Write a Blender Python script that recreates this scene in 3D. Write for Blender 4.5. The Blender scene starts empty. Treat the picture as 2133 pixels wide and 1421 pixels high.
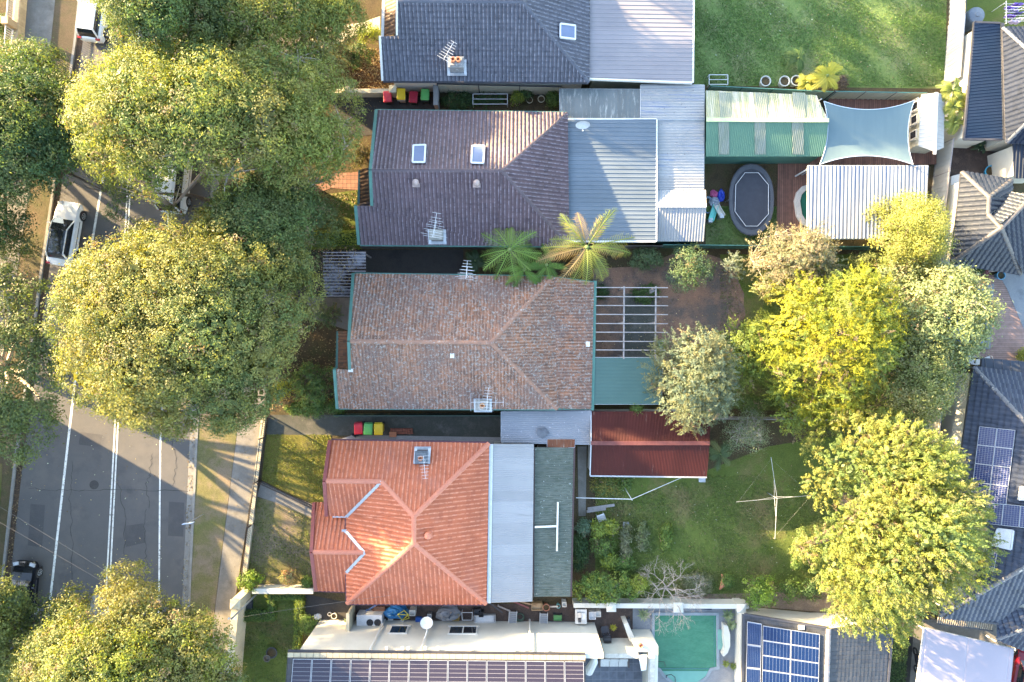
import bpy, math, random
import numpy as np
from mathutils import Vector, Matrix
R = math.radians
rnd = random.Random(7)
# ------------------------------------------------------------------ scene, camera, sky, sun, exposure
S = bpy.context.scene
COL = S.collection
HC, FP, CX, CY = 50.8, 1422.0, 1066.5, 710.5      # drone height (m), focal length and centre in photo pixels
cam = bpy.data.cameras.new('camera'); cam.sensor_width = 36; cam.lens = 36*FP/2133
cam.clip_end = 2000
camo = bpy.data.objects.new('camera', cam); COL.objects.link(camo); camo.location = (0, 0, HC)
S.camera = camo
SUN_EL, SUN_AZ = 15.0, 29.5                         # elevation; shadows run this far below the photo's +x
S.world = bpy.data.worlds.new('World'); S.world.use_nodes = True
wn = S.world.node_tree
sky = wn.nodes.new('ShaderNodeTexSky'); sky.sky_type = 'NISHITA'; sky.sun_disc = False
sx, sy = -math.cos(R(SUN_AZ)), math.sin(R(SUN_AZ))
sky.sun_elevation = R(SUN_EL); sky.sun_rotation = math.atan2(sx, sy)
sky.air_density = 1.0; sky.dust_density = 1.0; sky.ozone_density = 1.0
wn.links.new(sky.outputs[0], wn.nodes['Background'].inputs[0]); wn.nodes['Background'].inputs[1].default_value = 0.15
sl = bpy.data.lights.new('sun', 'SUN'); sl.energy = 4.7; sl.angle = R(0.5); sl.color = (1.0, 0.76, 0.43)
so = bpy.data.objects.new('sun', sl); COL.objects.link(so); so.location = (-60, 35, 40)
d = Vector((math.cos(R(SUN_EL))*math.cos(R(SUN_AZ)), -math.cos(R(SUN_EL))*math.sin(R(SUN_AZ)), -math.sin(R(SUN_EL))))
so.rotation_euler = d.to_track_quat('-Z', 'Y').to_euler()
S.view_settings.view_transform = 'Standard'; S.view_settings.look = 'None'; S.view_settings.gamma = 1
S.view_settings.exposure = 3.33
S.view_settings.use_white_balance = True; S.view_settings.white_balance_temperature = 7050

# ------------------------------------------------------------------ helpers
def P(px, py, z=0.0):
    s = (HC - z)/FP
    return Vector(((px-CX)*s, -(py-CY)*s, z))
def onplane(px, py, a, b, c):
    a, b, c = Vector(a), Vector(b), Vector(c); n = (b-a).cross(c-a)
    o = Vector((0, 0, HC)); q = P(px, py, 0) - o
    return o + q*((a-o).dot(n)/q.dot(n))
WL = {}
def reg(o, loc): WL[o.name] = Vector(loc)
def tag(o, label=None, cat=None, group=None, kind=None):
    if label: o['label'] = label
    if cat: o['category'] = cat
    if group: o['group'] = group
    if kind: o['kind'] = kind
    return o
def thing(name, label, cat, loc, group=None):
    o = bpy.data.objects.new(name, None); COL.objects.link(o); o.empty_display_size = .3
    o.location = loc; reg(o, loc)
    return tag(o, label, cat, group)
def copy_tree(o, parent=None):
    c = o.copy(); COL.objects.link(c)
    if parent: c.parent = parent
    for ch in list(o.children): copy_tree(ch, c)
    return c
class MB:
    def __init__(s): s.v = []; s.f = []; s.uv = {}
    def add(s, vs, fs, uvs=None):
        b = len(s.v); s.v.extend([tuple(v) for v in vs])
        for i, f in enumerate(fs):
            if uvs: s.uv[len(s.f)] = uvs[i]
            s.f.append(tuple(b+k for k in f))
        return s
    def box(s, c, size, rz=0, m=None):
        x, y, z = [k/2 for k in size]
        vs = [Vector((i*x, j*y, k*z)) for i in (-1, 1) for j in (-1, 1) for k in (-1, 1)]
        mm = m if m is not None else Matrix.Rotation(rz, 3, 'Z')
        c = Vector(c)
        return s.add([mm @ v + c for v in vs], [(0,1,3,2),(4,6,7,5),(0,4,5,1),(2,3,7,6),(0,2,6,4),(1,5,7,3)])
    def bar(s, a, b, w, h):
        a, b = Vector(a), Vector(b); dd = b-a; L = dd.length
        if L < 1e-5: return s
        y = dd/L; x = y.cross(Vector((0,0,1)))
        if x.length < 1e-3: x = Vector((1,0,0))
        x.normalize(); z = x.cross(y)
        return s.box((a+b)/2, (w, L, h), m=Matrix((x, y, z)).transposed())
    def prism(s, poly, z0, z1):
        p = [(q[0], q[1]) for q in poly]; n = len(p)
        ar = sum(p[i][0]*p[(i+1) % n][1]-p[(i+1) % n][0]*p[i][1] for i in range(n))
        if ar < 0: p.reverse()
        vs = [(x, y, z0) for x, y in p]+[(x, y, z1) for x, y in p]
        fs = [tuple(range(n-1, -1, -1)), tuple(range(n, 2*n))]+[(i, (i+1) % n, n+(i+1) % n, n+i) for i in range(n)]
        return s.add(vs, fs)
    def slab(s, pts, t=.03):
        pts = [Vector(q) for q in pts]; n = len(pts); dn = Vector((0, 0, t))
        nz = sum(pts[i].x*pts[(i+1) % n].y-pts[(i+1) % n].x*pts[i].y for i in range(n))
        if nz < 0: pts.reverse()
        return s.add([q-dn for q in pts]+pts, [tuple(range(n-1, -1, -1)), tuple(range(n, 2*n))]+[(i, (i+1) % n, n+(i+1) % n, n+i) for i in range(n)])
    def tube(s, pts, rad, n=8, closed=False):
        pts = [Vector(p) for p in pts]; m = len(pts)
        if not isinstance(rad, (list, tuple)): rad = [rad]*m
        b = len(s.v); prev = None
        for i in range(m):
            t = (pts[(i+1) % m]-pts[i-1]) if closed else (pts[min(i+1, m-1)]-pts[max(i-1, 0)])
            t.normalize()
            x = t.orthogonal() if prev is None else prev - t*prev.dot(t)
            if x.length < 1e-4: x = t.orthogonal()
            x.normalize(); prev = x; y = t.cross(x)
            for k in range(n):
                a = 2*math.pi*k/n; s.v.append(tuple(pts[i]+(x*math.cos(a)+y*math.sin(a))*rad[i]))
        for i in range(m if closed else m-1):
            j = (i+1) % m
            for k in range(n):
                l = (k+1) % n; s.f.append((b+i*n+k, b+i*n+l, b+j*n+l, b+j*n+k))
        if not closed:
            s.f.append(tuple(b+k for k in range(n-1, -1, -1))); s.f.append(tuple(b+(m-1)*n+k for k in range(n)))
        return s
    def lathe(s, c, prof, n=16, sx=1, sy=1):
        c = Vector(c); b = len(s.v)
        for r, z in prof:
            for k in range(n):
                a = 2*math.pi*k/n; s.v.append((c.x+r*sx*math.cos(a), c.y+r*sy*math.sin(a), c.z+z))
        for i in range(len(prof)-1):
            for k in range(n):
                l = (k+1) % n; s.f.append((b+i*n+k, b+i*n+l, b+(i+1)*n+l, b+(i+1)*n+k))
        s.f.append(tuple(b+k for k in range(n-1, -1, -1))); s.f.append(tuple(b+(len(prof)-1)*n+k for k in range(n)))
        return s
    def sheet(s, poly, z):
        p = [(q[0], q[1]) for q in poly]; n = len(p)
        ar = sum(p[i][0]*p[(i+1) % n][1]-p[(i+1) % n][0]*p[i][1] for i in range(n))
        if ar < 0: p.reverse()
        return s.add([(x, y, z) for x, y in p], [tuple(range(n))])
    def ridge(s, a, b, r=.14, seg=.42, lift=.03):
        a, b = Vector(a), Vector(b); L = (b-a).length; n = max(1, int(L/seg)); dd = (b-a)/n
        t = dd.normalized(); x = t.cross(Vector((0, 0, 1))).normalized(); z = x.cross(t)
        for i in range(n):
            p0, p1 = a+dd*i+z*lift, a+dd*(i+1.06)+z*(lift+.0)
            vs = []
            for p, rr in ((p0, r), (p1, r*.86)):
                for k in range(7):
                    an = math.pi*(k/6)
                    vs.append(p+x*math.cos(an)*rr+z*(math.sin(an)*rr*.75-.05))
            s.add(vs, [(k, k+1, 8+k, 7+k) for k in range(6)]+[tuple(range(6, -1, -1)), tuple(range(7, 14))])
        return s
    def obj(s, name, mat, parent=None, smooth=False):
        me = bpy.data.meshes.new(name)
        off = WL.get(parent.name, Vector((0,0,0))) if parent else Vector((0,0,0))
        me.from_pydata([(v[0]-off.x, v[1]-off.y, v[2]-off.z) for v in s.v], [], s.f)
        if s.uv:
            ul = me.uv_layers.new(name='UVMap')
            for pi, uv in s.uv.items():
                pl = me.polygons[pi]
                for k, li in enumerate(pl.loop_indices): ul.data[li].uv = uv[k]
        if smooth: me.polygons.foreach_set('use_smooth', [True]*len(me.polygons))
        me.materials.append(mat); me.validate()
        o = bpy.data.objects.new(name, me); COL.objects.link(o)
        if parent: o.parent = parent
        reg(o, off)
        return o
def npmesh(name, V, F, mat, parent=None, col=None, smooth=False):
    V = np.asarray(V, np.float32); F = np.asarray(F, np.int32); me = bpy.data.meshes.new(name)
    off = WL.get(parent.name, Vector((0,0,0))) if parent else Vector((0,0,0))
    V = V - np.array(off, np.float32)
    n, k = F.shape
    me.vertices.add(len(V)); me.vertices.foreach_set('co', V.ravel())
    me.loops.add(n*k); me.loops.foreach_set('vertex_index', F.ravel())
    me.polygons.add(n); me.polygons.foreach_set('loop_start', np.arange(0, n*k, k, dtype=np.int32))
    me.update(calc_edges=True)
    if col is not None:
        a = me.attributes.new('tint', 'FLOAT_COLOR', 'POINT')
        c4 = np.ones((len(V), 4), np.float32); c4[:, :3] = col; a.data.foreach_set('color', c4.ravel())
    me.materials.append(mat)
    o = bpy.data.objects.new(name, me); COL.objects.link(o)
    if parent: o.parent = parent
    reg(o, off)
    return o
TILE = [(0, .15), (.12, 0), (.3, 0), (.45, .75), (.62, 1), (.85, .8)]
FLAT = [(0, 0), (.06, 1), (.9, 1), (.96, 0)]
CORR = [(0, 0), (.25, 1), (.5, 1), (.75, 0)]
TRAY = [(0, 0), (.70, 0), (.78, 1), (.92, 1)]
def panel(B, pts, prof, pu, rows=None, amp=.03, step=0.0, up=None, jit=0):
    """a roof plane with its tiles or sheet profile as real relief, clipped to a convex outline"""
    pts = [Vector(p) for p in pts]
    n = Vector((0, 0, 0))
    for i in range(len(pts)):
        a, b = pts[i], pts[(i+1) % len(pts)]
        n += Vector(((a.y-b.y)*(a.z+b.z), (a.z-b.z)*(a.x+b.x), (a.x-b.x)*(a.y+b.y)))
    n.normalize()
    if n.z < 0: n = -n; pts.reverse()
    c = sum(pts, Vector((0, 0, 0)))/len(pts)
    if up is None: up = Vector((0, 0, 1))
    up = Vector(up); up = (up-n*up.dot(n)).normalized(); u = up.cross(n)
    q = [((p-c).dot(u), (p-c).dot(up)) for p in pts]
    u0, u1 = min(a for a, b in q), max(a for a, b in q); v0, v1 = min(b for a, b in q), max(b for a, b in q)
    us, hs = [], []
    for k in range(math.floor(u0/pu)-1, math.ceil(u1/pu)+1):
        for fr, h in prof: us.append((k+fr)*pu); hs.append(h*amp)
    us = np.array(us); hs = np.array(hs)
    if rows:
        vs, sv = [], []
        k = 0
        while v0+k*rows < v1+rows:
            vs += [v0+k*rows, v0+(k+1)*rows-1e-4]; sv += [step, 0.0]; k += 1
    else: vs, sv = [v0-.01, v1+.01], [0, 0]
    vs = np.array(vs); sv = np.array(sv)
    U, V = np.meshgrid(us, vs); Hh = hs[None, :]+sv[:, None]
    if jit:
        rg = np.random.default_rng(int(abs(c.x*31+c.y*17))+1); kk = len(prof)
        J = rg.normal(0, jit, (len(vs), len(us)//kk+1)); J = np.repeat(J, kk, axis=1)[:, :len(us)]; Hh = Hh+J
    ins = np.ones(U.shape, bool); sds = []
    m = len(q)
    for i in range(m):
        (ax, ay), (bx, by) = q[i], q[(i+1) % m]
        s = (bx-ax)*(V-ay)-(by-ay)*(U-ax); sds.append(s); ins &= s >= 0
    cnt = ins[:-1, :-1].astype(int)+ins[1:, :-1]+ins[:-1, 1:]+ins[1:, 1:]
    out = np.zeros(cnt.shape, bool)
    for s in sds:
        ng = s < 0; out |= ng[:-1, :-1] & ng[1:, :-1] & ng[:-1, 1:] & ng[1:, 1:]
    b0 = len(B.v); idx = {}
    def W(a, b, h): return tuple(c+u*a+up*b+n*h)
    def vid(i, j):
        k = (i, j)
        if k not in idx: idx[k] = len(B.v); B.v.append(W(float(U[i, j]), float(V[i, j]), float(Hh[i, j])))
        return idx[k]
    rr = rows or 1.0
    for i, j in zip(*np.nonzero(~out)):
        cs = [(i, j), (i, j+1), (i+1, j+1), (i+1, j)]
        vm = (vs[i]+vs[i+1])/2/rr
        if cnt[i, j] == 4:
            B.uv[len(B.f)] = [(float(U[a])/pu, float(vm)*.6+float(V[a])/rr*.4 if rows else float(V[a])) for a in cs]
            B.f.append(tuple(vid(*a) for a in cs))
        else:
            poly = [(float(U[a]), float(V[a]), float(Hh[a])) for a in cs]
            for k in range(m):
                (ax, ay), (bx, by) = q[k], q[(k+1) % m]; np_ = []
                for t in range(len(poly)):
                    A, C = poly[t], poly[(t+1) % len(poly)]
                    sa = (bx-ax)*(A[1]-ay)-(by-ay)*(A[0]-ax); sc = (bx-ax)*(C[1]-ay)-(by-ay)*(C[0]-ax)
                    if sa >= 0: np_.append(A)
                    if (sa >= 0) != (sc >= 0):
                        w = sa/(sa-sc); np_.append(tuple(A[z]+(C[z]-A[z])*w for z in range(3)))
                poly = np_
                if len(poly) < 3: break
            if len(poly) >= 3:
                b = len(B.v); B.v.extend(W(*p) for p in poly)
                B.uv[len(B.f)] = [(p[0]/pu, float(vm)*.6+p[1]/rr*.4 if rows else p[1]) for p in poly]
                B.f.append(tuple(range(b, b+len(poly))))
    return B
def inset(poly, dd):
    p = [Vector((a[0], a[1])) for a in poly]; n = len(p)
    ar = sum(p[i].x*p[(i+1) % n].y-p[(i+1) % n].x*p[i].y for i in range(n))
    if ar < 0: p.reverse()
    res = []
    for i in range(n):
        a, b, c = p[i-1], p[i], p[(i+1) % n]
        d1, d2 = (b-a).normalized(), (c-b).normalized()
        n1, n2 = Vector((-d1.y, d1.x)), Vector((-d2.y, d2.x))
        k = 1+n1.dot(n2)
        res.append(b+(n1+n2)*(dd/max(k, .3)))
    return res
def pxp(l, z=0): return [P(a, b, z) for a, b in l]

# ------------------------------------------------------------------ materials
def nd(nt, t, **kw):
    n = nt.nodes.new(t)
    for k, v in kw.items(): setattr(n, k, v)
    return n
def base(name):
    m = bpy.data.materials.new(name); m.use_nodes = True
    return m, m.node_tree, m.node_tree.nodes['Principled BSDF'], m.node_tree.links.new
def ramp(nt, stops):
    r = nd(nt, 'ShaderNodeValToRGB'); e = r.color_ramp.elements
    while len(e) < len(stops): e.new(.5)
    for i, (p, c) in enumerate(stops): e[i].position = p; e[i].color = (*c, 1)
    return r
def noise(nt, vec, scale, detail=5, rough=.6, link=None):
    n = nd(nt, 'ShaderNodeTexNoise'); n.inputs['Scale'].default_value = scale
    n.inputs['Detail'].default_value = detail; n.inputs['Roughness'].default_value = rough
    nt.links.new(vec, n.inputs['Vector']); return n
def mapped(nt, vec, sc):
    mp = nd(nt, 'ShaderNodeMapping'); mp.inputs['Scale'].default_value = sc; nt.links.new(vec, mp.inputs['Vector']); return mp.outputs[0]
def mixc(nt, fac, a, b, blend='MIX'):
    m = nd(nt, 'ShaderNodeMix', data_type='RGBA', blend_type=blend)
    for s, v in ((m.inputs[0], fac), (m.inputs[6], a), (m.inputs[7], b)):
        if hasattr(v, 'is_linked') or hasattr(v, 'node'): nt.links.new(v, s)
        elif isinstance(v, (int, float)): s.default_value = v
        else: s.default_value = (*v, 1)
    return m.outputs[2]
def sm(name, c1, c2=None, scale=2.0, rough=.8, metal=0, bump=0, bscale=30, fine=.25, speck=None, sth=.62, sscale=9, stretch=(1, 1, 1), spec=.4):
    """plain weathered surface: two-tone large noise, fine grain, optional specks"""
    m, nt, bs, L = base(name)
    tc = nd(nt, 'ShaderNodeTexCoord').outputs['Object']
    v = mapped(nt, tc, stretch)
    n1 = noise(nt, v, scale); c2 = c2 or tuple(x*.75 for x in c1)
    r1 = ramp(nt, [(.3, c1), (.7, c2)]); L(n1.outputs[0], r1.inputs[0]); c = r1.outputs[0]
    if fine:
        n2 = noise(nt, v, bscale, 3, .7); r2 = ramp(nt, [(.3, (1-fine,)*3), (.7, (1+fine,)*3)]); L(n2.outputs[0], r2.inputs[0])
        c = mixc(nt, 1.0, c, r2.outputs[0], 'MULTIPLY')
    if speck:
        n3 = noise(nt, v, sscale, 4, .75); r3 = ramp(nt, [(sth, (0,)*3), (sth+.05, (1,)*3)]); L(n3.outputs[0], r3.inputs[0])
        c = mixc(nt, r3.outputs[0], c, speck)
    L(c, bs.inputs['Base Color'])
    bs.inputs['Roughness'].default_value = rough; bs.inputs['Metallic'].default_value = metal
    bs.inputs['Specular IOR Level'].default_value = spec
    if bump:
        nb = noise(nt, v, bscale, 4, .7); bm = nd(nt, 'ShaderNodeBump'); bm.inputs['Strength'].default_value = bump; bm.inputs['Distance'].default_value = .05
        L(nb.outputs[0], bm.inputs['Height']); L(bm.outputs[0], bs.inputs['Normal'])
    return m
def tilem(name, cols, lichen=None, lth=.6, lscale=3.0, rough=.55, highlight_wear=None, dirt=None, dth=.6, dscale=.35, spec=.32):
    """roof tile: every tile its own shade (from its UV cell), lichen and dirt blotches"""
    m, nt, bs, L = base(name); cols = [tuple(x*.70 for x in c) for c in cols]
    tc = nd(nt, 'ShaderNodeTexCoord'); uv = tc.outputs['UV']; ob = tc.outputs['Object']
    fl = nd(nt, 'ShaderNodeVectorMath', operation='FLOOR'); L(uv, fl.inputs[0])
    wn_ = nd(nt, 'ShaderNodeTexWhiteNoise', noise_dimensions='2D'); L(fl.outputs[0], wn_.inputs['Vector'])
    k = len(cols); r = ramp(nt, [(i/(k-1), c) for i, c in enumerate(cols)]); L(wn_.outputs['Value'], r.inputs[0]); c = r.outputs[0]
    big = noise(nt, ob, .5, 4); rb = ramp(nt, [(.3, (.82,)*3), (.7, (1.15,)*3)]); L(big.outputs[0], rb.inputs[0])
    c = mixc(nt, 1.0, c, rb.outputs[0], 'MULTIPLY')
    if highlight_wear:  # pale dashes on the roll tops: painted highlight as well as wear
        sx = nd(nt, 'ShaderNodeSeparateXYZ'); L(uv, sx.inputs[0]); fu = nd(nt, 'ShaderNodeMath', operation='FRACT'); L(sx.outputs[0], fu.inputs[0])
        rw = ramp(nt, [(.40, (0,)*3), (.5, (1,)*3), (.66, (1,)*3), (.76, (0,)*3)]); L(fu.outputs[0], rw.inputs[0])
        nw = noise(nt, ob, 4.0, 4, .75); rn = ramp(nt, [(.38, (0,)*3), (.62, (.85,)*3)]); L(nw.outputs[0], rn.inputs[0])
        mk = mixc(nt, 1.0, rw.outputs[0], rn.outputs[0], 'MULTIPLY'); c = mixc(nt, mk, c, highlight_wear)
    if dirt:
        dn = noise(nt, ob, dscale, 5, .65); dr = ramp(nt, [(dth-.12, (0,)*3), (dth+.12, (.85,)*3)]); L(dn.outputs[0], dr.inputs[0]); c = mixc(nt, dr.outputs[0], c, dirt)
    if lichen:
        ln = noise(nt, ob, lscale, 6, .8); lr = ramp(nt, [(lth, (0,)*3), (lth+.06, (1,)*3)]); L(ln.outputs[0], lr.inputs[0]); c = mixc(nt, lr.outputs[0], c, lichen)
    L(c, bs.inputs['Base Color']); bs.inputs['Roughness'].default_value = rough; bs.inputs['Specular IOR Level'].default_value = spec
    return m
def sheetm(name, c1, c2, stain=None, sth=.6, sscale=(2.2, .5), rough=.45, metal=0.0, sheets=0, c3=None, speck=None):
    """metal roofing: long stains running down the fall (UV v), sheets of differing age"""
    m, nt, bs, L = base(name); c1, c2 = [tuple(x*.56 for x in c) for c in (c1, c2)]; bs.inputs['Specular IOR Level'].default_value = .15
    tc = nd(nt, 'ShaderNodeTexCoord'); uv = tc.outputs['UV']; ob = tc.outputs['Object']
    n1 = noise(nt, ob, .6, 5); r1 = ramp(nt, [(.3, c1), (.7, c2)]); L(n1.outputs[0], r1.inputs[0]); c = r1.outputs[0]
    if sheets:
        mp = mapped(nt, uv, (1/sheets, 0, 1)); fl = nd(nt, 'ShaderNodeVectorMath', operation='FLOOR'); L(mp, fl.inputs[0])
        w = nd(nt, 'ShaderNodeTexWhiteNoise', noise_dimensions='2D'); L(fl.outputs[0], w.inputs['Vector'])
        r = ramp(nt, [(0, (.91,)*3), (1, (1.07,)*3)]); L(w.outputs['Value'], r.inputs[0]); c = mixc(nt, 1.0, c, r.outputs[0], 'MULTIPLY')
    if stain:
        n2 = noise(nt, mapped(nt, uv, (sscale[0], sscale[1], 1)), 1.0, 6, .75); r2 = ramp(nt, [(sth-.06, (0,)*3), (sth+.08, (.9,)*3)]); L(n2.outputs[0], r2.inputs[0]); c = mixc(nt, r2.outputs[0], c, stain)
    if speck:
        n3 = noise(nt, ob, 5.0, 4, .8); r3 = ramp(nt, [(.64, (0,)*3), (.68, (1,)*3)]); L(n3.outputs[0], r3.inputs[0]); c = mixc(nt, r3.outputs[0], c, speck)
    L(c, bs.inputs['Base Color']); bs.inputs['Roughness'].default_value = rough; bs.inputs['Metallic'].default_value = metal
    return m
def leafm(name, trans=.4, rough=.55):
    m, nt, bs, L = base(name)
    at = nd(nt, 'ShaderNodeAttribute', attribute_name='tint')
    L(at.outputs['Color'], bs.inputs['Base Color']); bs.inputs['Roughness'].default_value = rough; bs.inputs['Specular IOR Level'].default_value = .35
    tr = nd(nt, 'ShaderNodeBsdfTranslucent'); g = mixc(nt, 1.0, at.outputs['Color'], (1.35, 1.25, .6), 'MULTIPLY'); L(g, tr.inputs['Color'])
    mx = nd(nt, 'ShaderNodeMixShader'); mx.inputs[0].default_value = trans
    L(bs.outputs[0], mx.inputs[1]); L(tr.outputs[0], mx.inputs[2]); L(mx.outputs[0], nt.nodes['Material Output'].inputs[0])
    return m
def solarm(name, nx, ny, c=(.008, .02, .09), line=(.35, .38, .45), lw=.035, lwy=None):
    m, nt, bs, L = base(name)
    uv = nd(nt, 'ShaderNodeTexCoord').outputs['UV']; mp = mapped(nt, uv, (nx, ny, 1))
    fr = nd(nt, 'ShaderNodeVectorMath', operation='FRACTION'); L(mp, fr.inputs[0]); sp = nd(nt, 'ShaderNodeSeparateXYZ'); L(fr.outputs[0], sp.inputs[0])
    a = nd(nt, 'ShaderNodeMath', operation='LESS_THAN'); a.inputs[1].default_value = lw; L(sp.outputs[0], a.inputs[0])
    b = nd(nt, 'ShaderNodeMath', operation='LESS_THAN'); b.inputs[1].default_value = lwy or lw; L(sp.outputs[1], b.inputs[0])
    mxx = nd(nt, 'ShaderNodeMath', operation='MAXIMUM'); L(a.outputs[0], mxx.inputs[0]); L(b.outputs[0], mxx.inputs[1])
    col = mixc(nt, mxx.outputs[0], c, line); L(col, bs.inputs['Base Color']); bs.inputs['Roughness'].default_value = .22
    return m
def groundm(name, cols, scale=.5, patch=None, pth=.55, pscale=.25, bump=.6, bscale=25, rough=.95, fine=.45):
    m, nt, bs, L = base(name)
    tc = nd(nt, 'ShaderNodeTexCoord').outputs['Object']
    n1 = noise(nt, tc, scale, 8, .65); k = len(cols); r1 = ramp(nt, [(.28+.44*i/(k-1), c) for i, c in enumerate(cols)]); L(n1.outputs[0], r1.inputs[0]); c = r1.outputs[0]
    if patch:
        n3 = noise(nt, tc, pscale, 7, .65); r3 = ramp(nt, [(pth-.07, (0,)*3), (pth+.09, (1,)*3)]); L(n3.outputs[0], r3.inputs[0]); c = mixc(nt, r3.outputs[0], c, patch)
    n2 = noise(nt, tc, bscale, 4, .75); r2 = ramp(nt, [(.3, (1-fine,)*3), (.7, (1+fine,)*3)]); L(n2.outputs[0], r2.inputs[0]); c = mixc(nt, 1.0, c, r2.outputs[0], 'MULTIPLY')
    L(c, bs.inputs['Base Color']); bs.inputs['Roughness'].default_value = rough; bs.inputs['Specular IOR Level'].default_value = .2
    bm = nd(nt, 'ShaderNodeBump'); bm.inputs['Strength'].default_value = bump; bm.inputs['Distance'].default_value = .06; L(n2.outputs[0], bm.inputs['Height']); L(bm.outputs[0], bs.inputs['Normal'])
    return m
def boardm(name, c1, c2, w, ang=0, gap=(.02, .015, .012), gw=.08, brick=0, rough=.7):
    """boards or pavers: strips of width w along one direction, each its own tone"""
    m, nt, bs, L = base(name)
    tc = nd(nt, 'ShaderNodeTexCoord').outputs['Object']
    mp = nd(nt, 'ShaderNodeMapping'); mp.inputs['Rotation'].default_value = (0, 0, ang); L(tc, mp.inputs['Vector'])
    mp2 = mapped(nt, mp.outputs[0], (1/w, (1/brick) if brick else .25, 1))
    sp = nd(nt, 'ShaderNodeSeparateXYZ'); L(mp2, sp.inputs[0])
    fl = nd(nt, 'ShaderNodeVectorMath', operation='FLOOR'); L(mp2, fl.inputs[0])
    w_ = nd(nt, 'ShaderNodeTexWhiteNoise', noise_dimensions='2D'); L(fl.outputs[0], w_.inputs['Vector'])
    r = ramp(nt, [(0, c1), (1, c2)]); L(w_.outputs['Value'], r.inputs[0]); c = r.outputs[0]
    n = noise(nt, tc, 3, 5); rn = ramp(nt, [(.3, (.8,)*3), (.7, (1.2,)*3)]); L(n.outputs[0], rn.inputs[0]); c = mixc(nt, 1.0, c, rn.outputs[0], 'MULTIPLY')
    for ax in ([0, 1] if brick else [0]):
        f = nd(nt, 'ShaderNodeMath', operation='FRACT'); L(sp.outputs[ax], f.inputs[0])
        l = nd(nt, 'ShaderNodeMath', operation='LESS_THAN'); l.inputs[1].default_value = gw; L(f.outputs[0], l.inputs[0]); c = mixc(nt, l.outputs[0], c, gap)
    L(c, bs.inputs['Base Color']); bs.inputs['Roughness'].default_value = rough
    return m
M = {}
M['asphalt'] = groundm('asphalt', [(.115,.108,.105), (.098,.095,.095), (.135,.122,.112)], .22, patch=(.08,.078,.082), pth=.62, pscale=.5, bump=.25, bscale=45, rough=.85, fine=.2)
M['paint'] = sm('road_paint', (.78,.78,.74), (.50,.50,.47), 2, .7, speck=(.12,.115,.115), sth=.57, sscale=6)
M['concrete'] = groundm('path_concrete', [(.20,.185,.165), (.155,.145,.13), (.23,.21,.19)], .7, patch=(.11,.10,.085), pth=.62, pscale=.8, bump=.2, bscale=30, fine=.2)
M['kerb'] = groundm('kerb_concrete', [(.26,.25,.23), (.17,.16,.15)], 1.5, bump=.2, fine=.25)
M['litter'] = groundm('leaf_litter_gutter', [(.10,.065,.04), (.055,.04,.03), (.16,.10,.06)], 3, bump=.8, bscale=14)
M['verge'] = groundm('verge_grass', [(.105,.115,.035), (.14,.125,.055), (.08,.085,.035)], .6, patch=(.19,.145,.10), pth=.5, pscale=.5)
M['soil'] = groundm('garden_soil', [(.045,.035,.022), (.075,.055,.03), (.05,.055,.022)], .8, bump=.8, bscale=12)
M['lawn_green'] = groundm('lawn_green', [(.095,.145,.042), (.122,.172,.055), (.082,.122,.036)], .35, patch=(.175,.185,.085), pth=.55, pscale=.33)
M['lawn_olive'] = groundm('lawn_olive', [(.066,.094,.018), (.088,.115,.026), (.056,.078,.018)], .4, patch=(.14,.115,.05), pth=.57, pscale=.3)
M['lawn_yellow'] = groundm('lawn_yellow', [(.13,.12,.022), (.17,.145,.035), (.085,.09,.02)], .7, patch=(.15,.12,.06), pth=.6, pscale=.5)
M['drive_dark'] = groundm('dark_driveway', [(.036,.035,.037), (.052,.048,.045), (.03,.03,.03)], .5, bump=.25, fine=.25)
M['drive_grey'] = groundm('old_concrete_drive', [(.085,.082,.075), (.06,.062,.052), (.13,.12,.105)], .7, patch=(.16,.15,.14), pth=.66, pscale=.5, bump=.25, fine=.3)
M['dirt'] = groundm('red_dirt', [(.27,.145,.095), (.20,.12,.085), (.33,.19,.125)], .5, patch=(.095,.08,.072), pth=.5, pscale=.35, bump=.5, bscale=18, fine=.35)
M['mulch'] = groundm('bark_mulch', [(.06,.03,.018), (.11,.055,.025), (.04,.025,.018)], 2.5, bump=1, bscale=10, fine=.6)
M['brick_path'] = boardm('red_brick_paving', (.17,.075,.05), (.23,.11,.075), .30, 0, brick=.3, gw=.07)
M['pave_grey'] = groundm('pool_surround', [(.21,.22,.23), (.16,.17,.19)], 1.2, patch=(.12,.13,.14), pth=.62, pscale=1, bump=.15, fine=.18)
M['pave_brown'] = groundm('courtyard_paving', [(.085,.06,.05), (.06,.045,.04), (.12,.085,.07)], 1.2, bump=.3)
M['pave_slate'] = boardm('slate_tiles', (.085,.095,.12), (.11,.12,.15), .6, 0, gap=(.2,.21,.23), brick=.6, gw=.03)
M['deck'] = boardm('red_deck_boards', (.13,.055,.038), (.20,.09,.06), .14, 0, gw=.14)
M['deck_pink'] = boardm('composite_deck_boards', (.20,.12,.10), (.26,.165,.14), .15, R(90), gw=.12)
M['white'] = sm('white_paint', (.60,.585,.55), (.52,.50,.47), .7, .6)
M['render'] = sm('cream_render', (.52,.505,.45), (.42,.405,.36), .5, .85, fine=.08, speck=(.35,.32,.27), sth=.72, sscale=3)
M['cream'] = sm('cream_steel', (.44,.43,.33), (.38,.37,.29), .6, .5, fine=.08)
M['stone'] = sm('sandstone_render', (.50,.45,.33), (.38,.33,.24), 1, .85)
M['brickwall'] = boardm('dark_brick', (.16,.085,.06), (.24,.13,.09), .24, 0, gap=(.3,.28,.25), brick=.09, gw=.1)
M['green_trim'] = sm('green_trim', (.045,.125,.105), (.06,.16,.135), 2, .45, fine=.08)
M['dark_trim'] = sm('dark_trim', (.03,.032,.04), (.05,.05,.06), 2, .5)
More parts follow.
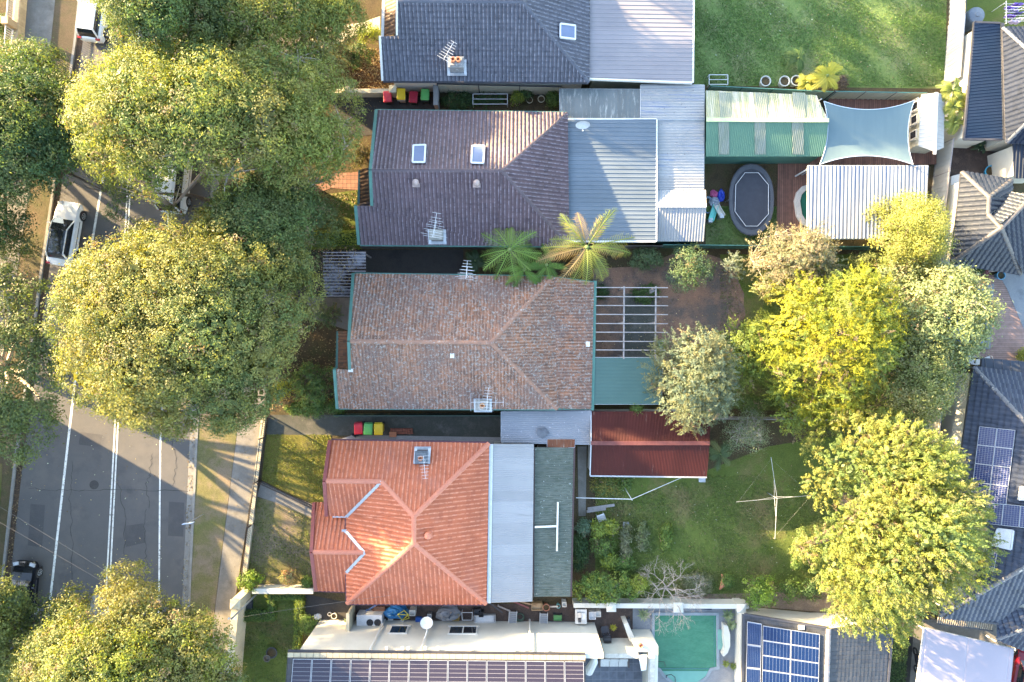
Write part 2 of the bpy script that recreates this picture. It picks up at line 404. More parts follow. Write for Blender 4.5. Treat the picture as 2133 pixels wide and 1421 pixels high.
M['grey_metal'] = sm('galvanised', (.42,.43,.45), (.32,.33,.35), 3, .4, metal=.5)
M['white_metal'] = sm('white_metal', (.52,.53,.54), (.46,.465,.48), 3, .35)
M['black'] = sm('black_plastic', (.014,.014,.016), (.024,.024,.028), 3, .5)
M['rubber'] = sm('rubber', (.02,.02,.02), (.03,.03,.03), 5, .85)
M['glass'] = sm('dark_glass', (.012,.016,.022), (.02,.026,.034), 1, .05, fine=0, spec=.7)
M['skyglass'] = sm('skylight_glass', (.11,.14,.23), (.085,.115,.20), 1, .25, fine=0, spec=.3)
M['timber'] = sm('grey_timber', (.30,.275,.27), (.22,.20,.195), 2, .8, bump=.2, stretch=(1, 1, 1))
M['bark'] = sm('bark', (.16,.12,.085), (.09,.068,.05), 2, .9, bump=.6, bscale=9)
M['palebark'] = sm('pale_twigs', (.40,.34,.29), (.28,.23,.19), 2, .9)
M['leaf'] = leafm('leaf'); M['leaf2'] = leafm('leaf_fine', .35)
M['terracotta'] = sm('terracotta_clay', (.40,.17,.09), (.30,.12,.07), 3, .8)
# ------------------------------------------------------------------ ground, road, pavements
def flat(name, poly, z, mat, kind='structure', px=True):
    pts = pxp(poly) if px else poly
    o = MB().sheet(pts, z).obj(name, mat); tag(o, kind=kind); return o
def raised(name, poly, z, mat):
    o = MB().prism(pxp(poly), -.05, z).obj(name, mat); tag(o, kind='structure'); return o
flat('ground', [(-300,-300),(300,-300),(300,300),(-300,300)], 0, M['soil'], px=False)
KL = [(330,-1000),(175,-60),(160,90),(90,565),(70,720),(37,950),(10,1200),(-12,1480),(-110,2600)]
KR = [(555,-1000),(492,-60),(450,420),(410,880),(395,1200),(384,1480),(330,2600)]
FL = [(640,-1000),(577,-60),(535,420),(499,870),(450,1260),(430,1480),(375,2600)]
FR = [(700,-1000),(640,-60),(596,420),(553,850),(492,1240),(472,1480),(430,2600)]
def off(l, dx): return [(x+dx, y) for x, y in l]
def band(a, b): return a+b[::-1]
flat('road', band(KL, KR), .004, M['asphalt'])
flat('gutter_edge', band(off(KL, 1), off(KL, 12)), .009, M['litter'])
flat('gutter_edge', band(off(KR, -13), off(KR, -1)), .009, M['kerb'])
raised('kerb', band(off(KL, -5), KL), .13, M['kerb']); raised('kerb', band(KR, off(KR, 5)), .13, M['kerb'])
raised('verge', band(off(KR, 5), off(FL, -1)), .10, M['verge'])
raised('footpath', band(FL, FR), .115, M['concrete'])
raised('verge', band(off(KL, -52), off(KL, -5)), .10, groundm('shaded_verge', [(.06,.07,.025),(.09,.075,.04),(.05,.05,.025)], .8, patch=(.11,.08,.05), pth=.52, pscale=.5))  # dull verge colour, darkened as well for the kerb trees' shade
raised('footpath', band(off(KL, -110), off(KL, -52)), .115, M['concrete'])
def line(pts, w, z=.0085):
    B = MB(); q = pxp(pts)
    for a, b in zip(q, q[1:]):
        dd = (b-a).normalized(); n = Vector((-dd.y, dd.x, 0))*w/2
        B.add([(v.x, v.y, z) for v in (a-n, b-n, b+n, a+n)], [(0,1,2,3)])
    return B
for pts, w in (([(400,-1000),(272,-60),(215,370),(190,515),(155,805),(100,1290),(70,1600)], .17), ([(290,-60),(265,400),(241,860),(222,1215),(216,1300)], .11), ([(296,-60),(271,400),(247,860),(229,1215),(223,1300)], .11), ([(372,-60),(352,400),(334,930),(331,1260),(329,1600)], .12)):
    o = line(pts, w).obj('road_marking', M['paint']); tag(o, kind='structure')
rgr = random.Random(21)
def crack(pts):
    q = pxp(pts); fine = [q[0]]
    for u, v in zip(q, q[1:]):
        for k in range(1, 9): fine.append(u.lerp(v, k/8)+Vector((rgr.uniform(-.12,.12), rgr.uniform(-.08,.08), 0)))
    B = MB()
    for u, v in zip(fine, fine[1:]):
        dd = (v-u).normalized(); n = Vector((-dd.y, dd.x, 0))*rgr.uniform(.012,.028)
        B.add([(w.x, w.y, .0125) for w in (u-n, v-n, v+n, u+n)], [(0,1,2,3)])
    tag(B.obj('road_crack', M['tar']), kind='structure')
M['tar'] = sm('tar_line', (.035,.034,.036), (.05,.048,.048), 3, .8)
M['asphalt_patch'] = groundm('asphalt_patch', [(.085,.083,.085), (.075,.073,.076), (.10,.095,.092)], .5, bump=.3, bscale=40, fine=.2)
for pts in ([(318,945),(312,985),(306,1010),(310,1060)], [(305,1060),(300,1120),(306,1180)], [(150,960),(146,1040),(152,1130),(148,1220)], [(246,1000),(262,1080),(258,1160)], [(60,1018),(150,1022),(260,1020),(395,1024)], [(352,900),(368,960),(362,1010)], [(130,680),(150,740),(142,800)]): crack(pts)
for pg in ([(352,1045),(384,1047),(382,1118),(350,1116)], [(258,1096),(300,1090),(304,1130),(262,1140)], [(64,1050),(94,1052),(88,1140),(58,1136)], [(168,900),(214,906),(208,932),(164,926)]):
    o = MB().sheet(pxp(pg), .0105).obj('road_patch', M['asphalt_patch']); tag(o, kind='structure')
t = thing('manhole_cover', 'round iron manhole cover set in the road near the centre lines', 'manhole cover', P(196,1010)); MB().lathe(P(196,1010,.011), [(.34,0),(.34,.012),(.30,.014),(.05,.014)], 22).obj('lid', M['tar'], t)
# median nose near the lower trees
o = MB().prism([P(*q) for q in [(192,1252),(196,1240),(204,1236),(214,1240),(220,1260),(226,1480),(180,1480),(188,1300)]], -.05, .15).obj('kerb', M['kerb']); tag(o, kind='structure')
# yards
flat('lawn', [(1446,-200),(1975,-200),(1968,185),(1446,178)], .012, M['lawn_green'])
flat('lawn', [(1240,985),(1460,985),(1600,930),(1790,900),(1800,1250),(1545,1256),(1240,1256)], .012, M['lawn_olive'])
flat('lawn', [(556,903),(690,903),(690,1050),(655,1050),(600,1028),(545,1000)], .012, M['lawn_yellow'])
flat('lawn', [(532,1036),(575,1045),(655,1080),(660,1216),(505,1222),(515,1150)], .012, M['verge'])
flat('lawn', [(505,1236),(640,1236),(610,1421),(585,1600),(470,1600)], .012, M['lawn_olive'])
flat('lawn', [(1470,430),(1620,430),(1620,515),(1470,515)], .012, M['lawn_green'])
flat('lawn', [(1500,530),(1960,530),(1900,870),(1500,850)], .010, M['lawn_olive'])
flat('lawn', [(2010,-200),(2300,-200),(2300,60),(2010,60)], .012, M['lawn_olive'])
flat('lawn', [(-60,965),(8,965),(-4,1160),(-80,1160)], .125, M['lawn_olive'])
flat('dirt_yard', [(1235,560),(1330,555),(1400,530),(1470,528),(1500,538),(1516,556),(1534,572),(1541,592),(1550,612),(1549,634),(1553,655),(1544,676),(1540,696),(1522,714),(1512,730),(1480,744),(1440,756),(1380,760),(1235,760)], .016, M['dirt'])
flat('paving_slabs', [(1298,612),(1366,612),(1366,745),(1298,745)], .021, M['drive_grey'])
flat('driveway', [(690,203),(915,203),(915,262),(745,285),(690,270)], .014, M['drive_dark'])
flat('driveway', [(560,522),(965,520),(965,572),(735,572),(735,625),(560,625)], .014, M['drive_dark'])
flat('driveway', [(640,620),(736,620),(730,690),(640,660)], .018, M['concrete'])
flat('driveway', [(556,864),(1045,866),(1045,912),(556,905)], .014, M['drive_grey'])
flat('path', [(545,1002),(600,1030),(655,1052),(660,1082),(575,1047),(535,1034)], .018, M['concrete'])
flat('path', [(1203,930),(1222,930),(1220,1075),(1205,1075)], .016, M['concrete'])
flat('path', [(640,372),(700,362),(746,358),(746,396),(690,392),(640,410)], .018, M['brick_path'])
flat('path', [(655,60),(750,48),(792,34),(792,62),(750,70),(660,110)], .018, M['stone'])
flat('garden_bed', [(665,105),(826,100),(826,192),(665,190)], .014, M['mulch'])
flat('garden_bed', [(640,410),(746,396),(746,480),(640,480)], .014, M['lawn_olive'])
flat('garden_bed', [(640,640),(706,640),(704,856),(560,856)], .013, M['soil'])
flat('garden_bed', [(1165,930),(1203,930),(1200,1255),(1165,1255)], .014, M['soil'])
M['gravel'] = groundm('brown_gravel', [(.22,.165,.12), (.17,.13,.10), (.27,.205,.15)], 1.2, bump=.7, bscale=22, fine=.4)
flat('garden_bed', [(1400,1238),(1560,1236),(1725,1228),(1740,1262),(1725,1276),(1552,1262),(1400,1248)], .018, M['gravel'])
flat('path', [(735,906),(1045,911),(1045,926),(690,921)], .02, sm('pale_apron', (.30,.28,.27), (.24,.225,.22), 1.2, .85))
flat('deck', [(1722,205),(1950,205),(1945,345),(1720,345)], .30, M['deck'])
flat('deck', [(1620,328),(1725,328),(1690,348),(1690,500),(1616,500)], .06, M['deck'])
flat('terrace', [(1940,580),(2300,560),(2300,760),(1960,745)], .06, M['deck_pink'])
flat('driveway', [(2072,560),(2300,560),(2300,760),(2133,690),(2095,600)], .075, M['pave_grey'])
flat('side_passage', [(1165,1258),(1318,1258),(1318,1345),(735,1345),(735,1258)], .014, M['pave_brown'])
flat('side_passage', [(630,1236),(735,1258),(735,1300),(640,1300)], .016, M['drive_dark'])
flat('pool_surround', [(1318,1262),(1552,1262),(1552,1600),(1318,1600)], .016, M['pave_grey'])
flat('courtyard', [(1215,1362),(1350,1362),(1350,1600),(1215,1600)], .024, M['pave_slate'])
flat('side_passage', [(1840,1300),(1960,1300),(1940,1600),(1820,1600)], .014, M['drive_dark'])
flat('driveway', [(1905,1290),(2300,1290),(2300,1600),(1880,1600)], .018, M['concrete'])
flat('side_passage', [(1975,280),(2133,280),(2133,380),(1970,380)], .014, M['pave_brown'])

# ------------------------------------------------------------------ houses
def gutter(root, segs, mat, w=.13, h=.12):
    for a, b in segs:
        MB().bar(Vector(a)-Vector((0,0,.06)), Vector(b)-Vector((0,0,.06)), w, h).obj('gutter', mat, root)
def z3(l): return [P(*q) for q in l]
def walls(root, poly_px, z, mat, ins=.45, top=.12, z0=0.0):
    w = inset(pxp(poly_px, z), ins); B = MB().prism(w, z0, z-top); return B.obj('wall', mat, root)
def skylight(root, corners, plane, glass=None, th=.12):
    """corners in photo pixels, laid on a roof plane"""
    q = [onplane(x, y, *plane) for x, y in corners]; n = (q[1]-q[0]).cross(q[3]-q[0]).normalized()
    if n.z < 0: n = -n
    q = [v+n*.12 for v in q]; f = MB()
    for a, b in zip(q, q[1:]+q[:1]): f.bar(a+n*th/2, b+n*th/2, .11, th)
    o = f.obj('skylight', M['white_metal'], root)
    c = sum(q, Vector())/4
    MB().add([c+(v-c)*.93+n*(th*.6) for v in q], [(0,1,2,3)]).obj('glass', glass or M['skyglass'], o)
    return o
def vent(root, px, py, plane, mat, r=.2):
    p = onplane(px, py, *plane)
    B = MB().box(p+Vector((0,0,.03)), (.5,.5,.10)).lathe(p, [(r*.7,0),(r*.75,.2),(r,.22),(r*1.08,.34),(r*.9,.46),(r*.5,.53),(.02,.56)], 18)
    return B.obj('roof_vent', mat, root, smooth=False)
def aerial(root, base, h, yaw=0, n=7, L=1.0, w=.55, second=False, r=.014):
    b = Vector(base); t = b+Vector((0,0,h)); B = MB().tube([b, t], .02, 6)
    dx = Vector((math.cos(yaw), math.sin(yaw), 0)); dy = Vector((-dx.y, dx.x, 0))
    for zz, LL, ww, nn in ([(0, L, w, n)]+([(-.45, L*.6, w*1.5, 4)] if second else [])):
        c = t+Vector((0,0,zz)); B.tube([c-dx*LL*.3, c+dx*LL*.7], r, 5)
        for i in range(nn):
            q = c+dx*LL*(-.3+i/(nn-1)); ww2 = ww*(1-.5*i/(nn-1)); B.tube([q-dy*ww2, q+dy*ww2], r*.8, 4)
    return B.obj('antenna', M['white_metal'], root)
def chimney(root, px, py, plane, size, h, body, pots=1, flash=True, potmat=None):
    p = onplane(px, py, *plane); sx_, sy_ = size
    B = MB().prism([(p.x-sx_/2,p.y-sy_/2),(p.x+sx_/2,p.y-sy_/2),(p.x+sx_/2,p.y+sy_/2),(p.x-sx_/2,p.y+sy_/2)], p.z-1, p.z+h)
    B.box((p.x,p.y,p.z+h-.1), (sx_+.12, sy_+.12, .12)).box((p.x,p.y,p.z+h+.04), (sx_*.9, sy_*.9, .06))
    o = B.obj('chimney', body, root)
    if flash:
        n = (Vector(plane[1])-Vector(plane[0])).cross(Vector(plane[2])-Vector(plane[0])).normalized(); n = n if n.z > 0 else -n
        u = Vector((1,0,0))-n*n.x; u.normalize(); v = n.cross(u); f = MB()
        for a, b, l, w in ((0,1,sx_/2+.2,.22),(0,-1,sx_/2+.2,.22),(1,0,sy_/2+.2,.2),(-1,0,sy_/2+.2,.2)):
            c = p+u*a*(sx_/2+.09)+v*b*(sy_/2+.09)*1.1+n*.15; dd = v if a else u; f.bar(c-dd*l, c+dd*l, w, .02)
        f.obj('flashing', M['grey_metal'], o)
    for i in range(pots):
        x = p.x+(i-(pots-1)/2)*.36; MB().lathe((x,p.y,p.z+h+.05), [(.15,0),(.14,.28),(.17,.30),(.17,.36),(.11,.36),(.10,.2)], 14).obj('chimney_pot', potmat or M['terracotta'], o)
    return p+Vector((0,0,h))
def solar(root, q, mat, fw=.028, lift=.17):
    q = [Vector(v) for v in q]; n = (q[1]-q[0]).cross(q[3]-q[0]).normalized(); n = n if n.z > 0 else -n
    q = [v+n*lift for v in q]; b = [v-n*.04 for v in q]
    B = MB().add(q, [(0,1,2,3)], [[(0,0),(1,0),(1,1),(0,1)]]).add(b+q, [(i,(i+1) % 4,4+(i+1) % 4,4+i) for i in range(4)], [[(.5,.52)]*4]*4)
    o = B.obj('solar_panel', mat, root)
    f = MB()
    for a, c in zip(q, q[1:]+q[:1]): f.bar(a+n*.004, c+n*.004, fw, .03)
    f.obj('panel_frame', M['grey_metal'], o); return o
def bil(q, u, v): return q[0]*(1-u)*(1-v)+q[1]*u*(1-v)+q[2]*u*v+q[3]*(1-u)*v
def solar_array(root, corners, nx, ny, mat, gap=.015, lift=.17, skip=()):
    for i in range(nx):
        for j in range(ny):
            if (i, j) in skip: continue
            a, b, c, d_ = i/nx+gap/nx, (i+1)/nx-gap/nx, j/ny+gap/ny, (j+1)/ny-gap/ny
            solar(root, [bil(corners,a,c), bil(corners,b,c), bil(corners,b,d_), bil(corners,a,d_)], mat, lift=lift)
def lean_to(name, label, cat, corners, mat, pu, prof=CORR, amp=.02, up=(0,1,0), post=True, wall=None, fascia=None, th=.05, rows=None, step=0, base=None, group=None):
    """a sheet roof on posts or walls; corners are (px, py, z)"""
    q = z3(corners); c = sum(q, Vector())/4; root = thing(name, label, cat, (c.x, c.y, 0), group)
    B = MB(); panel(B, q, prof, pu, rows, amp, step, up); B.obj('roof_sheet', mat, root)
    B = MB()
    for a, b in zip(q, q[1:]+q[:1]): B.bar(a-Vector((0,0,.09)), b-Vector((0,0,.09)), .06, .13)
    B.obj('roof_frame', fascia or M['white_metal'], root)
    if wall: MB().prism(inset(q, .18), 0, min(v.z for v in q)-.12).obj('wall', wall, root)
    elif post:
        for v in q:
            w = v+(c-v).normalized()*.22; MB().box((w.x, w.y, (v.z-.1)/2), (.09,.09,v.z-.1)).obj('post', fascia or M['white_metal'], root)
    return root
EV = 3.3
tm1 = tilem('slate_grey_tiles', [(.072,.074,.098),(.090,.090,.115),(.062,.064,.085)], (.35,.36,.4), .76, 6, .42, highlight_wear=(.17,.175,.21))
tm1b = tilem('old_brown_tiles', [(.12,.06,.04),(.17,.09,.055),(.08,.045,.035)], (.4,.38,.34), .66, 8)
tm2 = tilem('plum_tiles', [(.10,.062,.072),(.12,.074,.082),(.082,.05,.06)], (.34,.34,.37), .66, 7.0, .42, highlight_wear=(.20,.165,.19))
tm46 = tilem('weathered_red_tiles', [(.31,.135,.075),(.37,.165,.095),(.24,.115,.07),(.17,.095,.07)], (.27,.25,.23), .53, 6.0, .8, dirt=(.15,.095,.08), dth=.52, spec=.25, highlight_wear=(.40,.25,.19))
tm3 = tilem('bright_terracotta_tiles', [(.52,.130,.055),(.56,.145,.062),(.47,.115,.05)], (.36,.20,.15), .72, 6, rough=.5, highlight_wear=(.58,.24,.15), dirt=(.34,.12,.08), dth=.66)
tm6 = tilem('slate_blue_tiles', [(.022,.028,.043),(.028,.034,.050),(.018,.024,.037)], None, rough=.42, highlight_wear=(.06,.062,.07))
tm7 = tilem('dark_slate_tiles', [(.035,.045,.075),(.05,.06,.09),(.028,.036,.06)], (.40,.36,.32), .68, 4, .4)
def hroof(root, mat, faces, ridges, ridgemat, pu=.27, rows=.34, prof=TILE, amp=.045, step=.085, r=.15, jit=.004, name='roof'):
    B = MB()
    for f in faces: panel(B, f, prof, pu, rows, amp, step, jit=jit)
    o = B.obj(name, mat, root)
    if ridges:
        for a, b in ridges: MB().ridge(a, b, r).obj('ridge_cap', ridgemat, o)
    return o
# ---- house with dark grey tiles and rear metal roof (cut by the top of the frame)
h = thing('house', 'house with dark grey tiled roof, one roof window and a pale metal rear roof', 'house', P(1010,0))
RZ = 6.1
A = P(828,2,RZ); Bq = P(1088,4,RZ); c1 = P(1226,171,EV); c0 = P(798,168,EV)
ye = 2*A.y-c0.y; n1 = Vector((c1.x, 2*A.y-c1.y+.0, EV)); n0 = Vector((c0.x+1.0, 2*A.y-c0.y, EV))
pl1 = (A, Bq, c0)
b1 = onplane(793,76,*pl1); b2 = onplane(828,74,*pl1)
rc1 = sm('slate_ridge', (.07,.075,.10), (.05,.055,.075), 2, .45)
hroof(h, tm1, [[b2, A, Bq, onplane(1060,169.5,*pl1)], [b1, b2, onplane(1060,169.5,*pl1), c0], [Bq, c1, onplane(1060,169.5,*pl1)], [Bq, n1, c1], [A, n0, n1, Bq]], [(A, Bq), (Bq, c1), (Bq, n1)], rc1)
MB().prism([(c0.x+.45, c0.y+.45), (c1.x-.3, c1.y+.45), (n1.x-.3, n1.y-.45), (n0.x+.1, n0.y-.45)], 0, EV-.1).obj('wall', M['render'], h)
MB().prism([(A.x+.1,A.y),(A.x+.1,c0.y+.5),(A.x+.3,c0.y+.5),(A.x+.3,A.y)], 0, EV).obj('gable_wall', M['render'], h)
gutter(h, [(c0+Vector((0,-.05,0)), c1+Vector((0,-.05,0)))], M['dark_trim'])
f = MB(); f.bar(A+Vector((-.02,0,.05)), b2+Vector((-.02,0,.05)), .12, .22).bar(b1+Vector((-.03,0,.05)), c0+Vector((-.03,0,.05)), .14, .22); f.obj('barge_board', M['white'], h)
vr = [P(797,75,3.6), P(826,75,3.6), P(826,-20,3.6), P(800,-20,3.6)]
for v, zz in zip(vr, (3.2,3.9,3.9,3.2)): v.z = zz
B = MB(); panel(B, vr, TILE, .27, .34, .035, .045, up=(1,0,0)); B.obj('verandah_roof', tm1b, h)
MB().bar(vr[0]+Vector((-.08,0,.02)), vr[3]+Vector((-.08,0,.02)), .2, .15).obj('gutter', M['white'], h)
plr = (Bq, n1, c1)
skylight(h, [(1164,52),(1195,56),(1195,84),(1164,80)], plr)
top = chimney(h, 952, 140, pl1, (.95,.6), .95, sm('rough_render', (.32,.31,.30), (.16,.15,.15), 3, .9, speck=(.5,.5,.5), sth=.6), 2)
aerial(h, top+Vector((-.5,0,-.4)), 1.6, R(60), 8, 1.3, .5)
ext = [P(1228,164,3.15), P(1442,172,2.95), P(1445,-150,2.95), P(1229,-150,3.15)]
zb = sheetm('pale_zinc_sheet', (.36,.335,.36), (.40,.375,.395), (.155,.155,.18), .63, (.5,.22), rough=.42, sheets=3)
B = MB(); panel(B, ext, TRAY, .30, None, .035, 0, up=(-1,0,0)); B.obj('rear_roof', zb, h)
MB().bar(ext[0]+Vector((0,-.02,-.06)), ext[1]+Vector((0,-.02,-.06)), .10, .26).obj('fascia', M['white'], h)
MB().bar(ext[1]+Vector((.05,0,-.05)), ext[2]+Vector((.05,0,-.05)), .12, .14).obj('gutter', M['white_metal'], h)
MB().prism(inset(ext, .35), 0, 2.8).obj('rear_wall', sm('sage_weatherboard', (.20,.23,.19), (.15,.17,.14), 2, .8), h)
# ---- plum tiled house
h = thing('house', 'plum brown tiled house with green barges, two roof windows and blue-grey metal rear roof', 'house', P(980,370))
RZ = 5.95
A = P(774,355,RZ); Bq = P(1045,356,RZ); t0 = P(786,231,EV); t1 = P(1181,236,EV); s0 = P(750,509,EV); s1 = P(1184,512,EV)
plS = (A, Bq, s0); m0 = onplane(743,428,*plS); m1 = onplane(777,428,*plS)
sB = s0+(s1-s0)*.65
rc2 = sm('plum_ridge', (.085,.06,.068), (.065,.048,.056), 2, .5)
hroof(h, tm2, [[t0, t1, Bq, A], [m1, sB, Bq, A], [m0, s0, sB, m1], [sB, s1, Bq], [t1, s1, Bq]], [(A, Bq), (Bq, t1), (Bq, s1)], rc2)
B = MB().prism([(t0.x+.3,t0.y-.45),(t1.x-.2,t1.y-.45),(s1.x-.2,s1.y+.45),(s0.x+1.2,s0.y+.45)], 0, EV-.1); B.obj('wall', M['brickwall'], h)
f = MB(); o3 = Vector((-.06,0,.03))
for a, b in ((t0,A),(A,m1),(m0,s0)): f.bar(a+o3, b+o3, .2, .24)
f.obj('barge_board', M['green_trim'], h)
gutter(h, [(t0+Vector((0,.06,0)), t1+Vector((0,.06,0))), (s0-Vector((0,.06,0)), s1-Vector((0,.06,0)))], M['green_trim'])
vr = [P(746,424,3.5), P(776,424,3.5), P(772,352,3.5), P(748,352,3.5)]
for v, zz in zip(vr, (3.1,3.9,3.9,3.1)): v.z = zz
B = MB(); panel(B, vr, TILE, .27, .34, .035, .045, up=(1,0,0)); B.obj('verandah_roof', tilem('mossy_plum_tiles', [(.10,.055,.04),(.14,.075,.05),(.07,.045,.035)], (.3,.3,.28), .66, 8), h)
MB().bar(vr[0]+Vector((-.05,0,.02)), vr[3]+Vector((-.05,0,.02)), .15, .15).obj('gutter', M['green_trim'], h)
MB().ridge(vr[0]+Vector((0,-.05,0)), vr[1]+Vector((0,-.05,0)), .15).obj('ridge_cap', rc2, h)
plN = (A, Bq, t0)
for cc in ([(862,307),(887,306),(885,342),(860,342)], [(984,308),(1009,308),(1007,344),(982,343)]): skylight(h, cc, plN)
for x, y in ((867,382),(993,383)): vent(h, x, y, plS, sm('brown_vent_paint', (.33,.25,.23), (.26,.2,.19), 3, .6))
top = chimney(h, 911, 492, plS, (.85,.6), .8, sm('grey_render', (.28,.27,.24), (.18,.17,.15), 3, .9), 0)
aerial(h, top+Vector((0,.1,0)), 1.3, R(80), 6, 1.6, .6, True)
rr = [P(1184,503,3.1), P(1366,503,2.9), P(1367,249,2.9), P(1183,249,3.1)]
B = MB(); panel(B, rr, TRAY, .29, None, .035, 0, up=(-1,0,0)); B.obj('rear_roof', sheetm('blue_grey_sheet', (.18,.225,.27), (.21,.255,.305), (.085,.105,.125), .62, (.5,.25), rough=.4, sheets=3), h)
MB().prism(inset(rr, .3), 0, 2.75).obj('rear_wall', M['render'], h)
f = MB().bar(rr[0]-Vector((0,0,.05)), rr[1]-Vector((0,0,.05)), .12, .14).bar(rr[1]-Vector((-.04,0,.05)), rr[2]-Vector((-.04,0,.05)), .1, .14).bar(rr[2]-Vector((0,-.04,.05)), rr[3]-Vector((0,-.04,.05)), .1, .14); f.obj('gutter', M['white_metal'], h)
dp = P(1212,262,3.0)
def dish(root, p, r=.42, ty=R(50), yaw=0, mast=.7, mat=None, name='satellite_dish'):
    B = MB(); c = Vector(p)+Vector((0,0,mast)); B.tube([p, c], .025, 6)
    mm = Matrix.Rotation(yaw, 3, 'Z') @ Matrix.Rotation(ty, 3, 'X'); b = len(B.v); N = 20
    for side in (0, 1):
        for i in range(5):
            rr_ = r*i/4
            for k in range(N):
                a = 2*math.pi*k/N; B.v.append(tuple(c+mm @ Vector((rr_*math.cos(a), rr_*.92*math.sin(a), .35*rr_*rr_/r-side*.02))))
        o_ = b+side*5*N
        for i in range(4):
            for k in range(N):
                l = (k+1) % N; B.f.append((o_+i*N+k, o_+i*N+l, o_+(i+1)*N+l, o_+(i+1)*N+k))
    B.tube([c+mm @ Vector((0,-r*.9,.2*r)), c+mm @ Vector((0,-.1,r*1.1))], .015, 5).box(c+mm @ Vector((0,-.08,r*1.12)), (.08,.08,.12))
    return B.obj(name, mat or M['white_metal'], root)
dish(h, dp, .5, R(72), 0, .6)
# ---- the weathered red-tiled cottage in the middle
h = thing('house', 'old cottage with lichen-stained faded red tile roof, between plum and orange roofs', 'house', P(970,710))
RZ = 6.0
A = P(729,711,RZ); Bq = P(1022,714,RZ); t0 = P(738,571,EV); t1 = P(1152,577,EV); s1 = P(1160,852,EV); s0 = P(705,850,EV)
plS = (A, Bq, s1); m0 = onplane(699,768,*plS); m1 = onplane(731,770,*plS); sm_ = onplane(735,851,*plS); s0 = onplane(705,850,*plS)
e0 = P(1237,588,2.6); e1 = P(1231,852,2.6)
rc46 = sm('weathered_ridge', (.29,.15,.10), (.19,.11,.085), 3, .85, speck=(.32,.31,.29), sth=.58, sscale=5)
hroof(h, tm46, [[A, t0, t1, Bq], [A, m1, sm_, s1, Bq], [m0, s0, sm_, m1], [Bq, t1, s1], [t1, e0, e1, s1]], [(A, Bq), (Bq, t1), (Bq, s1)], rc46, pu=.225, rows=.33, amp=.04, step=.05, jit=.012)
MB().prism([(t0.x+.35,t0.y-.45),(t1.x,t1.y-.45),(e0.x-.4,e0.y-.3),(e1.x-.4,e1.y+.3),(s1.x,s1.y+.45),(s0.x+1.3,s0.y+.45)], 0, 2.45).obj('wall', M['brickwall'], h)
MB().prism([(t0.x+.35,t0.y-.45),(t1.x-.4,t1.y-.45),(s1.x-.4,s1.y+.45),(s0.x+1.3,s0.y+.45)], 2.46, EV-.12).obj('upper_wall', M['brickwall'], h)
f = MB(); o3 = Vector((-.06,0,.03))
for a, b in ((t0,A),(A,m1),(m0,s0)): f.bar(a+o3, b+o3, .19, .24)
f.obj('barge_board', M['green_trim'], h)
MB().box(m1+Vector((0,-.05,.1)), (.3,.22,.12)).obj('barge_end', M['white'], h)
gutter(h, [(e0+Vector((.08,.1,0)), e1+Vector((.08,-.1,0)))], M['green_trim'], .26, .14); gutter(h, [(t1, e0), (s1, e1), (t0+Vector((0,.05,0)), t1+Vector((0,.05,0))), (s0-Vector((0,.05,0)), s1-Vector((0,.05,0)))], M['green_trim'], .12)
vr = [P(701,767,3.4), P(731,767,3.4), P(728,690,3.4), P(703,690,3.4)]
for v, zz in zip(vr, (3.1,3.85,3.85,3.1)): v.z = zz
B = MB(); panel(B, vr, TILE, .225, .33, .035, .045, up=(1,0,0)); B.obj('verandah_roof', tilem('dark_red_tiles', [(.14,.07,.05),(.19,.09,.06),(.10,.055,.045)], (.25,.24,.22), .68, 8), h)
MB().bar(vr[0]+Vector((-.05,0,.02)), vr[3]+Vector((-.05,0,.02)), .15, .15).obj('gutter', M['green_trim'], h)
for x, y, pl in ((942,740,plS),(1224,717,(t1,e0,e1))):
    p = onplane(x,y,*pl); MB().box(p+Vector((0,0,.07)), (.28,.36,.06)).obj('vent_tile', M['white'], h)
top = chimney(h, 1006, 842, plS, (.85,.62), .8, sm('lichen_render', (.30,.29,.27), (.17,.17,.16), 4, .9), 1, potmat=sm('orange_pot', (.52,.25,.10), (.42,.19,.08), 3, .8))
aerial(h, top+Vector((.35,.2,-.5)), 1.5, R(85), 9, 1.5, .45); aerial(h, top+Vector((-.1,.25,-.5)), 1.0, R(0), 5, 2.2, .6)
aerial(h, P(976,577,3.5), 2.4, R(85), 7, 1.2, .5, True)
# ---- bright terracotta house
h = thing('house', 'house with bright orange terracotta hipped roof beside the yellow-green front lawn', 'house', P(850,1080))
e = 3.35; RZ = 6.1
t0 = P(690,918,e); t1 = P(1018,924,e); Rt = P(862,1076,RZ); Rb = P(862,1132,RZ); sl_ = P(723,1257,e); sr = P(1012,1258,e)
plN = (t0, t1, Rt); g0 = onplane(679,1002,*plN); g1 = onplane(795,1003,*plN)
plW = (Rt, Rb, sl_)
va = onplane(722,1076,*plW); vb = onplane(722,1107,*plW); vd = onplane(722,1192,*plW)
k0 = P(652,1150,4.95); k1 = onplane(760,1151,*plW); k0.z = k1.z; k0 = P(652,1150,k1.z)
ka = onplane(657,1047,k0,k1,vb); kb = onplane(748,1046,k0,k1,vb); kc = onplane(661,1230,k0,k1,vd); kd = onplane(748,1232,k0,k1,vd)
wW = onplane(722,1076,*plW)
g2 = onplane(683,1074,g0,g1,va); g3 = onplane(735,1075,g0,g1,va)
rc3 = sm('terracotta_ridge', (.47,.165,.10), (.42,.14,.085), 2, .5)
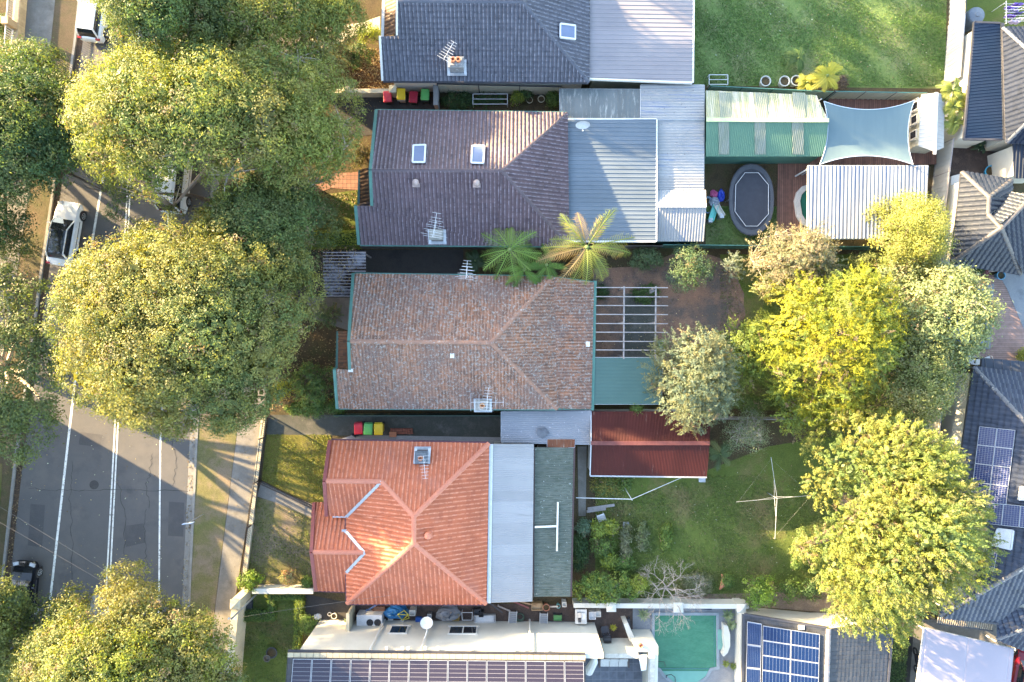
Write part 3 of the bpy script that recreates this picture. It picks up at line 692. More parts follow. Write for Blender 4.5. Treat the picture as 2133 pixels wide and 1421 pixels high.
hroof(h, tm3, [[t0, t1, g1], [t1, Rt, g1], [t0, g1, g0], [t1, sr, Rb, Rt], [sl_, sr, Rb],
    [Rt, Rb, k1], [Rb, sl_, k1], [k1, sl_, vd], [Rt, k1, va], [k1, vb, va], [Rt, va, g1],
    [g0, g1, g3, g2], [ka, kb, k1, k0], [k0, k1, kd, kc]],
    [(g0, g1), (g1, Rt), (Rt, t1), (Rt, Rb), (Rb, sl_), (Rb, sr), (k0, k1)], rc3, pu=.30, rows=.34, r=.18, amp=.04, step=.05)
f = MB()
for a, b in ((g1, va), (k1, vb), (k1, vd)): f.bar(a+Vector((0,0,.10)), b+Vector((0,0,.10)), .20, .03)
f.obj('valley_flashing', M['grey_metal'], h)
f = MB(); o3 = Vector((-.08,0,.04))
for a, b in ((t0,g0),(g0,g2),(ka,k0),(k0,kc)): f.bar(a+o3, b+o3, .24, .2)
f.obj('barge_board', sm('dark_red_trim', (.22,.055,.05), (.18,.045,.042), 2, .5), h)
MB().prism([(t0.x+.3,t0.y-.45),(t1.x-.3,t1.y-.45),(sr.x-.3,sr.y+.45),(sl_.x+.4,sl_.y+.45),(sl_.x+.4,va.y),(t0.x+.3,va.y+.1)], 0, e-.12).obj('wall', M['brickwall'], h)
MB().prism([(ka.x+.4,ka.y-.4),(kb.x+.5,kb.y-.4),(kd.x+.5,kd.y+.4),(kc.x+.4,kc.y+.4)], 0, min(ka.z,kc.z)-.14).obj('front_wall', M['brickwall'], h)
gutter(h, [(t0+Vector((0,.06,0)), t1+Vector((0,.06,0))), (sl_-Vector((0,.06,0)), sr-Vector((0,.06,0))), (kc-Vector((0,.05,0)), kd-Vector((.7,.05,0))), (sl_-Vector((.05,0,0)), vd-Vector((.05,0,0))), (va-Vector((.05,0,0)), vb-Vector((.05,0,0)))], sm('dark_red_gutter', (.10,.035,.045), (.08,.03,.04), 2, .5))
MB().box(va+Vector((-.5,0,.0)), (.9,.12,.14)).box(vb+Vector((-.15,.0,.05)), (.35,.3,.06)).obj('gutter', M['grey_metal'], h)
top = chimney(h, 880, 950, plN, (.75,.75), .7, sm('bluestone_render', (.13,.15,.17), (.09,.1,.115), 4, .9), 1, potmat=M['terracotta'])
aerial(h, top+Vector((.3,-.2,-.5)), 1.3, R(-85), 8, 1.5, .4)
vent(h, 893, 1113, (t1, sr, Rb), rc3, .24)
rr = [P(1014,1256,3.15), P(1109,1253,2.95), P(1112,925,2.95), P(1019,925,3.15)]
B = MB(); panel(B, rr, CORR, .15, None, .02, 0, up=(-1,0,0)); B.obj('rear_roof', sheetm('white_zinc_sheet', (.44,.445,.455), (.49,.49,.50), (.20,.20,.205), .63, (.4,.25), rough=.45, sheets=5), h)
MB().bar(rr[0]+Vector((.14,0,.05)), rr[3]+Vector((.14,0,.05)), .26, .05).obj('flashing', M['white_metal'], h)
MB().prism(inset(rr, .3), 0, 2.8).obj('rear_wall', M['render'], h)
r2 = [P(1112,1243,2.7), P(1188,1243,2.5), P(1195,932,2.5), P(1114,932,2.7)]
B = MB(); panel(B, r2, CORR, .17, None, .03, 0, up=(-1,0,0)); B.obj('sunroom_roof', sheetm('mossy_fibro_sheet', (.15,.18,.155), (.19,.215,.19), (.06,.075,.06), .52, (1.2,1.5), .9, sheets=8, speck=(.42,.45,.44)), h)
MB().prism(inset(r2, .25), 0, 2.4).obj('sunroom_wall', M['white'], h)
MB().bar(r2[1]+Vector((.05,0,-.03)), r2[2]+Vector((.05,0,-.03)), .13, .1).bar(r2[0]+Vector((-.03,0,.05)), r2[3]+Vector((-.03,0,.05)), .06, .16).obj('gutter', sm('maroon_trim', (.055,.03,.03), (.04,.025,.025), 2, .5), h)
p = [P(1162,1046,2.75), P(1160,1148,2.75), P(1114,1098,2.85), P(1161,1096,2.75)]
MB().bar(p[0], p[1], .12, .08).bar(p[2], p[3], .13, .08).obj('drain_pipe', M['white'], h)
# ---- white two-storey house with solar panels (cut by the bottom of the frame)
h = thing('house', 'tall white rendered house with a row of solar panels along its parapet', 'house', P(910,1400))
z = 5.2
w = [P(622,1357,z), P(1219,1362,z)]
MB().prism([(w[0].x,w[0].y),(w[1].x,w[1].y),(w[1].x,w[1].y-14),(w[0].x-.4,w[0].y-14)], 0, z).obj('wall', M['render'], h)
rp = [P(600,1358,z+.05), P(1219,1364,z+.05)]; up_ = Vector((0,-10,2.6)); rp += [rp[1]+up_, rp[0]+up_]
B = MB(); panel(B, rp, FLAT, .30, .35, .02, .03); B.obj('roof', tilem('flat_charcoal_tiles', [(.07,.07,.075),(.09,.088,.09),(.055,.055,.06)], rough=.5), h)
f = MB()
for i in range(46):
    a = rp[0]+(rp[1]-rp[0])*((i+.03)/46)+Vector((0,-.16,.1)); b = rp[0]+(rp[1]-rp[0])*((i+.97)/46)+Vector((0,-.16,.1)); f.bar(a, b, .30, .05)
f.obj('parapet_capping', sm('buff_tiles', (.42,.35,.23), (.34,.28,.19), 4, .7), h)
MB().bar(rp[0]+Vector((0,.06,-.05)), rp[1]+Vector((0,.06,-.05)), .12, .12).obj('gutter', M['dark_trim'], h)
nr = (rp[1]-rp[0]).cross(up_).normalized()
u_ = (rp[1]-rp[0]).normalized(); v_ = up_.normalized(); s4 = solarm('solar_cells_striped', 1, 9, c=(.022,.018,.030), line=(.22,.21,.22), lw=.0, lwy=.07)  # purplish cell colour takes in some of the sun's glint
o_ = rp[0]+u_*.42+v_*.42
pw = ((rp[1]-rp[0]).length-.5)/15
for i in range(15):
    a = o_+u_*pw*i; solar(h, [a+v_*2.3, a+u_*(pw-.07)+v_*2.3, a+u_*(pw-.07), a], s4, lift=.12)
wy = w[0].y
def hwin(root, px0, px1, z0, z1, n=1, name='window'):
    xa = P(px0,1311,(z0+z1)/2).x; xb = P(px1,1311,(z0+z1)/2).x; fr = MB()
    yy = w[0].y+(xa-w[0].x)*(w[1].y-w[0].y)/(w[1].x-w[0].x)+.02
    fr.box(((xa+xb)/2, yy, z0-.06), (xb-xa+.3,.14,.10)).box(((xa+xb)/2, yy, z1+.05), (xb-xa+.16,.10,.08))
    for i in range(n+1): fr.box((xa+(xb-xa)*i/n, yy, (z0+z1)/2), (.08,.10,z1-z0))
    o = fr.obj(name, M['white'], root)
    MB().box(((xa+xb)/2, yy-.0, (z0+z1)/2), (xb-xa,.05,z1-z0)).obj('pane', M['glass'], o)
hwin(h, 813, 848, 1.15, 2.3); hwin(h, 936, 993, 1.15, 2.3, 2)
for x in (783, 885, 1102): # downpipes
    q = P(x, 1330, 3); MB().tube([(q.x, wy+.09, z-.1), (q.x+.12, wy+.09, .2)], .06, 8).obj('downpipe', M['white'], h)
for x in (805,838,850,885,912,980,1070,1090,1138): q = P(x,1357,z-.2); MB().box((q.x, wy+.10, z-.25), (.2,.22,.16)).obj('eave_bracket', M['white'], h)
dq = P(889,1298,3.3); MB().tube([(P(884,1332,3.2).x, wy, 3.3), (dq.x, wy+.5, 3.35), (dq.x, dq.y, 3.1)], .05, 8).obj('dish_arm', M['white'], h); dish(h, Vector((dq.x, dq.y, 3.0)), .44, R(-25), 0, .3, M['white'])
# rear wing of the white house: wall pieces round the courtyard
wc = sm('weathered_capping', (.50,.47,.41), (.33,.30,.26), 4, .9)
MB().prism([(w[1].x+.01,w[1].y),(P(1258,1362,z).x,w[1].y-.05),(P(1258,1362,z).x,w[1].y-.35),(w[1].x+.01,w[1].y-.35)], 0, z-.1).obj('parapet_wall', M['render'], h)
h2 = thing('house_wing', 'white rendered terrace walls in a thick L shape between courtyard and green pool', 'house wing', P(1310,1350))
q = [P(1259,1361,2.5), P(1329,1361,2.5)]
MB().prism([(q[0].x,q[0].y),(q[1].x,q[1].y),(q[1].x,q[1].y-.3),(q[0].x,q[0].y-.3)], 0, 2.5).obj('wall', M['render'], h2)
MB().prism([P(*k) for k in [(1316,1338,2.2),(1366,1338,2.2),(1371,1346,2.2),(1371,1358,2.2),(1329.5,1358,2.2),(1329.5,1361,2.2)]], 0, 2.2).obj('wall', M['render'], h2)
MB().prism([P(*k) for k in [(1351,1358.2,2.19),(1371,1358.2,2.19),(1367,1600,2.19),(1348,1600,2.19)]], 0, 2.19).obj('wall', M['render'], h2)
MB().prism([P(*k) for k in [(1299,1300,1.4),(1308,1298,1.4),(1325,1336,1.4),(1312,1337,1.4)]], 0, 1.4).obj('low_wall', M['render'], h2)
MB().slab([P(1330,1366,2.6), P(1348,1366,2.6), P(1346,1396,2.4), P(1336,1398,2.4)], .15).obj('awning', M['white'], h2)
MB().bar(P(1359,1362,2.25), P(1356,1600,2.25), .35, .07).bar(q[0]+Vector((.05,-.15,.05)), q[1]+Vector((0,-.15,.05)), .34, .07).obj('capping', wc, h2)
MB().lathe(P(1334,1343,2.22), [(.16,0),(.18,.2),(.14,.2),(.12,.1)], 4).obj('chimney_pot', M['terracotta'], h2)
# ---- neighbours along the right edge
h = thing('house', 'house with dark blue ribbed metal roof and a glossy tiled wing above the clay-floored passage', 'house', P(2070,170))
q = [P(2030,46,3.0), P(2084,48,3.3), P(2088,291,3.3), P(2008,290,3.0)]
B = MB(); panel(B, q, TRAY, .22, None, .03, 0, up=(1,.05,0)); B.obj('roof', sheetm('navy_sheet', (.012,.028,.066), (.018,.034,.076), None, rough=.4), h)
MB().prism(inset(q, .3), 0, 2.85).obj('wall', M['render'], h)
f = MB()
for a, b in ((q[0],q[3]),(q[3],q[2]),(q[0],q[1])): f.bar(a-Vector((0,0,.04)), b-Vector((0,0,.04)), .13, .14)
f.bar(q[1]+Vector((.12,0,.02)), q[2]+Vector((.12,0,.02)), .22, .06); f.obj('gutter', M['dark_trim'], h)
T0 = P(2090,58,3.5); T1 = P(2098,297,3.5); Ra = P(2148,110,5.2); Rb_ = P(2148,248,5.2); T2 = P(2240,58,3.5); T3 = P(2240,300,3.5)
tm5 = tilem('navy_tiles', [(.014,.022,.045),(.019,.028,.055),(.011,.018,.038)], (.45,.44,.42), .72, 9, .6, spec=.12)
hroof(h, tm5, [[T0, T1, Rb_, Ra], [T0, Ra, T2], [T1, T3, Rb_]], [(T0, Ra), (T1, Rb_)], tm7.copy() if 0 else sm('slate_ridge_b', (.09,.10,.13), (.07,.08,.10), 2, .4), pu=.33, rows=.36)
MB().prism(inset([T0, T1, T3, T2], .4), 0, 3.35).obj('tiled_wing_wall', M['render'], h)
gutter(h, [(T0, T1), (T1, T3), (T0, T2)], M['dark_trim'])
q = [P(2108,292,3.0), P(2200,292,3.0), P(2200,372,2.8), P(2112,372,2.8)]
B = MB(); panel(B, q, TRAY, .25, None, .04, 0, up=(0,1,0)); B.obj('patio_roof', sheetm('navy_sheet_lit', (.035,.045,.07), (.045,.055,.08), None, rough=.4), h)  # paler copy of the navy sheet, sunlight put into its colour
MB().prism(inset(q, .3), 0, 2.6).obj('patio_wall', M['render'], h)
h = thing('house', 'house with blue-grey hipped tile roof and pale ridge lines by the blue yard', 'house', P(2060,470))
e = 3.2; a0 = P(2004,358,e); a1 = P(2108,375,e); lb = P(1982,548,e); br = P(2126,571,e); r1 = P(2061,411,4.7); r2_ = P(2059,447,4.7); r3 = P(2086,475,5.3); a2 = P(2134,405,e+.1); a3 = P(2240,380,e); a4 = P(2240,560,e)
plL = (a0, lb, r2_)
r1 = onplane(2061,411,*plL); r2_ = onplane(2059,447,*plL); r3 = onplane(2086,475,*plL)
r4 = P(2160,400,r3.z)
rc6 = sm('pale_ridge', (.10,.09,.088), (.075,.07,.072), 2, .5)
hroof(h, tm6, [[a0, r1, r2_, lb], [r2_, r3, lb], [a0, a1, r1], [lb, r3, br], [r1, a1, P(2108,410,3.6)], [r1, P(2108,410,3.6), r2_], [r2_, P(2108,410,3.6), r4, r3], [r3, r4, a4, br]], [(a0, r1), (r1, a1), (r1, r2_), (r2_, r3), (r3, lb), (r3, br), (r3, r4)], rc6, pu=.34, rows=.36, r=.17)
MB().prism(inset([P(2004,358,e), P(2108,375,e), P(2133,400,e), a4, br, lb], .45), 0, e-.12).obj('wall', M['render'], h)
gutter(h, [(a0, lb), (lb, br), (a0, a1)], M['dark_trim'])
h = thing('house', 'house with dark slate tile roof and two columns of solar panels beyond the pine', 'house', P(2080,1000))
e = 3.3
n0 = P(2028,764,e); n1 = P(2240,792,e); wv = P(1958,1284,e); sv = P(2080,1300,e); ap = P(2150,895,5.5); ap2 = P(2150,1172,5.5); e2 = P(2300,1320,e); 
plW = (n0, wv, ap)
ap2 = onplane(2142,1178,*plW)
rc7 = sm('slate_ridge_c', (.13,.125,.13), (.09,.09,.10), 2, .5, speck=(.45,.40,.34), sth=.6, sscale=4)
hroof(h, tm7, [[n0, ap, ap2, wv], [n0, n1, ap], [wv, ap2, P(2240,1170,5.5), sv]], [(n0, ap), (wv, ap2), (ap, ap2)], rc7, pu=.34, rows=.36, r=.17)
hroof(h, tm7, [[P(2074,1262,3.2), P(2076,1332,3.0), P(2240,1270,4.6)], [P(2076,1332,3.0), P(2240,1400,3.0), P(2240,1270,4.6)]], [(P(2076,1332,3.0), P(2240,1270,4.6))], rc7, pu=.34, rows=.36, r=.17, name='lower_roof')
MB().prism(inset([n0, n1, P(2240,1300,e), sv, wv], .45), 0, e-.12).obj('wall', M['render'], h)
gutter(h, [(n0, wv), (wv, sv), (n0, n1)], M['dark_trim'])
s7 = solarm('solar_cells_grid', 6, 10, c=(.005,.013,.07), line=(.30,.31,.34), lw=.06)
solar_array(h, [onplane(2040,888,*plW), onplane(2115,896,*plW), onplane(2096,1052,*plW), onplane(2022,1042,*plW)], 2, 4, s7)
solar_array(h, [onplane(2056,1046,*plW), onplane(2162,1056,*plW), onplane(2160,1102,*plW), onplane(2050,1090,*plW)], 3, 1, s7)
solar_array(h, [onplane(2050,1142,*plW), onplane(2078,1148,*plW), onplane(2070,1190,*plW), onplane(2042,1184,*plW)], 1, 1, s7)
skylight(h, [(2078,1101),(2111,1105),(2106,1144),(2066,1135)], plW, M['white_metal'], .06); skylight(h, [(2126,1014),(2150,1016),(2148,1040),(2122,1040)], plW, M['white_metal'], .1)
h = thing('house', 'house with charcoal shingle roof carrying a block of blue solar panels by the pool wall', 'house', P(1690,1380))
z0 = 2.3
w0 = P(1548,1281,z0); w1 = P(1728,1309,z0); w2 = P(1850,1268,z0); rg = P(1726,1309,z0+.6); rgb = P(1716,1600,z0+.6); le = P(1546,1600,z0-.6); re = P(1834,1600,z0-.2); re0 = P(1860,1300,z0-.2)
l0 = P(1550,1280,z0-.6)
r8 = tilem('charcoal_shingles', [(.055,.06,.07),(.07,.073,.082),(.045,.048,.058)], (.25,.24,.24), .7, 2.0, .45)
hroof(h, r8, [[l0, rg, rgb, le], [rg, re0, re, rgb]], [(rg, rgb)], sm('pale_capping', (.22,.20,.20), (.16,.15,.16), 2, .6), pu=.3, rows=.3, prof=FLAT, amp=.012, step=.02, r=.2)
B = MB().prism([(l0.x+.1,l0.y-.05),(rg.x,rg.y-.05),(re0.x-.4,re0.y-.05),(re.x-.4,re.y),(le.x+.1,le.y)], 0, z0-.75); B.obj('wall', M['render'], h)
B = MB().add([(l0.x+.1,l0.y-.06,z0-.75),(rg.x,rg.y-.06,z0-.75),(re0.x-.4,re0.y-.06,z0-.75),(rg.x,rg.y-.06,z0+.5)], [(0,1,3),(1,2,3)]); B.obj('gable_wall', M['render'], h)
MB().bar(l0+Vector((0,.03,0)), rg+Vector((0,.03,0)), .14, .16).bar(l0-Vector((.05,0,0)), le-Vector((.05,0,0)), .16, .14).bar(re0, re, .16, .14).obj('gutter', M['dark_trim'], h)
pl8 = (l0, rg, rgb); s8 = solarm('solar_cells_long', 8, 1, c=(.003,.013,.055), line=(.13,.17,.25), lw=.05, lwy=.0)
s8b = s8
solar_array(h, [onplane(1588,1301,*pl8), onplane(1707,1319,*pl8), onplane(1704,1440,*pl8), onplane(1586,1424,*pl8)], 2, 4, s8)
solar_array(h, [onplane(1556,1292,*pl8), onplane(1586,1297,*pl8), onplane(1583,1438,*pl8), onplane(1553,1436,*pl8)], 1, 3, s8)
MB().box(onplane(1668,1306,*pl8)+Vector((0,0,.08)), (.4,.3,.12)).obj('vent_tile', M['white_metal'], h)
# ---- unseen houses across the street, placed and sized to shade the road
for i, (x, y, rz_) in enumerate(((-330,838,8.6),(-330,1110,8.0),(-330,1385,8.0),(-330,1660,7.6))):
    h = thing('house', ['cream cottage with tiled hip roof across the street, beyond the lit strip of road', 'tall cream house across the street opposite the terracotta house', 'cream hip-roofed house across the street opposite the white house', 'furthest cream house down the street, beyond the frame'][i], 'house', P(x, y))
    c = P(x, y); q = [Vector((c.x-7, c.y-4.4, rz_-2.4)), Vector((c.x+7, c.y-4.4, rz_-2.4)), Vector((c.x+7, c.y+4.4, rz_-2.4)), Vector((c.x-7, c.y+4.4, rz_-2.4))]
    a, b = Vector((c.x-2.6, c.y, rz_)), Vector((c.x+2.6, c.y, rz_))
    B = MB().add(q+[a, b], [(0,1,5,4),(1,2,5),(2,3,4,5),(3,0,4)]); B.obj('roof', tm3, h)
    MB().prism(inset(q, .4), 0, rz_-2.42).obj('wall', M['render'], h)
# ------------------------------------------------------------------ sheds, awnings, pools, fences
lean_to('perspex_awning', 'translucent grey corrugated awning between the two grey and plum roofs', 'awning', [(1167,248,2.7),(1334,247,2.7),(1333,186,2.6),(1166,185,2.6)], sheetm('cloudy_perspex', (.17,.20,.21), (.22,.245,.25), (.33,.34,.32), .6, (.35,.6), .35, sheets=6), .10, amp=.015, fascia=M['grey_metal'])
wst = sheetm('spotted_white_sheet', (.40,.40,.40), (.48,.47,.46), (.13,.16,.24), .57, (.9,.25), .5, sheets=5, speck=(.06,.05,.05))
wst2 = sheetm('spotted_white_sheet_b', (.42,.42,.42), (.50,.49,.48), (.12,.16,.24), .59, (.8,.25), .5, sheets=4, speck=(.07,.06,.05))
lean_to('carport', 'white corrugated carport roof with black spots and two blue streaks, beside the cloudy awning', 'carport', [(1334,249,2.75),(1467,249,2.75),(1467,177,2.65),(1335,177,2.65)], wst, .20, amp=.03, up=(1,0,0))
lean_to('carport', 'grey-white corrugated roof strip tucked behind the blue-grey metal roof', 'carport', [(1368,395,2.5),(1466,395,2.5),(1467,249,2.6),(1368,249,2.6)], wst2, .20, amp=.03, up=(1,0,0))
def gable_shed(name, label, faces, ridge, mat1, mat2, pu, amp, wall, base_px, we, trim, mats=None, prof=CORR):
    c = P(*base_px); t = thing(name, label, 'shed', c)
    B = MB(); panel(B, faces[0], prof, pu, None, amp); B.obj('roof_sheet', mat1, t)
    B = MB(); panel(B, faces[1], prof, pu, None, amp); B.obj('roof_sheet', mat2, t)
    MB().bar(ridge[0]+Vector((0,0,.05)), ridge[1]+Vector((0,0,.05)), .28, .05).obj('ridge_capping', trim, t)
    q = [faces[0][0], faces[0][1], faces[1][2], faces[1][3]]
    ins = inset(q, .10); B = MB().prism(ins, 0, we)
    a, b, r = faces[0][0], faces[1][3], ridge[0]
    for a, b, r in ((faces[0][0], faces[1][3], ridge[0]), (faces[0][1], faces[1][2], ridge[1])):
        k = (Vector((sum(v.x for v in q)/4, sum(v.y for v in q)/4, 0))-Vector((r.x, r.y, 0))).normalized()*.12
        B.add([Vector((a.x,a.y,we-.02))+k, Vector((b.x,b.y,we-.02))+k, r+k-Vector((0,0,.06))], [(0,1,2)])
    B.obj('wall', wall, t); return t
r0, r1 = P(1369,428,2.95), P(1471,428,2.95)
gable_shed('garden_shed', 'small white corrugated gable shed with green end beside the trampoline', [[P(1369,396,2.55), P(1470,396,2.55), r1, r0], [r0, r1, P(1466,503,2.2), P(1367,503,2.2)]], (r0, r1), wst2, wst, .20, .03, M['green_trim'], (1420,460), 2.2, M['white_metal'])
r0, r1 = P(1471,250,3.3), P(1726,251,3.3)
gm = sheetm('faded_green_sheet', (.36,.39,.24), (.41,.43,.28), (.42,.40,.36), .52, (.25,.08), .5, sheets=6)  # upper slope's paler green has the sunlight put into it
gm2 = sheetm('green_sheet', (.13,.27,.19), (.16,.31,.22), None, rough=.45)
t = gable_shed('garage', 'green ribbed metal garage with faded yellow-green upper slope beside the shade sail', [[P(1470,188,2.5), P(1700,199,2.5), r1, r0], [r0, r1, P(1716,326,2.4), P(1470,326,2.4)]], (r0, r1), gm, gm2, .13, .02, M['green_trim'], (1590,260), 2.35, sm('pale_green_cap', (.42,.46,.25), (.36,.42,.24), 2, .5))
cl = sheetm('fibreglass_sheet', (.25,.30,.24), (.30,.34,.27), (.19,.21,.19), .55, (.6,.5), .4)
for x0, x1 in ((1496,1518),(1571,1594),(1649,1673)):
    a = onplane(x0,254,r0,r1,P(1470,326,2.4)); b = onplane(x1,254,r0,r1,P(1470,326,2.4)); c_ = onplane(x1+1,322,r0,r1,P(1470,326,2.4)); d_ = onplane(x0+1,322,r0,r1,P(1470,326,2.4))
    u = Vector((0,0,.035)); B = MB(); panel(B, [a+u,b+u,c_+u,d_+u], CORR, .13, None, .02); B.obj('skylight_sheet', cl, t)
    a = onplane(x0+1,193,P(1470,188,2.5),r0,r1); b = onplane(x1+4,194,P(1470,188,2.5),r0,r1); c_ = onplane(x1+4,246,P(1470,188,2.5),r0,r1); d_ = onplane(x0+4,246,P(1470,188,2.5),r0,r1)
    B = MB(); panel(B, [a+u,b+u,c_+u,d_+u], CORR, .13, None, .02); B.obj('skylight_sheet', cl, t)
r0, r1 = P(1231,923,3.15), P(1478,923,3.15)
rm = sheetm('rusty_red_sheet', (.078,.018,.017), (.10,.023,.02), (.30,.20,.17), .68, (.55,.35), .6, sheets=8)
t = gable_shed('shed', 'long rusty dark red corrugated iron shed with peeling paint', [[P(1232,857,2.5), P(1480,857,2.5), r1, r0], [r0, r1, P(1472,993,2.4), P(1229,990,2.4)]], (r0, r1), rm, rm, .105, .022, sm('pale_shed_wall', (.55,.54,.5), (.4,.38,.35), 2, .8), (1350,930), 2.35, sm('red_cap', (.085,.022,.02), (.12,.04,.035), 3, .6))
MB().bar(P(1229,990,2.4)+Vector((0,-.05,-.02)), P(1472,993,2.4)+Vector((0,-.05,-.02)), .1, .1).bar(P(1229,990,2.42), r0, .07, .12).bar(r0, P(1231,857,2.5), .07, .12).obj('gutter', M['grey_metal'], t)
MB().box(P(1462,999,.5), (.4,.3,.5)).box(P(1462,999,.8), (.46,.36,.06)).obj('meter_box', M['grey_metal'], t)
lean_to('weathered_awning', 'weathered silver-grey sheet awning between the cottage and the orange roof', 'awning', [(1044,922,2.5),(1228,926,2.5),(1231,856,2.65),(1044,858,2.65)], sheetm('silvered_sheet', (.30,.32,.36), (.36,.37,.41), (.15,.16,.19), .60, (1.3,.12), .7, speck=(.5,.5,.52)), .14, amp=.025, up=(1,0,0), fascia=M['grey_metal'])
B = MB(); q = [P(1048,921,2.75), P(1062,921,2.75), P(1062,875,2.8), P(1048,875,2.8)]
t = thing('tarpaulin', 'crumpled dark grey tarp scrap on the weathered grey awning', 'tarp', P(1127,903,2.56))
V = [P(1119,893,2.72), P(1135,891,2.66), P(1144,902,2.7), P(1130,914,2.64), P(1118,905,2.7), P(1130,901,2.76)]
MB().add(V+[v-Vector((0,0,.07)) for v in V], [(0,1,5),(1,2,5),(2,3,5),(3,4,5),(4,0,5),(6,7,1,0),(7,8,2,1),(8,9,3,2),(9,10,4,3),(10,6,0,4)]).obj('sheet', sm('dark_tarp', (.10,.11,.13), (.06,.065,.08), 5, .6), t)
lean_to('rusty_awning', 'short orange-rust corrugated sheet at the head of the mossy sunroom roof', 'awning', [(1140,932,2.55),(1197,932,2.55),(1198,915,2.6),(1140,915,2.6)], sheetm('orange_rust_sheet', (.26,.10,.055), (.20,.08,.05), (.45,.38,.32), .62, (.8,.8), .8), .10, amp=.02, fascia=M['grey_metal'])
lean_to('teal_awning', 'teal green ribbed awning roof beside the bare pergola', 'awning', [(1235,842,2.55),(1378,842,2.55),(1380,745,2.55),(1237,745,2.55)], sheetm('teal_sheet', (.105,.20,.185), (.12,.225,.21), None, rough=.4, speck=None), .10, amp=.02, up=(1,0,.03), fascia=M['white_metal'])
# slatted driveway awning in front of the cottage
t = thing('slatted_carport', 'rusty slatted carport roof beside the cottage driveway', 'carport', P(717,572))
B = MB(); panel(B, [P(676,617,2.5), P(735,617,2.5), P(762,570,2.5), P(762,524,2.5), P(672,524,2.5)], TRAY, .2, None, .05, 0, up=(1,0,0)); B.obj('roof_sheet', sheetm('dark_rust_sheet', (.055,.035,.03), (.085,.05,.04), (.30,.30,.34), .54, (.14,.45), .75), t)
f = MB()
for i in range(15):
    y = 526+i*6.5; x1 = 762 if y < 568 else 736; f.bar(P(673,y,2.56), P(x1,y,2.56), .05, .06)
f.obj('batten', sm('pale_battens', (.34,.31,.33), (.26,.22,.22), 3, .7), t)
f = MB()
for x, y in ((678,528),(758,528),(680,612)): q = P(x,y,2.4); f.box((q.x,q.y,1.2), (.1,.1,2.4))
f.obj('post', M['timber'], t)
# bare pergola
t = thing('pergola', 'bare grey timber pergola frame over the red dirt yard', 'pergola', P(1310,680))
for y in (599,618,636.5,655,674,692,711,729): MB().bar(P(1241,y,2.62), P(1391,y+.5,2.62), .065, .10).obj('rafter', M['timber'], t)
for x in (1300,1366): MB().bar(P(x,596,2.54), P(x-1,748,2.54), .10, .09).obj('beam', M['timber'], t)
for x in (1299,1365):
    for y in (600,672,742): q = P(x,y,2.5); MB().box((q.x,q.y,1.24), (.10,.10,2.48)).obj('post', M['timber'], t)
t = thing('ladder', 'grey timber plank leaning by the pergola frame', 'plank', P(1352,612)); MB().bar(P(1345,616,.1), P(1362,604,1.0), .22, .04).obj('board', M['timber'], t)
# shade sail
t = thing('shade_sail', 'pale blue shade sail stretched over the red timber deck', 'shade sail', P(1805,275))
cs = [P(1716,211,3.0), P(1905,209,2.5), P(1902,343,2.9), P(1707,343,2.5)]
N = 26; V, F = [], []
for i in range(N+1):
    for j in range(N+1):
        u, v = i/N, j/N; p = bil(cs, u, v); c = bil(cs, .5, .5)
        k = 4*u*(1-u)*(1-2*v); p = p-Vector((0,1,0))*k*.62
        k2 = 4*v*(1-v)*(1-2*u); p = p+Vector((1,0,0))*k2*.42
        V.append(p+Vector((0,0,-.25*16*u*(1-u)*v*(1-v)*.4)))
F = [(i*(N+1)+j, (i+1)*(N+1)+j, (i+1)*(N+1)+j+1, i*(N+1)+j+1) for i in range(N) for j in range(N)]
MB().add(V, F).obj('canopy', sm('blue_sail_cloth', (.088,.135,.15), (.098,.147,.162), .5, .75, fine=.05, stretch=(6,1,1)), t, smooth=True)
ed = [V[i*(N+1)] for i in range(N+1)]+[V[N*(N+1)+j] for j in range(N+1)]+[V[i*(N+1)+N] for i in range(N, -1, -1)]+[V[j] for j in range(N, -1, -1)]
e2 = [ed[0]]
for q in ed[1:]:
    if (q-e2[-1]).length > .02: e2.append(q)
MB().tube(e2[:-1], .03, 5, True).obj('hem', sm('sail_hem', (.42,.48,.55), (.38,.44,.5), 2, .7), t)
for q in cs:
    o_ = (q-bil(cs,.5,.5)); o_.z = 0; o_ = q+o_.normalized()*.25
    MB().tube([(o_.x,o_.y,0),(o_.x,o_.y,q.z+.1)], .045, 8).obj('post', M['grey_metal'], t)
# cubby house
t = thing('cubby_house', 'small white weatherboard cabin with open shutters at the end of the deck', 'cabin', P(1925,250))
z = 2.3; a, b, c_, d_ = P(1919,197,z), P(1950,193,2.7), P(1946,316,2.7), P(1913,304,z); e_, f_ = P(1968,196,2.3), P(1966,308,2.3)
B = MB(); panel(B, [a,b,c_,d_], TRAY, .28, None, .02); panel(B, [b,e_,f_,c_], TRAY, .28, None, .02); B.obj('roof', sheetm('cream_sheet', (.60,.58,.54), (.66,.64,.60), None, rough=.5), t)
MB().bar(b+Vector((0,0,.04)), c_+Vector((0,-.2,.04)), .22, .05).obj('ridge_capping', M['white'], t)
wl = inset([a,e_,f_,d_], .12); MB().prism(wl, 0, 2.2).obj('wall', boardm('cream_boards', (.50,.48,.38), (.56,.53,.43), .16, 0, gap=(.25,.24,.19), gw=.12), t)
for y in (222,250,282):
    q = P(1914,y,1.4); x = min(v.x for v in wl); wn_ = MB()
    k_ = (a.y-q.y)/(a.y-d_.y); xx = a.x+(d_.x-a.x)*k_+.06
    wn_.box((xx, q.y, 1.5), (.06,.62,.78)); o = wn_.obj('window', M['white'], t)
    MB().box((xx-.03, q.y, 1.5), (.03,.48,.62)).obj('pane', M['glass'], o)
    MB().box((xx-.12, q.y-.42, 1.5), (.22,.04,.7)).obj('shutter', M['white'], o)
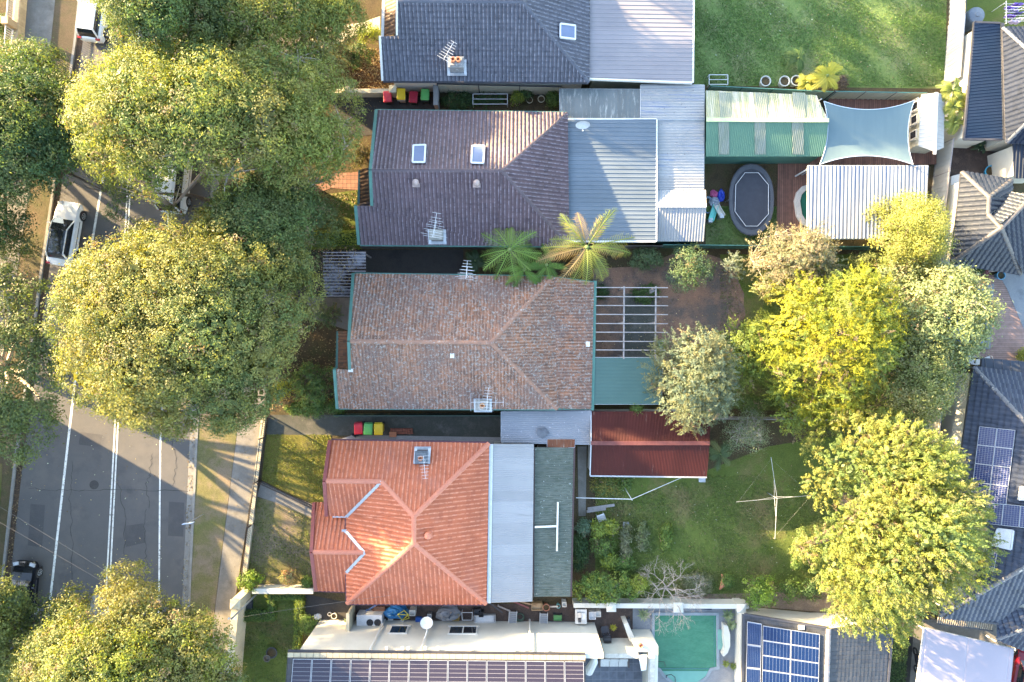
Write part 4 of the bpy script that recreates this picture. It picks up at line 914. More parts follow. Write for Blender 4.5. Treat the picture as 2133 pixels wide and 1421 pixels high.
# pool under corrugated roof
def pool(name, label, poly, zc, cope, watermat, copemat, w=.35):
    c = sum((P(*q) for q in poly), Vector())/len(poly); t = thing(name, label, 'pool', (c.x, c.y, 0))
    q = pxp(poly); inn = inset(q, w); n = len(q)
    ar = sum(q[i].x*q[(i+1) % n].y-q[(i+1) % n].x*q[i].y for i in range(n))
    if ar < 0: q.reverse()
    V = [(v.x,v.y,cope) for v in q]+[(v.x,v.y,cope) for v in inn]+[(v.x,v.y,0) for v in q]+[(v.x,v.y,zc-.02) for v in inn]
    F = []
    for i in range(n):
        j = (i+1) % n; F += [(i,j,n+j,n+i),(2*n+i,2*n+j,j,i),(n+i,n+j,3*n+j,3*n+i)]
    MB().add(V, F).obj('coping', copemat, t); MB().sheet(inn, zc).obj('water', watermat, t); return t
wat = sm('green_pool_water', (.030,.135,.078), (.055,.175,.105), .8, .18, fine=.12, bscale=5, bump=.25, spec=.3, stretch=(1, 2.5, 1))
wat2 = sm('dark_green_pool_water', (.02,.12,.085), (.03,.14,.10), .5, .06, fine=.03)
pool('covered_pool', 'dark green pool whose rounded end shows from under the striped corrugated roof', [(1652,420),(1657,402),(1668,390),(1684,385),(1800,385),(1800,476),(1684,476),(1667,468),(1657,452)], .22, .32, wat2, sm('pale_coping', (.50,.46,.42), (.42,.39,.36), 2, .7), .38)
lean_to('pool_roof', 'large striped corrugated white roof over the covered pool', 'awning', [(1683,497,2.5),(1926,497,2.5),(1934,345,2.7),(1684,345,2.7)], sheetm('striped_white_sheet', (.40,.41,.43), (.48,.48,.49), (.10,.135,.21), .53, (.33,.10), .45, sheets=4, speck=(.3,.3,.33)), .27, amp=.05)
# open pool of the white house
t = pool('swimming_pool', 'still green square pool with a half-round step beside the white house', [(1357,1275),(1497,1275),(1498,1393),(1482,1396),(1474,1412),(1455,1426),(1425,1432),(1398,1424),(1380,1408),(1371,1396),(1357,1394)], .06, .10, wat, sm('grey_coping', (.22,.25,.27), (.17,.19,.2), 2, .7), .22)
MB().sheet([P(*q) for q in [(1374,1397),(1482,1397),(1473,1411),(1454,1424),(1425,1429),(1399,1422),(1384,1408)]], .075).obj('shallow_step', sm('shallow_water', (.13,.30,.24), (.11,.26,.21), 1, .06, fine=.03), t)
f = MB().bar(P(1364,1279,.08), P(1495,1279,.08), .08, .03).bar(P(1364,1393,.08), P(1490,1393,.08), .07, .03).bar(P(1488,1280,.07), P(1488,1392,.07), .04, .02); f.obj('edge_tile', sm('dark_green_tile', (.03,.13,.11), (.04,.15,.13), 2, .4), t)
MB().tube([P(1388,1412,.1), P(1388,1407,.5), P(1398,1405,.6), P(1406,1411,.5), P(1407,1424,.1)], .03, 6).tube([P(1371,1381,.1), P(1371,1378,.35), P(1384,1379,.35), P(1386,1388,.1)], .02, 6).obj('handrail', M['black'], t)
flat('pool_surround', [(1494,1310),(1506,1310),(1506,1352),(1494,1352)], .105, sm('green_mat', (.14,.28,.24), (.12,.25,.21), 2, .6))
t = thing('curved_bench', 'curved pale masonry bench along the pool edge', 'bench', P(1512,1335))
MB().prism(pxp([(1508,1302),(1516,1304),(1521,1322),(1521,1346),(1516,1360),(1508,1368),(1505,1366),(1510,1350),(1508,1330)], .6), 0, .6).obj('seat', M['render'], t)
def fence(name, label, a, b, hgt, mat, post=None, sp=2.4, group=None, rail=None, slope=0, th=.04, rib=.18):
    a, b = Vector(a), Vector(b); L = (b-a).length; d_ = (b-a)/L; nn = Vector((-d_.y, d_.x, 0)); n = max(1, round(L/sp))
    t = thing(name, label, 'fence', (a+b)/2, group); dz = Vector((0,0,hgt))
    for i in range(n):
        p, q = a+d_*(L*i/n+.03), a+d_*(L*(i+1)/n-.03); B = MB(); m = int((q-p).length/rib)
        for k in range(m):
            u, v = p+(q-p)*(k/m), p+(q-p)*((k+1)/m); B.bar(u+dz/2+nn*(.012 if k % 2 else -.012), v+dz/2+nn*(.012 if k % 2 else -.012), th*.6, hgt)
        B.obj('panel', mat, t)
    for i in range(n+1):
        p = a+d_*(L*i/n); MB().box((p.x,p.y,hgt/2+.03), (.07,.07,hgt+.06)).obj('post', post or mat, t)
    MB().bar(a+dz, b+dz, .06, .06).bar(a+Vector((0,0,.06)), b+Vector((0,0,.06)), .05, .08).obj('rail', rail or post or mat, t)
    return t
fence('steel_fence', 'cream steel fence with dark posts along the shaded plant bed', P(916,193), P(1165,199), 1.7, M['cream'], M['dark_trim'], 2.6)
fence('steel_fence', 'pale green steel fence between the big lawn and the green garage', P(1468,196), P(1720,208), 1.6, sm('sage_steel', (.36,.40,.30), (.30,.34,.26), 1, .5), M['green_trim'], 2.4)
fence('steel_fence', 'cream steel fence behind the blue shade sail', P(1716,208), P(1902,211), 1.7, M['cream'], M['dark_trim'], 2.6, rail=M['green_trim'])
fence('side_fence', 'dark timber paling fence between the cottage and the plum roof', P(640,518), P(1370,518), 1.5, sm('dark_paling', (.10,.085,.075), (.07,.06,.055), 2, .9), sp=2.7)
fence('steel_fence', 'sage steel fence behind the trampoline lawn and pool roof', P(1372,516), P(1965,522), 1.6, M['green_trim'], sp=2.6)
fence('boundary_fence', 'green boundary fence between the cottage and the concrete drive', P(706,862), P(1044,862), 1.4, sm('dark_green_paling', (.035,.07,.06), (.05,.085,.07), 2, .8), sp=2.5)
fence('timber_fence', 'grey timber fence under the wattle and grey-green trees', P(1480,868), P(1900,872), 1.5, M['timber'], sp=2.4)
cr = sm('cream_sheet_fence', (.46,.445,.41), (.40,.385,.35), .5, .5, fine=.06)
fence('steel_fence', 'pale cream fence standing between the big lawn and the navy roof', P(1965,180), P(1975,55), 1.9, cr, M['grey_metal'], 2.4)
fence('steel_fence', 'pale sage fence along the far corner of the big lawn', P(1976,55), P(1982,-120), 1.9, sm('sage_cream_fence', (.52,.55,.48), (.46,.49,.43), .5, .5), M['dark_trim'], 2.4)
fence('steel_fence', 'cream fence with sun patches behind the striped pool roof', P(1928,500), P(1952,305), 1.9, cr, M['timber'], 2.2)
fence('rear_fence', 'pale grey fence along the clay terrace behind the yellow-green trees', P(1950,560), P(1940,740), 1.7, cr, M['dark_trim'], 2.2)
fence('rear_fence', 'fawn fence between the pine and the solar panel house', P(1945,750), P(1880,1270), 1.7, sm('fawn_fence', (.45,.40,.33), (.38,.34,.28), 1, .7), M['timber'], 2.4)
t = thing('rear_wall', 'bright white strip of wall beside the blue-grey tiled house', 'wall', P(1968,455)); MB().prism(pxp([(1969,372),(1990,366),(1976,540),(1957,545)]), 0, .7).obj('masonry', M['white'], t)
t = thing('rear_wall', 'pale wall strip under the eaves of the slate tiled solar house', 'wall', P(1985,850)); MB().prism(pxp([(1978,790),(2000,790),(1986,900),(1966,900)]), 0, .6).obj('masonry', M['render'], t)
def wall_run(name, label, pts, w, hgt, mat, piers=(), cap=None, pm=None):
    q = pxp(pts); c = sum(q, Vector())/len(q); t = thing(name, label, 'wall', c); B, C = MB(), MB()
    for a, b in zip(q, q[1:]): B.bar(a+Vector((0,0,hgt/2)), b+Vector((0,0,hgt/2)), w, hgt); C.bar(a+Vector((0,0,hgt+.03)), b+Vector((0,0,hgt+.03)), w+.08, .06)
    B.obj('masonry', mat, t); C.obj('coping', cap or mat, t)
    for px, py, s in piers:
        p = P(px, py); MB().box((p.x,p.y,hgt/2+.12), (s,s,hgt+.24)).add([(p.x-s/2-.05,p.y-s/2-.05,hgt+.25),(p.x+s/2+.05,p.y-s/2-.05,hgt+.25),(p.x+s/2+.05,p.y+s/2+.05,hgt+.25),(p.x-s/2-.05,p.y+s/2+.05,hgt+.25),(p.x,p.y,hgt+.42)], [(0,1,4),(1,2,4),(2,3,4),(3,0,4),(0,3,2,1)]).obj('pier', pm or mat, t)
    return t
wall_run('garden_wall', 'low cream wall with two piers between the bark garden and the bin driveway', [(688,200),(826,200)], .22, 1.0, M['stone'], [(730,200,.42),(824,198,.42)])
wall_run('garden_wall', 'pale stone gate wall beside the bark garden path', [(660,110),(662,190)], .3, 1.1, M['stone'], [(660,106,.5)])
wall_run('garden_wall', 'grey capped side wall between the bins and the plant bed', [(912,182),(912,232)], .28, 1.3, sm('grey_wall', (.22,.22,.22), (.16,.16,.16), 2, .9))
wall_run('garden_wall', 'white wall with pointed piers along the back of the olive lawn', [(1192,1249),(1549,1251)], .26, 1.1, M['render'], [(1268,1250,.6),(1345,1250,.01),(1404,1251,.62),(1532,1253,.55)])
wall_run('pool_wall', 'white wall down the side of the green pool', [(1536,1258),(1532,1500)], .3, 1.3, M['render'])
wall_run('side_wall', 'low cream wall along the edge of the orange-roofed house front lawn', [(535,1222),(660,1222)], .30, .9, M['render'])
wall_run('street_wall', 'tall pale stone street wall running off from its square pier', [(512,1238),(490,1500)], .42, 1.9, M['stone'], [(514,1236,.62)])
wall_run('street_wall', 'low sandstone wall of the orange-roofed house along the footpath', [(553,866),(510,1222)], .22, .35, M['stone'])
wall_run('side_wall', 'thin cream wall between the clutter passage and the hedged drive', [(738,1255),(738,1300)], .15, 2.0, M['stone'])
# iron picket fences
def pickets(label, pts, hgt, mat, name='iron_fence'):
    q = pxp(pts); c = sum(q, Vector())/len(q); t = thing(name, label, 'fence', c)
    for a, b in zip(q, q[1:]):
        L = (b-a).length; n = int(L/.13); B = MB()
        for i in range(n+1): p = a+(b-a)*(i/n); B.box((p.x,p.y,hgt/2+.02), (.025,.025,hgt))
        o = B.obj('picket_panel', mat, t)
        MB().bar(a+Vector((0,0,hgt-.06)), b+Vector((0,0,hgt-.06)), .05, .04).bar(a+Vector((0,0,.16)), b+Vector((0,0,.16)), .05, .04).obj('rail', mat, t)
        MB().box((a.x,a.y,hgt/2+.08), (.09,.09,hgt+.16)).obj('post', mat, t)
    return t
irn = sm('dark_iron', (.035,.03,.03), (.06,.045,.04), 4, .6)
pickets('dark iron picket fence along the footpath in front of the orange-roofed house', [(553,910),(541,1000),(528,1090),(511,1215)], 1.15, irn)
pickets('dark iron driveway gate of the concrete bin drive', [(562,866),(556,904)], 1.3, irn, 'iron_gate')
pickets('low iron fence across the yellow lawn path', [(545,1003),(658,1056)], .7, irn)
# street front at the far side
t = thing('brick_fence', 'cream brick street fence with white railings at the corner of the street', 'fence', P(45,50))
MB().prism(pxp([(52,-80),(66,-80),(50,118),(36,118)]), 0, .8).obj('base_wall', boardm('cream_brick', (.42,.30,.17), (.50,.37,.22), .24, R(4), gap=(.35,.28,.2), brick=.09), t)
for y0, y1 in ((-60,60),(70,112)):
    B = MB(); a, b = P(57-(y0+80)*.08,y0), P(57-(y1+80)*.08,y1); n = int((b-a).length/.16)
    for i in range(n+1): p = a+(b-a)*(i/n); B.box((p.x,p.y,1.2), (.05,.05,.8))
    B.bar(a+Vector((0,0,1.58)), b+Vector((0,0,1.58)), .07,.05).bar(a+Vector((0,0,.9)), b+Vector((0,0,.9)), .07,.05); B.obj('railing', M['white_metal'], t)
for y in (65,): p = P(46,y); MB().box((p.x,p.y,.9), (.5,.5,1.8)).obj('pier', sm('buff_pier', (.44,.31,.18), (.38,.27,.16), 3, .8), t)
# ------------------------------------------------------------------ carport sheet and its neighbours
lean_to('tarp_carport', 'big white flat sheet carport next to the parked red car', 'carport', [(1893,1560,2.6),(2092,1560,2.6),(2112,1352,2.6),(1926,1308,2.6)], sm('white_membrane', (.27,.24,.275), (.23,.21,.25), .25, .6, fine=.03), 3.0, prof=[(0,0),(.02,1),(.96,1),(.98,0)], amp=.02, up=(.1,1,0))
t = thing('pergola', 'narrow slatted timber awning under the dark slate roof edge', 'pergola', P(2010,1300))
f = MB()
for i in range(26):
    u = i/25; f.bar(P(1955+u*112,1286+u*12,2.4), P(1952+u*112,1298+u*14,2.4), .05, .08)
f.obj('slat', sm('buff_slats', (.36,.30,.22), (.28,.23,.18), 3, .8), t)
MB().bar(P(1952,1299,2.32), P(2068,1314,2.32), .08, .1).bar(P(1955,1286,2.32), P(2070,1299,2.32), .08, .1).obj('beam', M['dark_trim'], t)
for x, y in ((1955,1296),(2064,1312)): q = P(x,y,2.3); MB().box((q.x,q.y,1.15), (.09,.09,2.3)).obj('post', M['dark_trim'], t)
# blue pool cover on the clay terrace
t = thing('blue_pool', 'bright blue plunge pool glimpsed through the pale green tree', 'pool', P(2020,655))
MB().prism(pxp([(1965,592),(2066,592),(2058,728),(1960,722)]), 0, .25).obj('coping', M['pave_grey'], t); MB().sheet(pxp([(1972,600),(2050,600),(2044,716),(1968,712)]), .26).obj('water', sm('blue_water', (.01,.10,.42), (.015,.16,.50), 1.5, .08), t)
# ------------------------------------------------------------------ bins, cars, street things
def make_bin(lid, body, label, at, yaw=0, tilt=0, sc=1, group='wheelie bins along the driveways'):
    t = thing('wheelie_bin', label, 'bin', (0,0,0), group); B = MB()
    pr = [(.22,.02),(.23,.05),(.28,.9),(.30,.94),(.30,1.0)]; rings = []
    for r, z in pr:
        sx_, sy_ = r, r*1.22; rings.append([(sx_*a, sy_*b, z) for a, b in ((-1,-.8),(-.85,-1),(.85,-1),(1,-.8),(1,.8),(.85,1),(-.85,1),(-1,.8))])
    V = [p for r in rings for p in r]; F = [tuple(range(7,-1,-1))]+[(i*8+k, i*8+(k+1) % 8, i*8+8+(k+1) % 8, i*8+8+k) for i in range(len(pr)-1) for k in range(8)]+[tuple(range(32,40))]
    B.add(V, F); B.obj('body', body, t)
    L = MB(); q = [(-.31,-.40),(-.27,-.43),(.27,-.43),(.31,-.40),(.31,.34),(.26,.40),(-.26,.40),(-.31,.34)]
    L.add([(x,y,1.0) for x, y in q]+[(x,y,1.05) for x, y in q]+[(x*.82,y*.82,1.09) for x, y in q], [(k,(k+1) % 8,8+(k+1) % 8,8+k) for k in range(8)]+[(8+k,8+(k+1) % 8,16+(k+1) % 8,16+k) for k in range(8)]+[tuple(range(16,24))])
    L.box((0,.10,1.095), (.34,.30,.015)).box((0,-.2,1.10), (.22,.05,.02)); L.obj('lid', lid, t)
    MB().tube([(-.25,.45,.97),(.25,.45,.97)], .02, 6).tube([(-.25,.36,.93),(-.25,.45,.97)], .02, 6).tube([(.25,.36,.93),(.25,.45,.97)], .02, 6).obj('handle', body, t)
    for sx_ in (-1, 1): MB().tube([(sx_*.24,.33,.1),(sx_*.29,.33,.1)], .1, 12).obj('wheel', M['rubber'], t)
    t.location = at; t.rotation_euler = (0, 0, yaw); t.scale = (sc,)*3; return t
def pl(name, c): return sm(name, c, tuple(k*.85 for k in c), 2, .4, fine=.05)
bd = pl('bin_green_black', (.012,.02,.018)); bg = pl('bin_grey', (.30,.31,.32)); br_ = pl('bin_red', (.50,.02,.035)); bgr = pl('bin_green', (.09,.36,.10)); by = pl('bin_yellow', (.68,.46,.02)); bw = pl('bin_crimson', (.30,.01,.03))
make_bin(br_, bd, 'wheelie bin with bright red lid at the end of the low cream wall', P(812,211), R(4))
make_bin(by, bg, 'wheelie bin with yellow lid and grey body by the white house wall', P(840,207), R(180))
make_bin(bw, bd, 'wheelie bin with dark crimson lid between a yellow and a green one', P(865,212), R(-4))
make_bin(bgr, bd, 'wheelie bin with green lid beside the grey capped side wall', P(889,208), R(178))
make_bin(br_, br_, 'all-red wheelie bin on the concrete drive', P(753,889), R(3))
make_bin(bgr, bgr, 'all-green wheelie bin between the red and yellow ones on the concrete drive', P(773,890), R(-2), sc=1.02)
make_bin(by, by, 'all-yellow wheelie bin on the concrete drive', P(794,890), R(1), sc=1.03)
t = thing('plastic_tub', 'small dark grey tub behind the red bin on the concrete drive', 'tub', P(743,904)); p = P(743,904); MB().lathe(p, [(.2,0),(.26,.3),(.28,.3),(.28,.34),(.24,.34),(.22,.1)], 4, 1.3, .8).obj('tub', M['dark_trim'], t)
t = thing('brick_stack', 'row of stacked red bricks on the concrete drive beside the yellow bin', 'bricks', P(835,898)); B = MB()
for i in range(9):
    for j in range(2): q = P(816+i*5.2,895+j*6,.1); B.box((q.x,q.y,.12+.02*(i % 2)), (.17,.20,.24), R(rnd.uniform(-4,4)))
B.obj('bricks', sm('stacked_brick', (.24,.08,.05), (.16,.06,.04), 6, .9), t)
t = thing('planter_trough', 'small orange clay trough in front of the brick stack', 'planter', P(820,904)); q = P(820,904); MB().box((q.x,q.y,.15), (.45,.32,.30)).box((q.x,q.y,.31), (.52,.38,.05)).obj('trough', M['terracotta'], t)
def car(name, label, at, yaw, paint, L=4.5, Wd=1.8, H=1.5, hatch=.86, glassroof=False, sx0=.0, van=False):
    """a car about its own origin, nose towards +y, then set down at its place"""
    t = thing(name, label, 'van' if van else 'car', (0,0,0)); w = Wd/2
    hood = .62 if van else .27; st = []
    zb = .95 if not van else 1.1
    prof = [(-.5,.80,.42,.72),(-.485,.90,.25,zb-.06),(-.44,.97,.20,zb),(-.36,1,.18,zb+.02),(-.18,1,.18,zb),(.05,1,.18,zb-.01),(.2,1,.18,zb-.03),(.34,.99,.18,zb-.10),(.43,.93,.20,zb-.19),(.48,.82,.25,zb-.30),(.5,.70,.40,.58)]
    V = []; n = 9
    for u, k, zl, zt in prof:
        ww = w*k; V += [(-ww*.86,u*L,zl),(-ww,u*L,zl+.14),(-ww*1.0,u*L,(zl+zt)/2+.05),(-ww*.95,u*L,zt-.07),(-ww*.80,u*L,zt),(0,u*L,zt+.035),(ww*.80,u*L,zt),(ww*.95,u*L,zt-.07),(ww,u*L,(zl+zt)/2+.05),(ww,u*L,zl+.14),(ww*.86,u*L,zl)]
    n = 11; m = len(prof); F = [(i*n+k, i*n+k+1, i*n+n+k+1, i*n+n+k) for i in range(m-1) for k in range(n-1)]+[(i*n+n-1, i*n, i*n+n, i*n+2*n-1) for i in range(m-1)]+[tuple(range(n-1,-1,-1)), tuple(range((m-1)*n, m*n))]
    MB().add(V, F).obj('body', paint, t, smooth=False)
    yr0, yr1, yf1, yf0 = -hatch*L/2, -hatch*L/2+.38, .05*L+(.8 if van else 0), .22*L+(.5 if van else 0)
    def ring(s, z, ya, yb): return [(-s,ya,z),(s,ya,z),(s,yb,z),(-s,yb,z)]
    sec = [(.80*w,zb-.02,yr0,yf0),(.76*w,zb+(H-zb)*.5,yr0+.17,yf0-.36),(.66*w,H-.05,yr1,yf1)]
    V = [p for a in sec for p in ring(*a)]; F = [(i*4+k,i*4+(k+1) % 4,i*4+4+(k+1) % 4,i*4+4+k) for i in range(2) for k in range(4)]+[(8,9,10,11)]
    MB().add(V, F).obj('window_glass', M['glass'], t)
    q = ring(.655*w, H-.03, yr1-.02, yf1+.02); c_ = [(-.5*w,yr1+.1,H+.03),(.5*w,yr1+.1,H+.03),(.5*w,yf1-.1,H+.03),(-.5*w,yf1-.1,H+.03)]
    MB().add(q+c_, [(k,(k+1) % 4,4+(k+1) % 4,4+k) for k in range(4)]+[(4,5,6,7)]).obj('roof', M['glass'] if glassroof else paint, t)
    for s in (-1, 1):
        f = MB()
        f.tube([(s*.80*w,yr0+.02,zb-.02),(s*.765*w,yr0+.18,zb+(H-zb)*.5),(s*.665*w,yr1,H-.03)], .06, 6).tube([(s*.80*w,yf0-.02,zb-.02),(s*.765*w,yf0-.35,zb+(H-zb)*.5),(s*.665*w,yf1,H-.03)], .045, 6).tube([(s*.665*w,yr1,H-.03),(s*.665*w,yf1,H-.03)], .045, 6)
        f.obj('pillar', paint, t)
    if not glassroof: MB().tube([(-.665*w,yr1,H-.02),(.665*w,yr1,H-.02)], .05, 6).obj('roof_edge', paint, t)
    for s in (-1, 1):
        for yy in (-.31*L, .32*L):
            MB().tube([(s*(w-.20),yy,.33),(s*(w+.015),yy,.33)], .40, 20).obj('wheel_arch', M['black'], t)
            wh = MB().tube([(s*(w-.18),yy,.33),(s*(w+.03),yy,.33)], .33, 20).obj('wheel', M['rubber'], t)
            rb = MB().lathe((0,0,0), [(.05,0),(.22,.0),(.225,-.02)], 14)
            r_ = MB()
            for k in range(5):
                a = k*2*math.pi/5; r_.bar((s*(w+.04),yy,.33), (s*(w+.04),yy+.21*math.cos(a),.33+.21*math.sin(a)), .07, .03)
            r_.tube([(s*(w+.02),yy+.22*math.cos(k*math.pi/10),.33+.22*math.sin(k*math.pi/10)) for k in range(20)], .025, 5, True); r_.obj('rim', M['grey_metal'], wh)
        MB().box((s*(w+.10),yf0-.42,zb+.06), (.20,.10,.14)).obj('mirror', paint, t)
        MB().box((s*w*.66,.462*L,zb-.22), (.42*w,.24,.10), s*R(-14)).obj('headlight', sm('headlight_glass', (.45,.47,.5), (.3,.32,.35), 4, .1), t)
        MB().box((s*w*.74,-.478*L,zb-.08), (.30*w,.14,.16)).obj('tail_light', sm('tail_light_red', (.35,.01,.01), (.25,.01,.01), 4, .2), t)
        MB().bar((s*(w+.005),-.2*L,.62), (s*(w+.005),.22*L,.62), .02, .05).obj('door_trim', M['dark_trim'], t)
    t.location = at; t.rotation_euler = (0,0,yaw); return t
def cp(n, c, r=.18): return sm(n, c, tuple(k*.93 for k in c), .6, r, fine=.02, spec=.5)
wp = cp('white_car_paint', (.72,.73,.75)); bp = cp('black_car_paint', (.008,.009,.013), .12); rp_ = cp('red_car_paint', (.16,.006,.016)); vp = cp('van_paint', (.66,.68,.70), .3)
car('parked_car', 'white hatchback with a white roof at the top of the street', P(208,34)+Vector((0,0,.004)), R(-8), wp, 4.3, 1.78, 1.52, .92)
car('parked_car', 'white car with black glass roof parked at the leafy kerb', P(147,490)+Vector((0,0,.004)), R(-9.5), wp, 4.75, 1.86, 1.46, .80, True)
car('parked_car', 'black car half hidden under the corner tree', P(60,1228)+Vector((0,0,.004)), R(-5), bp, 4.6, 1.82, 1.46, .80)
car('parked_van', 'white van glimpsed through the street tree leaves', P(375,375)+Vector((0,0,.004)), R(-6), vp, 5.2, 1.95, 2.0, .97, False, 0, True)
car('parked_car', 'dark red car under the white sheet carport edge', P(2120,1394)+Vector((0,0,.02)), R(-12), rp_, 4.5, 1.8, 1.48, .85)
# street lamp sign
t = thing('street_sign', 'thin street sign on a pole seen edge-on over the kerb', 'sign', P(424,1071)); a = P(424,1071); MB().tube([a, a+Vector((0,0,2.6))], .035, 8).obj('pole', M['grey_metal'], t)
MB().box(a+Vector((.02,-.02,2.45)), (.75,.04,.34), R(8)).obj('sign_plate', sm('pale_sign', (.45,.55,.72), (.4,.5,.68), 2, .5), t)
t = thing('service_pole', 'grey steel service pole leaning out over the street wall', 'pole', P(533,1239)); a = P(533,1239); b_ = a+Vector((0,0,4.4))
MB().tube([a, b_], .07, 10).obj('pole', M['grey_metal'], t); MB().tube([b_+Vector((-.2,0,-.15)), b_+Vector((.2,0,-.15))], .03, 6).lathe(b_+Vector((-.22,0,-.12)), [(.04,0),(.07,.05),(.07,.1),(.03,.15)], 8).lathe(b_+Vector((.2,0,-.12)), [(.04,0),(.07,.05),(.07,.1),(.03,.15)], 8).obj('bracket', M['white_metal'], t)
def wire(label, a, b, sag=.3, r=.009):
    a, b = Vector(a), Vector(b); pts = [a+(b-a)*(i/16)-Vector((0,0,sag*4*(i/16)*(1-i/16))) for i in range(17)]
    c = (a+b)/2; o = MB().tube(pts, r, 5).obj('overhead_wire', sm('wire', (.13,.12,.11), (.10,.09,.085), 1, .6) if 'wire' not in bpy.data.materials else bpy.data.materials['wire']); tag(o, label, 'wire', 'overhead wires'); return o
wire('overhead wire crossing the road just above the black car bonnet', P(-250,950,7), P(480,1372,6.2))
wire('overhead wire crossing the road, the one nearer the street sign', P(-250,910,7.3), P(470,1348,6.4))
wire('overhead wire running from the service pole over the hedged garden', b_, P(815,1240,4.2), .15)
# antenna mast etc. at the top left footpath
# ------------------------------------------------------------------ yard things
t = thing('trampoline', 'black oval trampoline on the small lawn', 'trampoline', P(1563,428)); c = P(1565,416,.85); K = 28
ov = [(c.x+1.42*math.cos(2*math.pi*k/K), c.y+2.28*math.copysign(abs(math.sin(2*math.pi*k/K))**.85, math.sin(2*math.pi*k/K)), .85) for k in range(K)]
MB().sheet([(c.x+(x-c.x)*.98, c.y+(y-c.y)*.98) for x, y, z in ov], .86).obj('mat', sm('trampoline_mat', (.018,.02,.028), (.028,.03,.04), 2, .6), t)
V = [(c.x+(x-c.x)*s, c.y+(y-c.y)*s, .89) for s in (.98,1.13) for x, y, z in ov]; MB().add(V+[(x,y,.84) for x,y,z in V], [(k,(k+1) % K,K+(k+1) % K,K+k) for k in range(K)]+[(K+k,K+(k+1) % K,3*K+(k+1) % K,3*K+k) for k in range(K)]).obj('safety_pad', sm('pad_grey', (.045,.05,.06), (.06,.065,.075), 2, .7), t)
MB().tube([(c.x+(x-c.x)*1.15, c.y+(y-c.y)*1.15, .86) for x,y,z in ov], .035, 6, True).obj('frame', M['dark_trim'], t)
oct_ = [(c.x+1.22*a, c.y+1.95*b, .93) for a, b in ((-.95,.55),(-1,-.45),(-.35,-1),(.35,-1),(1,-.55),(1,.55),(.4,1),(-.4,1))]
MB().tube(oct_, .022, 5, True).obj('net_hoop', M['white_metal'], t)
for k in range(0, K, 7): x, y, z = ov[k]; x = c.x+(x-c.x)*1.15; y = c.y+(y-c.y)*1.15; MB().tube([(x,y,0),(x,y,.85)], .03, 6).obj('leg', M['grey_metal'], t)
def slide(label, px, py, col, ang, L=1.3):
    p = P(px, py); t = thing('toy_slide', label, 'toy', p); d_ = Vector((math.cos(ang), math.sin(ang), 0)); s = Vector((-d_.y, d_.x, 0)); B = MB()
    q = [p+d_*(-L/2)+Vector((0,0,.75)), p+d_*0+Vector((0,0,.35)), p+d_*(L/2)+Vector((0,0,.1))]
    for a, b in zip(q, q[1:]): B.bar(a, b, .34, .04).bar(a+s*.19+Vector((0,0,.07)), b+s*.19+Vector((0,0,.07)), .05, .14).bar(a-s*.19+Vector((0,0,.07)), b-s*.19+Vector((0,0,.07)), .05, .14)
    B.obj('chute', col, t); MB().box(q[0]-Vector((0,0,.38)), (.3,.3,.76)).obj('ladder', M['grey_metal'], t)
slide('small turquoise plastic slide lying on the trampoline lawn', 1482,446, pl('turquoise_plastic', (.12,.48,.42)), R(65)); slide('small cream plastic slide beside the turquoise one', 1494,440, pl('cream_plastic', (.55,.52,.45)), R(105), 1.0)
def blob(name, label, cat, px, py, z, r, col, seed=0, flatn=.6, part='body'):
    p = P(px, py, z); rg = random.Random(seed); t = thing(name, label, cat, P(px, py, z)); n, m = 12, 7; V = []
    for i in range(m):
        th = math.pi*i/(m-1)*.5+.02
        for k in range(n):
            a = 2*math.pi*k/n; j = 1+rg.uniform(-.22,.22); V.append((p.x+r[0]*math.sin(th)*math.cos(a)*j, p.y+r[1]*math.sin(th)*math.sin(a)*j, z+r[2]*math.cos(th)*(1+rg.uniform(-.2,.2))))
    F = [(i*n+k,(i+1)*n+k,(i+1)*n+(k+1) % n,i*n+(k+1) % n) for i in range(m-1) for k in range(n)]+[tuple(range(n))]
    MB().add(V, F).obj(part, col, t); return t
blob('beach_toy', 'crumpled royal blue toy bag at the trampoline edge', 'toy bag', 1501,408,0,(.28,.5,.35), pl('royal_blue', (.02,.06,.42)), 1)
blob('beach_toy', 'pink toy heap near the white corrugated shed', 'toy bag', 1487,404,0,(.3,.28,.3), pl('pink_plastic', (.48,.10,.22)), 2)
blob('beach_toy', 'pale grey folded toy tent between the slides and the shed', 'toy bag', 1488,422,0,(.36,.42,.25), pl('pale_grey_cloth', (.26,.29,.33)), 3)
t = thing('garden_hose', 'coiled blue-grey hose by the white corrugated shed', 'hose', P(1474,428)); p = P(1474,428)
MB().tube([(p.x+(.28+.012*k/6)*math.cos(k*.5), p.y+(.55+.01*k/6)*math.sin(k*.5), .05+.002*k) for k in range(60)], .025, 5).obj('coil', pl('hose_blue', (.18,.26,.34)), t)
